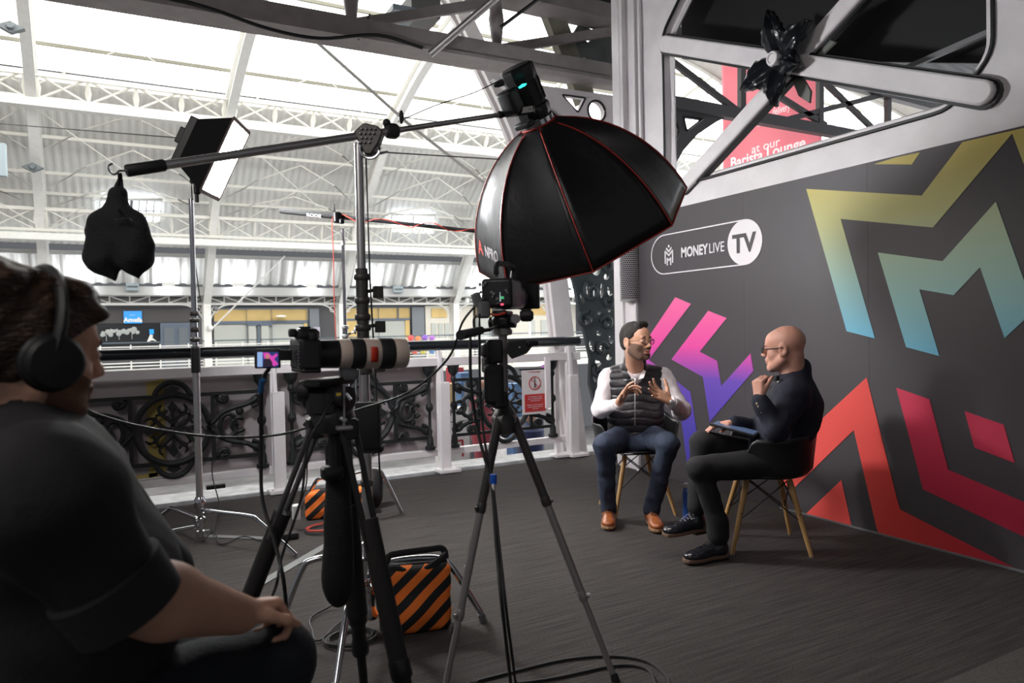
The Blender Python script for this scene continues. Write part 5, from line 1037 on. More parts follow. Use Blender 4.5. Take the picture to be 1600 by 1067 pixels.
for f in FT:
    d = f-ta; hd = V((d.x, d.y, 0)).normalized(); a = ta+hd*.035; L = f-a
    for s_, r_ in ((.315, .019), (.675, .017)): m = MB(); m.lathe(a+L*(s_-.015), L, [(0, r_*.9), (.006, r_), (.03, r_), (.036, r_*.85)], 12); m.cyl(a+L*s_, a+L*s_+hd*.028, .007, n=6); m.build('leg_clamp', silver if s_ > .4 else lch, tg)
    m = MB(); m.cyl(f, f+V((0, 0, .03))-hd*.008, .016, .013, n=10); m.build('rubber_foot', rubber, tg)
m = MB(); m.lathe(ta+V((0, 0, -.06)), (0, 0, 1), [(0, .022), (.01, .042), (.06, .05), (.09, .036), (.11, .022), (.13, .02)], 16); m.build('crown', lch, tg)
for f in FT:
    d = f-ta; hd = V((d.x, d.y, 0)).normalized(); m = MB(); m.cyl(ta+hd*.03+hd.cross(V((0, 0, 1)))*.025, ta+hd*.03-hd.cross(V((0, 0, 1)))*.025, .018, n=10); m.build('leg_hinge', silver, tg)
m = MB(); m.cyl(ta+V((0, 0, .04)), ta+V((0, 0, .31)), .0165, n=14); m.build('centre_column', silver, tg)
m = MB(); m.lathe(ta+V((0, 0, .305)), (0, 0, 1), [(0, .012), (.005, .034), (.02, .036), (.028, .03)], 16); m.build('column_plate', silver, tg)
# fluid head
hz = ta.z+.335; H0 = V((1.2, 2.30, hz)); t = thing('fluid_head', 'black fluid pan head with long handle under the cinema camera', 'tripod head', H0)
TD = (V((2.75, 3.95, 0))-V((1.2, 2.3, 0))).normalized(); SD = TD.cross(V((0, 0, 1)))
RT = Matrix((SD, TD, V((0, 0, 1)))).transposed()
m = MB(); m.rbox(H0+V((0, 0, .022)), (.07, .08, .05), .02, RT); m.rbox(H0+V((0, 0, .052)), (.06, .10, .02), .01, RT); m.cyl(H0+V((0, 0, .02))-SD*.05, H0+V((0, 0, .02))+SD*.05, .022, n=14); m.build('head_body', blackp, t, bevel=.003)
m = MB(); m.cyl(D(806, 498, 2.52), D(803, 498, 2.6), .017, n=14); m.build('silver_dial', silver, t); m = MB(); m.lathe(D(812, 493, 2.55), V(_R), [(0, .014), (.01, .022), (.04, .022), (.05, .012)], 8); m.build('side_knob', rubber, t)
m = MB(); m.tube([H0+V((0, 0, .02)), D(765, 515, 2.5), D(750, 517, 2.45)], .007, 8); m.cyl(D(752, 516, 2.45), D(719, 524, 2.3), .014, .017, n=12); m.build('pan_handle', rubber, t)
# camera body
hc = H0+V((0, 0, .115)); cc = thing('cinema_camera', 'black boxy cinema camera with small status screen on the middle tripod', 'camera', hc+V((0, 0, -.05)))
m = MB(); m.rbox(hc+V((0, 0, .01)), (.115, .15, .105), .012, RT); m.build('camera_body', blackp, cc, bevel=.004)
m = MB(); m.rbox(hc+TD*.13+V((0, 0, .005)), (.10, .12, .08), .03, RT); m.lathe(hc+TD*.16+V((0, 0, .005)), TD, [(0, .045), (.06, .048), (.07, .042), (.16, .042), (.17, .05), (.20, .052)], 18); m.build('lens', blackp, cc)
m = MB(); m.box(hc+TD*.28+V((0, 0, .01)), (.15, .05, .10), RT); m.build('matte_box', blackm, cc, bevel=.005)
m = MB(); a, b_ = hc-TD*.07+V((0, 0, .07)), hc+TD*.16+V((0, 0, .075)); m.tube(bez([a, a+V((0, 0, .035)), a+TD*.05+V((0, 0, .05)), b_+V((0, 0, .045)), b_], 5), .011, 8); m.build('top_handle', rubber, cc)
RG = np.random.default_rng(7); m = MB()
for i in range(26): q = hc+TD*RG.uniform(-.06, .22)-SD*.062+V((0, 0, RG.uniform(-.03, .06))); m.cyl(q, q-SD*.008, RG.uniform(.003, .007), n=8)
for i in range(10): q = hc-TD*.077+SD*RG.uniform(-.05, .05)+V((0, 0, RG.uniform(-.04, .05))); m.cyl(q, q-TD*.006, RG.uniform(.003, .006), n=8)
m.build('buttons', greyp, cc)
for i in range(5): q = hc+TD*(-.02+.05*i)-SD*.066+V((0, 0, .04-.01*(i % 3))); m = MB(); m.sph(q, .0035, 6, 4); m.build('indicator', mat('tiny_lamp', (.6, .5, .4), .3, emit=(1, .8, .6), es=.8), cc)
q = D(786, 463, 2.50); m = MB(); m.box(D(786, 466, 2.53), (.055, .012, .075), Matrix.Rotation(-YAW, 3, 'Z')); m.build('screen_bezel', blackp, cc, bevel=.003)
m = MB(); m.prism([D(781, 456, 2.515), D(791, 455, 2.515), D(790.5, 470, 2.515), D(780.5, 471, 2.515)], _F*.004); m.build('status_screen', mat('grey_lcd', (.3, .4, .42), .3, emit=(.36, .46, .50), es=.8), cc, smooth=0); m = MB(); m.prism([D(782, 463, 2.512), D(788, 463, 2.512), D(788, 467, 2.512), D(782, 467, 2.512)], _F*.002); m.build('green_readout', mat('green_lcd', (.05, .4, .15), .3, emit=(.1, .6, .25), es=.6), cc, smooth=0)
m = MB(); m.prism([D(782, 474, 2.51), D(787, 474, 2.51), D(787, 477, 2.51), D(782, 477, 2.51)], _F*.004); m.build('red_tally', mat('red_lamp', (.8, .05, .08), .4, emit=(1, .1, .2), es=1.2), cc, smooth=0)
m = MB()
for a_ in ((D(766, 448, 2.58), D(758, 462, 2.56), D(752, 474, 2.54), D(764, 482, 2.56)), (D(764, 480, 2.56), D(754, 470, 2.55), D(768, 466, 2.6)), (D(764, 490, 2.53), D(778, 492, 2.5), D(790, 488, 2.5))): m.tube(bez(a_, 5), .004, 6)
tag(m.build('camera_cables', redp), 'bundle of red cables looping at the back of the cinema camera', 'cable')
m = MB(); m.rbox(D(745, 468, 2.5), (.028, .03, .05), .006, Matrix.Rotation(-.3, 3, 'Y')); m.rbox(D(755, 484, 2.5), (.045, .04, .06), .012); m.build('side_battery', greyp, cc)
m = MB(); m.tube(bez([D(748, 490, 2.5), D(740, 500, 2.5), D(742, 520, 2.5)], 4), .004, 5); m.tube(bez([D(744, 476, 2.5), D(722, 505, 2.5), D(700, 560, 2.6), D(640, 612, 2.7), D(560, 640, 2.75), D(480, 668, 2.6), D(420, 681, 2.5), D(330, 682, 2.4), D(230, 668, 2.3), D(160, 650, 2.2), D(110, 628, 2.0)], 6), .0045, 6); tag(m.build('monitor_cable', rubber), 'long dark cable sagging across the deck from the cinema camera to the operator', 'cable')
# radio pack / monitor clamps under the head
t = thing('battery_clamp', 'pair of black battery packs clamped on the tripod column', 'battery', D(790, 545, 2.55))
m = MB(); m.rbox(D(773, 549, 2.52), (.06, .05, .085), .01, Matrix.Rotation(-YAW, 3, 'Z')); m.rbox(D(759, 547, 2.52), (.03, .04, .05), .01); m.build('left_pack', blackp, t, bevel=.003)
m = MB(); m.prism([D(793, 533, 2.5), D(826, 531, 2.5), D(833, 540, 2.5), D(824, 552, 2.5), D(800, 561, 2.5), D(792, 552, 2.5)], _F*.05); m.rbox(D(832, 536, 2.5), (.045, .02, .02), .006); m.build('right_pack', blackp, t, bevel=.004); m = MB(); m.sph(D(812, 543, 2.5), .006, 8, 6); m.build('bright_screw', chrome, t)
m = MB(); m.rbox(D(772, 600, 2.5), (.07, .06, .14), .015, Matrix.Rotation(-YAW, 3, 'Z')); m.rbox(D(765, 570, 2.52), (.05, .05, .06), .012); m.rbox(D(781, 625, 2.5), (.05, .05, .06), .012); tag(m.build('radio_pack', blackm, bevel=.004), 'black radio receiver pack hanging beside the tripod column below the batteries', 'receiver')
m = MB()
for dx in (0, 1): m.tube(bez([D(735+dx*14, 520-dx*30, 2.45), D(736+dx*14, 600, 2.45), D(748+dx*8, 680, 2.45), D(768+dx*2, 760, 2.3), D(776+dx*5, 860, 2.15), D(786+dx*6, 960, 2.05), F0(800+dx*8, 1085, .01)], 6), .0055 if dx == 0 else .0045, 6)
tag(m.build('camera_leads', rubber), 'two black leads hanging from the cinema camera to the carpet', 'cable')
m = MB(); m.cyl(D(771, 741, 2.31), D(771, 756, 2.31), .011, n=12); tag(m.build('blue_connector', mat('blue_plastic', (.01, .12, .65), .4)), 'bright blue connector on the hanging camera lead', 'connector'); m = MB(); m.cyl(D(771, 757, 2.3), D(771, 790, 2.27), .007, .005, n=8); tag(m.build('connector_boot', steel), 'metal plug below the bright blue connector', 'plug')
m = MB(); m.tube(bez([F0(736, 1066, .006), F0(800, 1050, .006), F0(880, 1031, .006), F0(950, 1025, .006), F0(1010, 1033, .006), F0(1043, 1060, .006), F0(1040, 1090, .006)], 6), .005, 6); m.tube(bez([F0(720, 1075, .006), F0(850, 1062, .006), F0(960, 1040, .006), F0(1010, 1045, .006), F0(1025, 1070, .006)], 6), .005, 6); tag(m.build('floor_cable', rubber), 'black cable loops on the carpet at the foot of the silver tripod', 'cable')
m = MB(); m.tube(bez([F0(700, 980, .01), F0(560, 960, .01), F0(500, 1000, .01), F0(488, 985, .01), F0(486, 965, .01), F0(520, 945, .02), F0(553, 925, .1)], 6), .0045, 6); tag(m.build('floor_cable', rubber), 'black cable looping on the carpet around the boom stand base', 'cable')
# ---------------------------------------------- black tripod with stills camera
tb_ = D(522, 668, 2.05); tt = thing('video_tripod', 'black heavy tripod with padded legs carrying the stills camera with pale lens', 'tripod', (tb_.x, tb_.y, 0))
feet = [F0(672, 1262), F0(300, 1165), F0(572, 1105)]
rod = mat('grey_leg_rod', (.16, .16, .17), .3, .7); foam = mat('foam_leg_cover', (.022, .020, .020), .85, bump=.2, bscale=200)
for i, f in enumerate(feet):
    d = f-tb_; hd = V((d.x, d.y, 0)).normalized(); a = tb_+hd*.06; L = f-a; sd = hd.cross(V((0, 0, 1)))
    m = MB()
    for q in (-1, 1): m.cyl(a+sd*.025*q, a+L*.33+sd*.02*q, .0085, n=10)
    m.build('leg_rods', rod if i == 1 else blackp, tt); m = MB(); m.cyl(a+L*.25, a+L*.64, .027 if i != 2 else .034, n=16); m.build('padded_leg', foam, tt)
    m = MB(); m.lathe(a+L*.62, L, [(0, .027), (.01, .031), (.05, .031), (.06, .024), (.12, .024), (.13, .028), (.17, .028), (.18, .02)], 12); m.build('leg_lock', blackp, tt); m = MB(); m.cyl(a+L*.7, f, .016, .014, n=12); m.build('lower_leg', blackp, tt)
    m = MB(); m.rbox(a, (.05, .05, .06), .01); m.build('leg_hinge', blackp, tt)
m = MB(); c = D(632, 1023-35, 1.93); 
m = MB(); m.lathe(tb_+V((0, 0, -.02)), (0, 0, 1), [(0, .03), (.01, .055), (.05, .062), (.07, .055), (.08, .05)], 18); m.build('bowl', blackp, tt); m = MB(); m.cyl(tb_+V((0, 0, -.14)), tb_, .018, n=12); m.rbox(tb_+V((-.01, 0, -.13)), (.06, .05, .04), .012); m.build('bowl_clamp', blackp, tt)
s = SDF(.03); s.cap(D(530, 700, 2.1), D(528, 860, 2.1), .038, .040); s.ell(D(528, 900, 2.1), (.05, .05, .09)); tag(sdf_obj('padded_sleeve', s, .008, blackf, post=lambda f, p: f+wav(p, 30, .005, 4)), 'black padded cover hanging between the legs of the black tripod', 'cover')
m = MB()
th = thing('fluid_head', 'black video head with levers between black tripod and stills camera', 'tripod head', tb_+V((0, 0, .06)))
SDx = (V((2.72, 3.75, 0))-V((tb_.x, tb_.y, 0))).normalized(); TD2 = SDx; S2 = TD2.cross(V((0, 0, 1))); RT2 = Matrix((S2, TD2, V((0, 0, 1)))).transposed(); h0 = D(514, 622, 2.05)
m = MB(); m.rbox(h0+V((0, 0, -.01)), (.10, .12, .09), .03, RT2); m.sph(h0+V((0, 0, -.05)), .055, 14, 8); m.cyl(h0-S2*.07, h0+S2*.07, .036, n=16); m.build('head_body', blackp, th); m = MB(); m.rbox(D(515, 596, 2.05), (.06, .17, .022), .008, RT2); m.build('quick_release_plate', blackp, th)
m = MB(); m.sph(D(484, 601, 2.0), .008, 8, 5); m.cyl(D(540, 615, 2.0), D(548, 625, 2.0), .006, n=6); m.build('bright_knob', chrome, th); m = MB(); m.lathe(D(488, 610, 2.02), -S2, [(0, .02), (.012, .03), (.035, .03), (.04, .02)], 14); m.build('side_dial', rubber, th); m = MB(); m.box(D(529, 616, 1.97), (.012, .006, .008)); m.build('yellow_mark', mat('yellow_mark', (.6, .45, .05), .5), th)
m = MB(); m.tube([D(538, 600, 2.), D(538, 670, 1.98)], .004, 6); m.rbox(D(538, 668, 1.98), (.045, .03, .012), .005); m.rbox(D(536, 655, 1.98), (.02, .02, .012), .004, Matrix.Rotation(.6, 3, 'Y')); m.build('spirit_level', steel, th)
# camera
cb_ = D(483, 553, 2.02); sc2 = thing('stills_camera', 'black stills camera with long off white lens and red label on the black tripod', 'camera', cb_)
LD = (V(_R)*.88+V(_F)*.47).normalized(); LD = (V(_R)*.86+V(_F)*.50); LD.normalize(); LU = V((0, 0, 1)); LS = LD.cross(LU).normalized(); RC = Matrix((LS, LD, LU)).transposed()
m = MB(); m.rbox(cb_+LD*-.01, (.140, .060, .088), .012, RC); m.rbox(cb_+LD*.012-LS*.055, (.034, .075, .090), .014, RC); m.rbox(cb_+LD*-.01+V((0, 0, -.046)), (.138, .056, .012), .01, RC); m.build('camera_body', blackp, sc2, bevel=.003)
m = MB(); m.box(cb_-LD*.0415+V((0, 0, -.004)), (.082, .003, .06), RC); m.build('screen_recess', mat('soft_dark_panel', (.016, .017, .020), .5), sc2, smooth=0)
m = MB()
for i_ in range(9): q_ = cb_-LD*.042+LS*(.052+.008*(i_ % 2))+V((0, 0, .035-.009*i_)); m.cyl(q_, q_-LD*.003, .0035, n=8)
m.cyl(cb_-LD*.042-LS*.055+V((0, 0, 0)), cb_-LD*.046-LS*.055, .012, n=14); m.build('rear_buttons', greyp, sc2)
m = MB(); m.rbox(cb_+V((0, 0, .056))+LD*-.005, (.062, .066, .034), .016, RC, seg=3); m.rbox(cb_+V((0, 0, .060))+LD*-.045, (.036, .02, .024), .008, RC); m.rbox(cb_+V((0, 0, .076))+LD*-.01, (.024, .03, .006), .003, RC); m.cyl(cb_+LS*.052+V((0, 0, .044)), cb_+LS*.052+V((0, 0, .058)), .013, n=14); m.cyl(cb_-LS*.048+V((0, 0, .044)), cb_-LS*.048+V((0, 0, .056)), .012, n=14); m.build('viewfinder_hump', blackp, sc2, bevel=.005)
l0 = D(498, 553, 2.04); Ln = .185; cream = mat('off_white_lens_paint', (.68, .56, .48), .4)
def ring_(nm, a, b_, r0, r1, mt): m = MB(); m.lathe(l0+LD*a, LD, [(0, r0*.97), (.003, r0), (b_-a-.003, r1), (b_-a, r1*.97)], 28); return m.build(nm, mt, sc2)
ring_('lens_mount', -.03, .055, .040, .043, blackp); ring_('lens_barrel', .055, .090, .0435, .0445, cream); ring_('focus_ring', .090, .130, .046, .046, rubber); ring_('lens_barrel', .130, .178, .0455, .046, cream); ring_('zoom_ring', .178, .222, .0475, .0475, rubber); ring_('lens_hood', .222, .265, .0475, .046, cream)
m = MB(); m.lathe(l0+LD*.262, LD, [(0, .04), (.004, .04)], 24); m.build('front_glass', mat('dark_glass', (.01, .01, .02), .05), sc2)
m = MB(); m.cm = 0
vs = [];
def lab_(u, v):
    a = -.35+.75*(1-v)+0.0; ang = math.pi+a*1.0; d = LS*math.cos(ang*1.0)*-1; 
    q = l0+LD*(.142+.022*u); aa = -.1+(-1.0)*v+.55; return q-LS*-0+(V(_F)*0)+((-LS if (-LS).dot(V(_F)) < 0 else LS)*math.cos(aa)+LU*math.sin(aa))*.0470
m.grid(lab_, 3, 8); m.build('red_label', mat('red_lens_label', (.60, .03, .01), .5), sc2, solid=.0006)
m = MB(); m.rbox(l0+LD*.085+V((0, 0, -.058)), (.03, .05, .04), .008, RC); m.build('lens_foot', greyp, sc2)
m = MB(); m.rbox(D(418, 560, 1.98), (.072, .012, .055), .004, Matrix.Rotation(-YAW, 3, 'Z')); m.bar(D(434, 555, 1.98), D(455, 555, 2.0), .02, .03); m.build('flip_screen', blackp, sc2)
def sq(u0, v0, u1, v1, nm, mt, t=1.971): m = MB(); m.prism([D(u0, v0, t), D(u1, v0, t), D(u1, v1, t), D(u0, v1, t)], _F*.001); m.build(nm, mt, sc2, smooth=0)
def em(n, c, e=.55): return mat(n, c, .3, emit=c, es=e)
sq(402, 550, 435, 573, 'screen_picture', em('screen_navy', (.03, .06, .22))); sq(402, 550, 410, 573, 'screen_picture', em('screen_blue', (.35, .55, .95)), 1.970)
m = MB(); m.prism([D(411, 551, 1.969), D(419, 551, 1.969), D(425, 557, 1.969), D(432, 552, 1.969), D(434, 555, 1.969), D(428, 561, 1.969), D(435, 569, 1.969), D(428, 572, 1.969), D(413, 560, 1.969)], _F*.0008); m.build('screen_picture', em('screen_pink', (.85, .08, .55)), sc2, smooth=0)
m = MB(); m.prism([D(411, 572.5, 1.968), D(412, 563, 1.968), D(416, 559, 1.968), D(421, 560, 1.968), D(425, 565, 1.968), D(426, 572.5, 1.968)], _F*.0006); m.build('screen_picture', em('screen_dark', (.03, .02, .04)), sc2, smooth=0)
m = MB(); m.prism([D(418+3*math.cos(a), 557+4*math.sin(a), 1.967) for a in [k*.6 for k in range(10)]], _F*.0006); m.build('screen_picture', em('screen_skin', (.6, .28, .22)), sc2, smooth=0)
m = MB(); m.tube(bez([D(422, 574, 2.0), D(412, 590, 2.02), D(408, 620, 2.05), D(408, 700, 2.1), D(410, 780, 2.1), D(430, 850, 2.0), D(445, 920, 1.95), F0(448, 1000, .3), F0(450, 1120, .01)], 6), .006, 6); tag(m.build('screen_cable', rubber), 'black cable hanging from the stills camera flip screen down past the tripod', 'cable')
m = MB(); m.cyl(D(410, 593, 2.0), D(407, 612, 2.02), .0085, n=8); tag(m.build('blue_cable_tie', mat('blue_tape', (.02, .12, .30), .5)), 'dark blue tie on the cable below the flip screen', 'cable tie')
m = MB(); m.tube(bez([D(520, 625, 2.0), D(505, 650, 1.9), D(480, 700, 1.9), D(470, 780, 1.9), D(440, 870, 1.9), D(430, 920, 1.9), F0(410, 960, .1)], 6), .004, 5); tag(m.build('head_cable', rubber), 'thin black cable trailing along the left leg of the black tripod', 'cable')
# blue bottle
bt_ = F0(1075, 810); t = thing('drinks_bottle', 'blue metal drinks bottle with silver cap standing between the two men', 'bottle', bt_)
m = MB(); m.lathe(bt_, (0, 0, 1), [(0, .030), (.004, .034), (.17, .034), (.19, .030), (.205, .022)], 20); m.build('bottle_body', mat('blue_enamel', (.015, .06, .26), .35, coat=.3), t); m = MB(); m.lathe(bt_+V((0, 0, .205)), (0, 0, 1), [(0, .022), (.002, .025), (.028, .025), (.03, .022)], 20); m.build('cap', steel, t)
# ================================================================== PEOPLE
def skin_mat(name, col, red=.06):
    m = mat(name, col, .48, bump=.08, bscale=90, var=.05, vscale=14); b = m.node_tree.nodes['Principled BSDF']; b.inputs['Subsurface Weight'].default_value = .12; b.inputs['Subsurface Radius'].default_value = (.02, .008, .004); b.inputs['Subsurface Scale'].default_value = .4; return m
RV, FV, UV = V(_R), V(_F), V(_U); ZV = V((0, 0, 1))
class Head:
    def __init__(s, c, fwd, up=None, sc=1., roll=0.):
        s.c = V(c); f = V(fwd).normalized(); up = V(up or (0, 0, 1)); r = f.cross(up).normalized(); u = r.cross(f).normalized()
        s.r, s.f, s.u, s.s = r, f, u, sc; s.M = np.array(Matrix((r, f, u)).transposed())
    def L(s, x, y, z): return s.c+(s.r*x+s.f*y+s.u*z)*s.s
    def loc(s, P_): return ((P_-np.array(s.c))@s.M)/s.s
    def e(s, sd, c, r, k=None, sub=False, rot=None): sd.ell(s.L(*c), np.array(r)*s.s, s.M if rot is None else s.M@np.array(rot), k=k, sub=sub)
    def cp(s, sd, a, b, r1, r2=None, k=None, sub=False): sd.cap(s.L(*a), s.L(*b), r1*s.s, (r1 if r2 is None else r2)*s.s, k=k, sub=sub)
    def add(s, sd, fat=0., ears=True, mouth_open=0.):
        s.e(sd, (0, -.018, .038), (.077, .097, .083), k=.02); s.e(sd, (0, .02, -.02), (.066+fat*.3, .072, .092), k=.02); s.e(sd, (0, .05, .045), (.060, .045, .055), k=.02)
        s.e(sd, (0, .038, -.075), (.052+fat, .05, .042), k=.02)
        for q in (-1, 1): s.e(sd, (q*.037, .055, -.028), (.028+fat*.3, .030, .030), k=.02); s.cp(sd, (q*.058, .005, -.055), (q*.030, .065, -.092), .022+fat*.5, .018+fat*.5, k=.02)
        s.cp(sd, (-.036, .085, .031), (.036, .085, .031), .0105, k=.012); s.e(sd, (0, .083, -.098), (.020, .018, .018), k=.015)
        for q in (-1, 1): s.e(sd, (q*.031, .108, .010), (.019, .016, .012), k=.010, sub=True); s.e(sd, (q*.031, .086, .008), (.0155, .0135, .0125), k=.004)
        s.cp(sd, (0, .092, .022), (0, .112, -.018), .0085, .0115, k=.010); s.e(sd, (0, .117, -.022), (.0115, .011, .010), k=.008)
        for q in (-1, 1): s.e(sd, (q*.0125, .106, -.027), (.0085, .010, .0075), k=.006)
        s.e(sd, (0, .088, -.055), (.030, .018, .022), k=.012)
        s.cp(sd, (-.020, .098, -.0535), (.020, .098, -.0535), .0048, k=.006); s.cp(sd, (0, .104, -.053), (0, .1045, -.053), .0050, k=.008); s.cp(sd, (-.016, .099, -.067-mouth_open), (.016, .099, -.067-mouth_open), .0058, k=.006)
        s.cp(sd, (-.021, .106, -.0600-mouth_open*.5), (.021, .106, -.0600-mouth_open*.5), .0026+mouth_open*.6, k=.004, sub=True)
        if ears:
            for q in (-1, 1):
                s.e(sd, (q*.080, -.012, -.002), (.010, .024, .037), k=.008); s.e(sd, (q*.088, -.008, .002), (.006, .012, .021), k=.004, sub=True); s.e(sd, (q*.078, .002, -.028), (.008, .010, .012), k=.006)
    def eyes(s, parent, iris=(.05, .025, .012)):
        for q in (-1, 1):
            m = MB(); c = s.L(q*.031, .0905, .008); m.sph(c, .0098*s.s, 12, 8, sc=(1.15, 1, .62), rot=Matrix((s.r, s.f, s.u)).transposed()); o = m.build('eye', mat('eye_white', (.62, .58, .55), .25), parent)
            m = MB(); m.sph(c+s.f*.0062*s.s, .0048*s.s, 10, 6); m.build('iris', mat('iris_%.2f' % iris[0], iris, .2), o)
            m = MB(); m.tube([s.L(q*(.0165+.0045*i*1.0), .099-.0018*abs(i-2.2), .0335+.004*math.sin(i*.75)) for i in range(7)], .0030*s.s, 6); m.build('eyebrow', mat('dark_brow', (.02, .012, .008), .8), parent)
def hand(sd, w, d, n, t, curls, thumb=(.5, .3), s=1., k=.007, spread=.0, thumb_out=.75):
    d, n, t = V(d).normalized(), V(n), V(t); n = (n-d*n.dot(d)).normalized(); t = (t-d*t.dot(d)-n*t.dot(n)).normalized(); w = V(w)
    for o, L in ((.026, .080), (.009, .086), (-.009, .084), (-.025, .076)): sd.cap(w+t*o*.55*s, w+(d*L+t*o)*s, .0145*s, .0115*s, k=.012)
    sd.cap(w+(d*.02+t*.02)*s, w+(d*.05+t*.026+n*.008)*s, .016*s, .013*s, k=.012)
    for i, (o, L0_, lens) in enumerate(((.027, .082, (.043, .026, .020)), (.009, .088, (.048, .030, .021)), (-.010, .086, (.044, .028, .020)), (-.027, .077, (.034, .021, .018)))):
        p = w+(d*L0_+t*o)*s; a = 0; sp = t*spread*(1.5-i)/1.5; c = curls[i] if isinstance(curls[i], (tuple, list)) else (curls[i],)*3
        for j, l in enumerate(lens):
            a += c[j]; dr = (d*math.cos(a)+n*math.sin(a)+sp*math.cos(a)).normalized(); q = p+dr*l*s; r_ = (.0092, .0082, .0074, .0066); sd.cap(p, q, r_[j]*s, r_[j+1]*s, k=.004); p = q
    p = w+(d*.028+t*.026+n*.006)*s; dr = (d*(1-thumb_out*.5)+t*thumb_out+n*.25).normalized()
    for j, (l, r0_, r1_) in enumerate(((.036, .0145, .0115), (.031, .0108, .0095), (.025, .0095, .0075))):
        if j: dr = (dr+(d*.5+n*thumb[0]-t*thumb[1])*.8*(j*.5)).normalized()
        q = p+dr*l*s; sd.cap(p, q, r0_*s, r1_*s, k=.007); p = q
def shoe(parent, ankle, toe_dir, mt, sole_mt, lace_mt, L=.285, z0=0., up=ZV, boot=False, nm='shoe'):
    """heel under the ankle, toe along toe_dir"""
    d = V(toe_dir).normalized(); u = (V(up)-d*V(up).dot(d)).normalized(); s_ = d.cross(u); M_ = np.array(Matrix((s_, d, u)).transposed()); h = V(ankle)
    def q(x, y, z): return h+s_*x+d*y+u*z
    sd = SDF(.025); sd.ell(q(0, -.01, .045), (.036, .048, .042), M_); sd.cap(q(0, 0, .05), q(0, .11, .035), .036, .038); sd.ell(q(0, .155, .030), (.046, .065, .030), M_); sd.cap(q(0, -.01, .05), q(0, .0, .12 if boot else .085), .037, .040)
    o = sdf_obj(nm, sd, .005, mt, parent, post=lambda f, p: np.maximum(f, -((p-np.array(h))@np.array(u)-.016)))
    m = MB(); out = [q(x, y, .0) for x, y in ((-.030, -.045), (-.036, 0), (-.033, .06), (-.046, .13), (-.046, .175), (-.030, .212), (0, .224), (.030, .212), (.046, .175), (.046, .13), (.033, .06), (.036, 0), (.030, -.045), (0, -.058))]
    m.prism(out, u*.018); m.build('sole', sole_mt, o, bevel=.003); m = MB(); m.prism([q(x, y, -.012) for x, y in ((-.032, -.045), (-.036, 0), (-.034, .03), (.034, .03), (.036, 0), (.032, -.045), (0, -.056))], u*.014); m.build('heel', blackp, o)
    m = MB()
    for i in range(5 if not boot else 7): y, z = .105-.018*i, .073+.009*i; y, z = (y, z) if i < 5 else (.03-.006*(i-4), .115+.012*(i-4)); m.tube([q(-.022, y, z-.008), q(0, y+.004, z+.004), q(.022, y, z-.008)], .0026, 5)
    m.tube([q(-.004, .03, .115), q(.02, .035, .12), q(.012, .03, .112)], .0022, 5); m.build('laces', lace_mt, o); return o
def glasses(parent, H, mt, rim=.0014, w=.024, hgt=.018, temple=.0016, full=True, lab=None):
    g = MB()
    for q in (-1, 1):
        pts = [H.L(q*(.033+w*math.cos(a)*(1 if abs(math.cos(a)) < .8 else 1)), .112-.006*abs(math.cos(a))*(1 if q*math.cos(a)*q > 0 else 0), .004+hgt*math.sin(a)*(1-.12*abs(math.cos(a)))) for a in [2*math.pi*k/20 for k in range(20)]]
        g.tube(pts, rim*H.s, 5, closed=True); g.tube([H.L(q*.057, .106, .010), H.L(q*.073, .095, .011), H.L(q*.080, .03, .010), H.L(q*.083, -.010, .012), H.L(q*.083, -.03, -.004)], temple*H.s, 5)
    g.tube([H.L(-.009, .113, .008), H.L(0, .117, .012), H.L(.009, .113, .008)], rim*H.s, 5); o = g.build('glasses', mt, parent)
    m = MB()
    for q in (-1, 1): m.prism([H.L(q*(.033+w*.95*math.cos(a)), .1095, .004+hgt*.95*math.sin(a)) for a in [2*math.pi*k/16 for k in range(16)]], H.f*.001)
    lm = mat('clear_lens', (1, 1, 1), .02, trans=1., alpha=.12); m.build('lens', lm, o, smooth=0); return o
def hair(parent, H, mt, th=.012, cut=None, h=.004, seed=1, amp=.004, extra=None, name='hair', fx=120):
    sd = SDF(.015); H.e(sd, (0, -.020, .042), (.077+th, .098+th, .084+th)); H.e(sd, (0, -.05, -.01), (.066+th*.6, .06+th, .06))
    if extra: extra(sd)
    def post(f, p):
        q = H.loc(p); f = f+wav(p, fx, amp, seed); return np.maximum(f, cut(q))
    return sdf_obj(name, sd, h, mt, parent, post=post)
def shell_of(parent, H, fat, mt, region, name, th=.0022, h=.004, mo=0.):
    sd = SDF(.02); H.add(sd, fat, ears=False, mouth_open=mo)
    def post(f, p): q = H.loc(p); return np.maximum(f-th, region(q))
    return sdf_obj(name, sd, h, mt, parent, post=post, smooth_it=1)

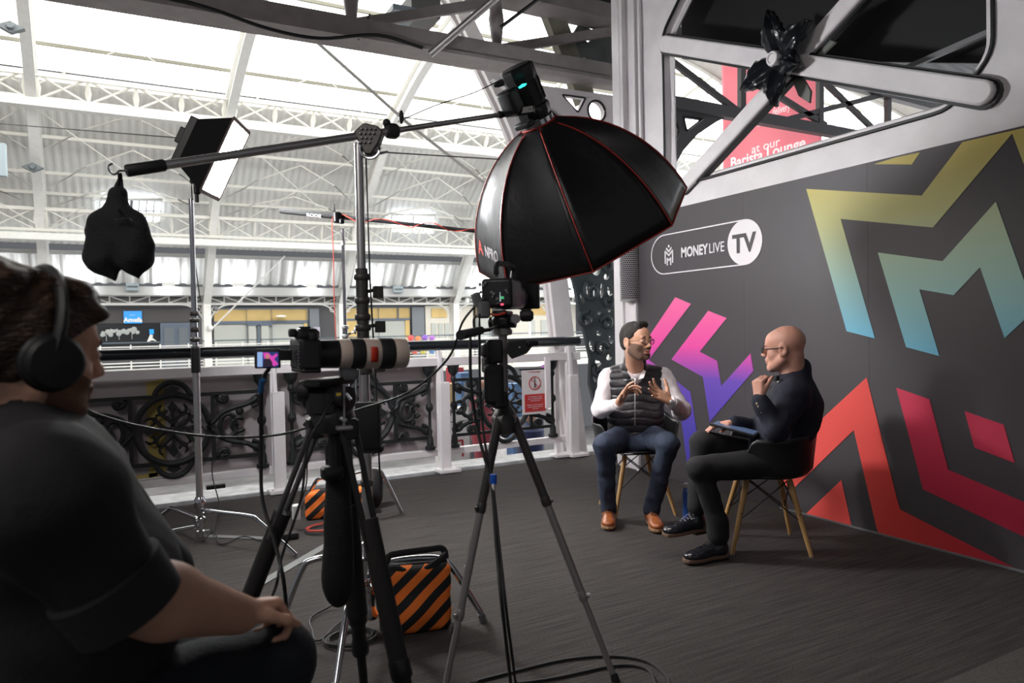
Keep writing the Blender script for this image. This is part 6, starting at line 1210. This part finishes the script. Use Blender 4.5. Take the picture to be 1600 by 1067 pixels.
# ---------------------------------------------------------------- moulded armchair on wooden legs
wood = mat('beech_wood', (.50, .29, .11), .45, var=.12, vscale=20, stretch=(1, 1, .1)); shellm = mat('black_moulded_shell', (.012, .012, .013), .35)
def armchair(lab, c, fwd, rim=.64, arm=True, sw=.30, group='black moulded chairs with wooden legs', legs=None, back=.80):
    t = thing('moulded_chair', lab, 'chair', c, group); f = V(fwd).normalized(); s = f.cross(ZV); c = V(c)
    m = MB()
    def sh(u, v):
        a = -math.pi*.5-2.35+4.70*u       # from front right round the back to front left
        ca, sa = math.cos(a), math.sin(a); front = max(0, -math.cos((u-.5)*2*math.pi*.5*2)) 
        w_ = abs(u-.5)*2
        topz = back if w_ < .35 else (back+(rim-back)*min(1, (w_-.35)/.25)); topz = topz if w_ < .86 else topz-(topz-.47)*(w_-.86)/.14
        r_ = .08+(.245-.08)*min(1, v*2.2)+.045*max(0, v-.35); z = .43+(topz-.43)*max(0, (v-.38)/.62)**.9+ .02*(1-min(1, v*2.4))*0
        return c+s*ca*r_*1.08+f*(sa*r_+.0)+ZV*z
    m.grid(sh, 49, 16); m.v += []; m.build('side_shell', shellm, t, solid=.009, smooth=60)
    m = MB(); m.grid(lambda u, v: c+(s*math.cos(2*math.pi*u)*1.08+f*math.sin(2*math.pi*u)*1.0)*(.24*v+.001)+ZV*(.435+.012*v*v)+f*(.02 if 1 else 0), 33, 6, closeu=False); m.build('seat', shellm, t, solid=.010, smooth=60)
    tops, bots = [], []
    LG = legs or [(-.21, .20), (.21, .20), (.21, -.20), (-.21, -.20)]
    for x, y in LG:
        a, b_ = c+s*x*.52+f*y*.55+ZV*.405, c+s*x+f*y; m = MB(); m.cyl(a, b_+ZV*.004, .0175, .0115, n=12); lg = m.build('leg', wood, t); m = MB(); m.cyl(b_, b_+ZV*.008, .012, n=10); m.build('foot_pad', greyp, lg)
        m = MB(); m.cyl(a.lerp(b_, .45)-s*.02, a.lerp(b_, .45)+s*.02, .004, n=6); m.build('bolt', blackp, lg); tops.append(a); bots.append(b_)
    m = MB()
    for i in range(4):
        j = (i+1) % 4; m.cyl(tops[i], tops[i].lerp(bots[i], .55).lerp(tops[j].lerp(bots[j], .55), 1), .004, n=6); m.cyl(tops[j], tops[i].lerp(bots[i], .55), .004, n=6); m.cyl(tops[i]+ZV*.005, tops[j]+ZV*.005, .005, n=6)
    m.build('wire_brace', blackp, t); return t
# ================================================================== MAN 1: facing the camera, hands open
C1 = D(993, 700, 4.90); C1.z = 0; f1 = (-FV*.93+RV*.12); f1.z = 0
armchair('black moulded chair with wooden legs under the man in the quilted vest', C1, f1, rim=.62, back=.70)
pm_ = thing('person', 'seated bearded man in black quilted vest and white shirt gesturing with both open hands', 'person', C1)
SK1 = skin_mat('skin_light_tan', (.55, .30, .20)); H1 = Head(D(994, 534, 4.62), RV*.60-FV*.80-ZV*.04, sc=1.0)
pel, chest, neck = D(993, 682, 4.86), D(993, 606, 4.83), D(992, 572, 4.74)
shR, shL = D(950, 590, 4.84), D(1037, 588, 4.80); elR, elL = D(938, 640, 4.78), D(1064, 640, 4.68); wrR, wrL = D(967, 632, 4.46), D(1048, 628, 4.40)
knR, knL = D(945, 694, 4.44), D(1044, 694, 4.40); anR, anL = D(951, 800, 4.62), D(1018, 800, 4.54)
b = SDF(.02); H1.add(b, fat=.006, mouth_open=.003); b.cap(H1.L(0, -.025, -.06), neck+ZV*-.03, .054, .060, k=.03); b.cap(neck, pel, .06, .06)
for a_, b__, c_ in ((shR, elR, wrR), (shL, elL, wrL)): b.cap(neck-ZV*.07, a_-ZV*.015, .04, .035); b.cap(a_-ZV*.01, b__, .036, .034); b.cap(b__, c_, .034, .025)
for k_, a_ in ((knR, anR), (knL, anL)): hq = pel-(shL-shR).normalized()*.085*(1 if k_ is knR else -1); b.cap(hq, k_, .045, .04); b.cap(hq, pel, .05, .05); b.cap(k_, a_, .040, .03)
dR = (RV*.45+UV*.80-FV*.25); hand(b, wrR+UV*.012, dR, RV*.5-UV*.5-FV*.5+RV*.2, UV*.8-RV*.5-FV*.3, [(.15, .25, .2), (.5, .5, .4), (.7, .6, .5), (.8, .7, .5)], thumb=(.05, .0), s=1.10, spread=.25, thumb_out=1.0)
dL = (-RV*.75+UV*.42-FV*.25); hand(b, wrL+UV*.004, dL, UV*.5-FV*.6-RV*.1, UV*.8+RV*.55, [(.2, .3, .2), (.15, .25, .2), (.1, .2, .2), (.12, .2, .2)], thumb=(.0, -.1), s=1.10, spread=.32, thumb_out=1.0)
sdf_obj('body', b, .0042, SK1, pm_, smooth_it=1); H1.eyes(pm_)
lipm = mat('lip_rose', (.42, .14, .11), .5)
m = MB(); m.tube([H1.L(-.018, .1025, -.0555), H1.L(-.006, .1085, -.053), H1.L(0, .108, -.0545), H1.L(.006, .1085, -.053), H1.L(.018, .1025, -.0555)], .0028, 6); m.tube([H1.L(-.015, .1025, -.069), H1.L(0, .1065, -.0715), H1.L(.015, .1025, -.069)], .0034, 6); m.build('lips', lipm, pm_)
hm1 = mat('short_dark_hair', (.014, .010, .008), .7, bump=.6, bscale=220)
def cut1(q): 
    x, y, z = q.T; line = np.where(z > .0, .0, 0); return np.maximum(np.maximum((y-.070)-np.clip((z-.083)*1.2, -.03, .06), (.010+np.clip(y, -.03, .09)*.75)-z-np.where(y < -.02, .05, 0)), -z-.06)
hair(pm_, H1, hm1, th=.009, cut=cut1, amp=.003, h=.0045, extra=lambda sd: H1.cp(sd, (-.03, .05, .115), (.03, .05, .115), .022))
shell_of(pm_, H1, .006, mat('short_beard', (.15, .085, .06), .85, bump=.6, bscale=260), lambda q: np.maximum(np.maximum(q[:, 2]+.030-np.abs(q[:, 0])*.35+np.where(np.abs(q[:, 0]) < .03, .012, 0), -(q[:, 1]-.0+(q[:, 2]+.03)*0)), np.minimum(.024-np.sqrt(q[:, 0]**2*.7+(q[:, 2]+.061)**2*3.2), .02)), 'beard', th=.0016, mo=.003)
glasses(pm_, H1, mat('dark_metal_frame', (.010, .008, .008), .4), rim=.0019, w=.023, hgt=.018)
# shirt, vest, trousers
def torso(sd, pel, chest, shR, shL, grow=0., belly=.0, w=1.):
    ax_ = (chest-pel).normalized(); sx = (shL-shR).normalized(); fx_ = ax_.cross(sx); M_ = np.array(Matrix((sx, fx_, ax_)).transposed())
    sd.ell(pel+ax_*.02, (.165*w+grow, .125+grow, .13+grow), M_); sd.ell(pel.lerp(chest, .45), (.155*w+grow+belly*.5, .120+grow+belly, .17+grow), M_); sd.ell(chest-ax_*.03, (.175*w+grow, .118+grow, .16+grow), M_); sd.cap(shR+sx*.01, shL-sx*.01, .062+grow, .062+grow, k=.05); sd.ell((shR+shL)/2+ax_*.02, (.13+grow, .075+grow, .055+grow), M_); return M_, sx, fx_, ax_
shirt = mat('white_shirt_cotton', (.74, .68, .70), .75, bump=.35, bscale=16); nav = mat('navy_denim', (.022, .032, .060), .8, bump=.3, bscale=120, var=.15, vscale=6)
vestm = mat('black_quilted_nylon', (.022, .020, .024), .38, bump=.35, bscale=40)
s = SDF(.035); M1, sx1, fx1, ax1 = torso(s, pel, chest, shR, shL, 0., .015)
for a_, b__, c_ in ((shR, elR, wrR), (shL, elL, wrL)): s.cap(a_, b__, .062, .056, k=.03); s.ell(b__-ZV*.006, (.06, .06, .052), k=.03); s.cap(b__, b__.lerp(c_, .96), .052, .036, k=.02)
s.cap(neck-ZV*.055, neck-ZV*.02, .068, .064, k=.02)
sdf_obj('shirt', s, .006, shirt, pm_, post=lambda f, p: f+wav(p, 55, .005, 11)+wav(p, 24, .003, 2))
m = MB(); cl_ = neck-ZV*.02
for q in (-1, 1): m.prism([cl_+sx1*q*.045-FV*.03, cl_+sx1*q*.008-FV*.082-ZV*.065, cl_+sx1*q*.040-FV*.088-ZV*.055, cl_+sx1*q*.062-FV*.05-ZV*.012], -FV*.006)
m.build('shirt_collar', shirt, pm_, smooth=0)
for w_, e_ in ((wrR, elR), (wrL, elL)): d = (w_-e_).normalized(); m = MB(); m.lathe(w_-d*.055, d, [(0, .036), (.005, .041), (.05, .040), (.052, .036)], 16); m.build('cuff', shirt, pm_)
s = SDF(.03); torso(s, pel, chest, shR, shL, .024, .02, w=1.06); s.ops = [o for o in s.ops if not (o[0] == 'c')]; s.cap(shR.lerp(shL, .1), shR.lerp(shL, .9), .072, k=.05); s.cap(neck-ZV*.05-FV*-.01, neck+ZV*.012+FV*.015, .084, .080, k=.02)
for sh_ in (shR, shL):
    o_ = 1 if sh_ is shL else -1; s.cap(sh_+sx1*o_*.070-ZV*.25, sh_+sx1*o_*.072+ZV*.05, .060, k=.015, sub=True)
s.cap(neck+ZV*.06, neck-ZV*.03, .060, .062, k=.006, sub=True); s.cap(neck-FV*.09+ZV*.09, neck-FV*.055-ZV*.115, .085, .026, k=.010, sub=True)
an_ = np.array(ax1); pl_ = np.array(pel)
def vp_(f, p): t_ = (p-pl_)@an_; q = np.abs(np.sin((t_+.01*np.sin(p[:, 0]*25))*math.pi/.052)); return np.maximum(f+.0075*(1-q)**2.5+wav(p, 40, .003, 6), -(t_+.055))
sdf_obj('vest', s, .0055, vestm, pm_, post=vp_, smooth_it=1)
def front(sd_pt, t_): return pel.lerp(chest, t_)
m = MB(); zp = [P_ for P_ in [D(992, v, t_) for v, t_ in ((589, 4.655), (610, 4.635), (630, 4.62), (650, 4.615), (664, 4.62))]]; m.tube(bez(zp, 5), .0032, 6); m.box(zp[1]+ZV*.03, (.008, .006, .02)); m.build('zip', steel, pm_)
s = SDF(.03); hpR, hpL = pel-sx1*.085, pel+sx1*.085
for h_, k_, a_ in ((hpR, knR, anR), (hpL, knL, anL)): s.cap(h_, k_, .092, .068, k=.03); s.ell(k_, (.070, .072, .066), k=.02); s.cap(k_, a_+ZV*.015, .064, .052, k=.02)
s.ell(pel-ZV*.0, (.175, .15, .10), M1); s.ell(pel-FV*.10-ZV*.03, (.10, .10, .075), M1)
sdf_obj('trousers', s, .007, nav, pm_, post=lambda f, p: f+wav(p, 38, .006, 9)+wav(p, 85, .002, 5))
tan = mat('tan_leather', (.30, .085, .025), .3, bump=.2, bscale=30, var=.2, vscale=12, coat=.3); sol = mat('tan_sole', (.30, .16, .08), .6); lac = mat('dark_brown_lace', (.04, .02, .012), .7)
for an__, tx in ((anR, (950, 845)), (anL, (1036, 845))):
    g_ = V((an__.x, an__.y, .012)); tp_ = F0(*tx); d = tp_-g_; d.z = 0; shoe(pm_, g_, d, tan, sol, lac)
m = MB(); d = (wrL-elL).normalized(); m.lathe(wrL-d*.004, d, [(0, .030), (.002, .034), (.018, .034), (.02, .030)], 16); m.lathe(wrL+d*.006-FV*.036, -FV, [(0, .017), (.006, .017), (.008, .014)], 14); m.build('wristwatch', steel, pm_)
# ================================================================== MAN 2: profile, bald, raised fist
C2 = V((3.19, 2.88, 0)); f2 = V((-.82, .57, 0)); s2_ = f2.cross(ZV)
armchair('black moulded armchair with wooden legs under the bald man in the navy jacket', C2, f2, rim=.655, back=.67, legs=[(-.19, .225), (.19, .225), (.21, -.19), (-.21, -.19)])
pb = thing('person', 'seated bald man in navy jacket with crossed legs and fist raised to chin', 'person', C2)
SK2 = skin_mat('skin_pink', (.60, .31, .23)); H2 = Head(D(1225, 545, 3.95), -RV*.84+FV*.54-ZV*.10, up=ZV+RV*-.08, sc=1.0)
pel = D(1213, 708, 3.98); chest = D(1243, 630, 3.97); neck = D(1238, 585, 3.96)
shL, shR = D(1238, 622, 3.80), D(1236, 616, 4.14); elL, elR = D(1213, 672, 3.66), D(1185, 668, 4.10); wrL, wrR = D(1186, 622, 3.70), D(1143, 660, 4.02)
hL, hR = D(1207, 722, 3.88), D(1200, 714, 4.10); knL, knR = D(1093, 732, 3.84), D(1097, 692, 4.02); anL, anR = D(1122, 822, 3.84), D(1088, 798, 3.96)
b = SDF(.02); H2.add(b, fat=.008); b.cap(H2.L(0, -.045, -.035), neck-ZV*.02+RV*.01, .056, .062, k=.02); b.cap(H2.L(0, -.01, -.08), neck-ZV*.03-RV*.01, .040, .050, k=.02); b.cap(neck, pel, .06, .08)
H2.e(b, (0, -.022, .045), (.076, .092, .080)); H2.cp(b, (0, .03, -.085), (0, .075, -.10), .030, .024)
for a_, b__, c_ in ((shR, elR, wrR), (shL, elL, wrL)): b.cap(neck-ZV*.07, a_-ZV*.015, .04, .035); b.cap(a_-ZV*.01, b__, .036, .034); b.cap(b__, c_, .034, .026)
for h_, k_, a_ in ((hL, knL, anL), (hR, knR, anR)): b.cap(h_, k_, .05, .04); b.cap(k_, a_, .040, .03)
dd_ = (wrL-elL).normalized()
hand(b, wrL+UV*.006, UV*.98-RV*.06, FV*.5+RV*.75, FV*.1+RV*.6-FV*.9, [(1.1, 1.3, .9), (1.2, 1.4, .9), (1.2, 1.4, .9), (1.2, 1.4, .9)], thumb=(.9, .2), s=1.0, thumb_out=.4)
hand(b, wrR, -RV*.95-UV*.15, -UV, -FV*.8-RV*.3, [(.25, .3, .2)]*4, thumb=(.2, .2), s=.95)
sdf_obj('body', b, .0042, SK2, pb, smooth_it=1); H2.eyes(pb)
m = MB(); m.tube([H2.L(-.018, .1025, -.0555), H2.L(0, .1075, -.0545), H2.L(.018, .1025, -.0555)], .0026, 6); m.tube([H2.L(-.015, .1025, -.066), H2.L(0, .106, -.067), H2.L(.015, .1025, -.066)], .003, 6); m.build('lips', lipm, pb)
glasses(pb, H2, mat('thick_black_frame', (.008, .008, .009), .3), rim=.0032, w=.024, hgt=.017, temple=.0034)
jk = mat('navy_wool_jacket', (.0055, .007, .020), .85, bump=.35, bscale=180)
s = SDF(.035); ax2 = (chest-pel).normalized(); sx2 = (shL-shR).normalized(); M2, _, fx2, _ = torso(s, pel, chest, shR, shL, .02, .02)
s.ell(chest.lerp(pel, .25)+RV*.03, (.16, .13, .17), M2); s.ell(pel+RV*.01, (.19, .16, .12), M2); s.cap(neck-ZV*.06+RV*.02, neck+ZV*.030+RV*.045, .088, .064, k=.03)
s.cap(shL, elL, .084, .068, k=.03); s.cap(elL, elL.lerp(wrL, .92), .060, .047, k=.02); s.ell(elL, (.062, .062, .06), k=.02); s.cap(shR, elR, .074, .062, k=.03); s.cap(elR, elR.lerp(wrR, .92), .058, .044, k=.02); s.cap(shL+ZV*.015, neck-ZV*.03, .078, .075, k=.04); s.cap(shR+ZV*.01, neck-ZV*.03, .066, .07, k=.03)
s.cap(neck+ZV*.06-RV*.01, neck-ZV*.03, .062, .064, k=.006, sub=True); s.cap(neck-RV*.15+ZV*.06, neck-RV*.17-ZV*.10, .085, .02, k=.012, sub=True)
sdf_obj('jacket', s, .0055, jk, pb, post=lambda f, p: f+wav(p, 30, .006, 21)+wav(p, 62, .003, 3))
s = SDF(.02); s.cap(neck-ZV*.07-RV*.02, neck-ZV*.0-RV*.0, .08, .064); s.ell(neck-ZV*.15-RV*.06, (.09, .09, .12), M2); s.cap(neck+ZV*.09, neck-ZV*.01, .058, .058, k=.004, sub=True); sdf_obj('dark_shirt', s, .006, mat('dark_shirt', (.010, .011, .018), .8), pb, post=lambda f, p: f+wav(p, 40, .003, 2))
m = MB()
for q in (-1, 1): a_ = neck-RV*.03-FV*.055*q*-1*-1; m.prism([neck-ZV*.005-RV*.02-FV*.066*q, neck-ZV*.075-RV*.115-FV*.03*q, neck-ZV*.14-RV*.14-FV*.055*q, neck-ZV*.055-RV*.06-FV*.105*q, neck+ZV*.005+RV*.0-FV*.085*q], -FV*.008*q)
m.build('lapels', jk, pb, smooth=0)
m = MB(); m.sph(D(1216, 596, 3.86), .008, 8, 6); m.build('lapel_microphone', whitep, pb); m = MB(); m.rbox(D(1213, 591, 3.87), (.03, .03, .03), .008); m.build('microphone_clip', blackm, pb)
m = MB(); dd_ = (wrL-elL).normalized()
for i in range(4): q = wrL-dd_*(.03+.016*i)-(FV*.6+RV*.78)*.046; m.sph(q, .0075, 8, 6, sc=(.7, .7, 1))
m.build('sleeve_buttons', mat('pale_gold_button', (.62, .50, .36), .35, .4), pb)
blk = mat('black_trousers', (.006, .0055, .006), .85, bump=.3, bscale=140)
s = SDF(.03)
for h_, k_, a_ in ((hL, knL, anL), (hR, knR, anR)): s.cap(h_, k_, .088, .068, k=.02); s.ell(k_, (.070, .070, .064), k=.02); s.cap(k_, a_+ZV*.02, .062, .052, k=.02)
s.cap(anL+ZV*.03, anL-ZV*.05, .052, .062); s.ell(pel-ZV*.01, (.16, .13, .1), M2); sdf_obj('trousers', s, .007, blk, pb, post=lambda f, p: f+wav(p, 38, .005, 31))
blb = mat('glossy_black_leather', (.012, .013, .017), .18, coat=.5); brs = mat('brown_welt', (.16, .09, .06), .6)
shoe(pb, anR+V((0, 0, -.115)), (D(1050, 832, 3.90)-(anR+V((0, 0, -.10)))), blb, brs, mat('silver_grey_lace', (.35, .36, .4), .5), boot=True, nm='boot')
g_ = V((anL.x, anL.y, .012)); shoe(pb, g_, V((-.95, .12, 0))*1, blb, brs, blackp, boot=True, nm='boot')
# tablet on the knee
tc_ = D(1148, 671, 3.95); t = thing('tablet', 'black cased tablet computer resting on the bald man crossed leg', 'tablet', tc_); u1 = (D(1172, 678, 3.88)-D(1113, 662, 3.98)).normalized(); u2 = (V((.3, .9, .12))); u2 = (u2-u1*u2.dot(u1)).normalized(); n3 = u1.cross(u2); n3 = n3 if n3.z > 0 else -n3
def pq(c, a_, b_): return [c+u1*a_*i+u2*b_*j for i, j in ((-1, -1), (1, -1), (1, 1), (-1, 1))]
m = MB(); m.prism(pq(tc_, .125, .085), n3*.012); m.build('case', blackp, t, bevel=.003); m = MB(); m.prism(pq(tc_+n3*.0125, .112, .072), n3*.001); m.build('screen', mat('tablet_screen', (.05, .08, .14), .12, emit=(.16, .22, .38), es=.35), t, smooth=0); m = MB(); m.cyl(D(1109, 664, 3.96), D(1114, 666, 3.95), .006, n=8); m.build('pale_corner', mat('pale_corner_tip', (.8, .65, .5), .5), t)
# ================================================================== OPERATOR in the foreground
C3 = V((-.22, .90, 0)); po = thing('person', 'camera operator in black T-shirt and black headphones seen from behind at the left edge', 'person', C3)
SK3 = skin_mat('skin_warm', (.62, .34, .23)); fo = (RV*.90+FV*.44); H3 = Head(D(46, 552, 1.22), RV*.56+FV*.83-ZV*.12, up=ZV+RV*.06, sc=1.02)
neck = D(5, 655, 1.20); chest = D(30, 820, 1.22); pel = D(20, 1180, 1.22); shR = D(70, 775, 1.03); shL = D(120, 735, 1.46); elR = D(182, 925, 1.09); wrR = D(374, 960, 1.31); elL = D(270, 930, 1.62); wrL = D(372, 992, 1.60)
hR, hL = D(40, 1190, 1.12), D(80, 1130, 1.42); knR, knL = D(425, 1035, 1.40), D(400, 1010, 1.75); anR, anL = V((.10, 1.36, .10)), V((.32, 1.75, .10))
b = SDF(.02); H3.add(b, fat=.010); b.cap(H3.L(0, -.035, -.06), neck-ZV*.03, .064, .075, k=.03); H3.cp(b, (0, .02, -.10), (0, -.02, -.13), .05, .055, k=.03); b.cap(neck, pel, .07, .09)
b.cap(neck, shR, .05, .05); b.cap(shR, elR, .058, .060, k=.03); b.cap(elR, elR.lerp(wrR, .35), .060, .060, k=.02); b.cap(elR.lerp(wrR, .35), wrR, .060, .036, k=.02); b.cap(neck, shL, .05, .05); b.cap(shL, elL, .055, .05); b.cap(elL, wrL, .048, .031)
for h_, k_, a_ in ((hR, knR, anR), (hL, knL, anL)): b.cap(h_, k_, .07, .05); b.cap(k_, a_, .045, .03)
hand(b, wrR-RV*.025, RV*.62+FV*.62-ZV*.02, -ZV*.9-FV*.1+RV*.2, -FV*1.+ZV*.1+RV*.3, [(1.0, 1.2, .9), (1.05, 1.2, .9), (1.1, 1.2, .9), (1.1, 1.2, .9)], thumb=(.5, .5), s=1.08, thumb_out=.45)
hand(b, wrL, RV*.9+FV*.3-ZV*.3, -ZV, FV*-1., [(.4, .6, .5)]*4, s=1.0)
sdf_obj('body', b, .0055, SK3, po, smooth_it=2); H3.eyes(po)
hm3 = mat('brown_wavy_hair', (.045, .020, .009), .55, bump=.9, bscale=60, var=.5, vscale=30, stretch=(1, 1, 3))
def cut3(q): x, y, z = q.T; return np.maximum(np.maximum((y-.075)-np.clip((z-.060)*1.5, -.05, .06), np.where(y > -.03, (-.01+np.clip(y, -.03, .1)*.8)-z-.015, -z-.105)), -10)
hair(po, H3, hm3, th=.015, cut=cut3, h=.0055, amp=.008, seed=5, fx=75, extra=lambda sd: (H3.e(sd, (0, .03, .108), (.06, .06, .03)), H3.e(sd, (.02, -.08, .10), (.07, .06, .05)), H3.e(sd, (0, -.085, -.03), (.070, .045, .075)), H3.cp(sd, (.05, .03, .09), (.04, .08, .075), .022)))
m = MB()
for i in range(70):
    a = random.uniform(-1.2, 1.2); e_ = random.uniform(-.5, 1.3); p0 = np.array([.075*math.sin(a)*math.cos(e_*.6), -.10+.13*random.random(), .10+.02*random.random()]); pts = [H3.L(p0[0]*(1+.08*j), p0[1]+.008*j*math.cos(e_), p0[2]+.010*math.sin(j*.9+a)+.002*j) for j in range(6)]; m.tube(pts, [.0022, .002, .0018, .0015, .001, .0005], 4)
o = m.build('loose_curls', hm3, po)
shell_of(po, H3, .010, mat('brown_stubble', (.17, .085, .052), .85, bump=.5, bscale=250), lambda q: np.maximum(np.maximum(q[:, 2]+.058-np.abs(q[:, 0])*.45, -(q[:, 1]+.0)), np.minimum(.022-np.sqrt(q[:, 0]**2*.7+(q[:, 2]+.060)**2*3.2), .02)), 'stubble', th=.0015, h=.005)
hp = thing('headphones', 'black over ear headphones worn by the camera operator', 'headphones', H3.L(.09, -.01, 0))
for q in (-1, 1):
    m = MB(); c = H3.L(q*.084, -.006, -.010); m.lathe(c, H3.r*q, [(0, .034), (.004, .047), (.018, .050), (.022, .046), (.034, .046), (.040, .040), (.043, .001)], 24); m.build('ear_cup', mat('headphone_black', (.010, .010, .011), .45), hp)
m = MB(); pts = [H3.L(math.sin(a)*.112, -.006+.01*math.cos(a), 
    .028+math.cos(a)*.112) for a in [-1.75+3.5*i/24 for i in range(25)]]; m.tube(pts, .010, 8, w=1.6); m.build('headband', rubber, hp)
tee = mat('black_tshirt_cotton', (.0145, .0135, .015), .85, bump=.12, bscale=120, var=.1, vscale=4)
s = SDF(.05); ax3 = (chest-pel).normalized(); sx3 = (shL-shR).normalized(); fx3 = sx3.cross(ax3); M3 = np.array(Matrix((sx3, ax3.cross(sx3), ax3)).transposed())
s.ell(chest, (.215, .165, .20), M3); s.ell(chest.lerp(pel, .35)+RV*.07+FV*.03, (.205, .19, .20), M3); s.ell(pel+ZV*.06+RV*.03, (.21, .19, .17), M3); s.cap(shR, shL, .085, .08, k=.06); s.cap(shR, neck-ZV*.05, .088, .078, k=.06); s.cap(shL, neck-ZV*.05, .08, .078, k=.06)
s.cap(neck-ZV*.09, neck-ZV*.025, .10, .085, k=.04); s.cap(shR, shR.lerp(elR, .80), .092, .082, k=.04); s.cap(shL, shL.lerp(elL, .8), .08, .075, k=.04)
s.cap(neck+ZV*.07, neck-ZV*.015, .079, .079, k=.008, sub=True); cut_p, cut_n = np.array(shR.lerp(elR, .93)), np.array((elR-shR).normalized())
sdf_obj('t_shirt', s, .0075, tee, po, post=lambda f, p: f+wav(p, 20, .008, 14)+wav(p, 48, .003, 4))
m = MB(); m.lathe(shR.lerp(elR, .80), elR-shR, [(0, .080), (.004, .086), (.075, .083), (.077, .076), (.05, .070)], 28); m.build('sleeve_hem', tee, po)
s = SDF(.05)
for h_, k_, a_ in ((hR, knR, anR), (hL, knL, anL)): s.cap(h_, k_, .115, .078, k=.03); s.ell(k_, (.08, .08, .078), k=.02); s.cap(k_, a_+ZV*.02, .075, .055, k=.02)
s.ell(pel-ZV*.03, (.21, .19, .13), M3); sdf_obj('jeans', s, .009, mat('dark_jeans', (.010, .012, .018), .85, bump=.3, bscale=120), po, post=lambda f, p: f+wav(p, 26, .006, 8))
for a_, d_ in ((anR, fo), (anL, fo)): shoe(po, V((a_.x, a_.y, .012)), V((d_.x, d_.y, 0)), blackm, blackp, blackp)
# operator's stool
tS = thing('operator_stool', 'dark padded stool under the camera operator at the bottom left corner', 'stool', C3)
sc_ = V((pel.x+.0, pel.y, 0)); zs = pel.z-.185; m = MB(); m.rbox(sc_+ZV*zs, (.44, .44, .07), .06); m.build('seat', blackm, tS, bevel=.01)
for x in (-1, 1):
    for y in (-1, 1): m = MB(); m.cyl(sc_+V((x*.12, y*.12, zs-.03)), sc_+V((x*.19, y*.19, 0)), .016, n=10); m.build('leg', steel, tS)
m = MB(); m.tube([sc_+V((x*.16, y*.16, .22)) for x, y in ((-1, -1), (1, -1), (1, 1), (-1, 1))], .01, 8, closed=True); m.build('foot_ring', steel, tS)
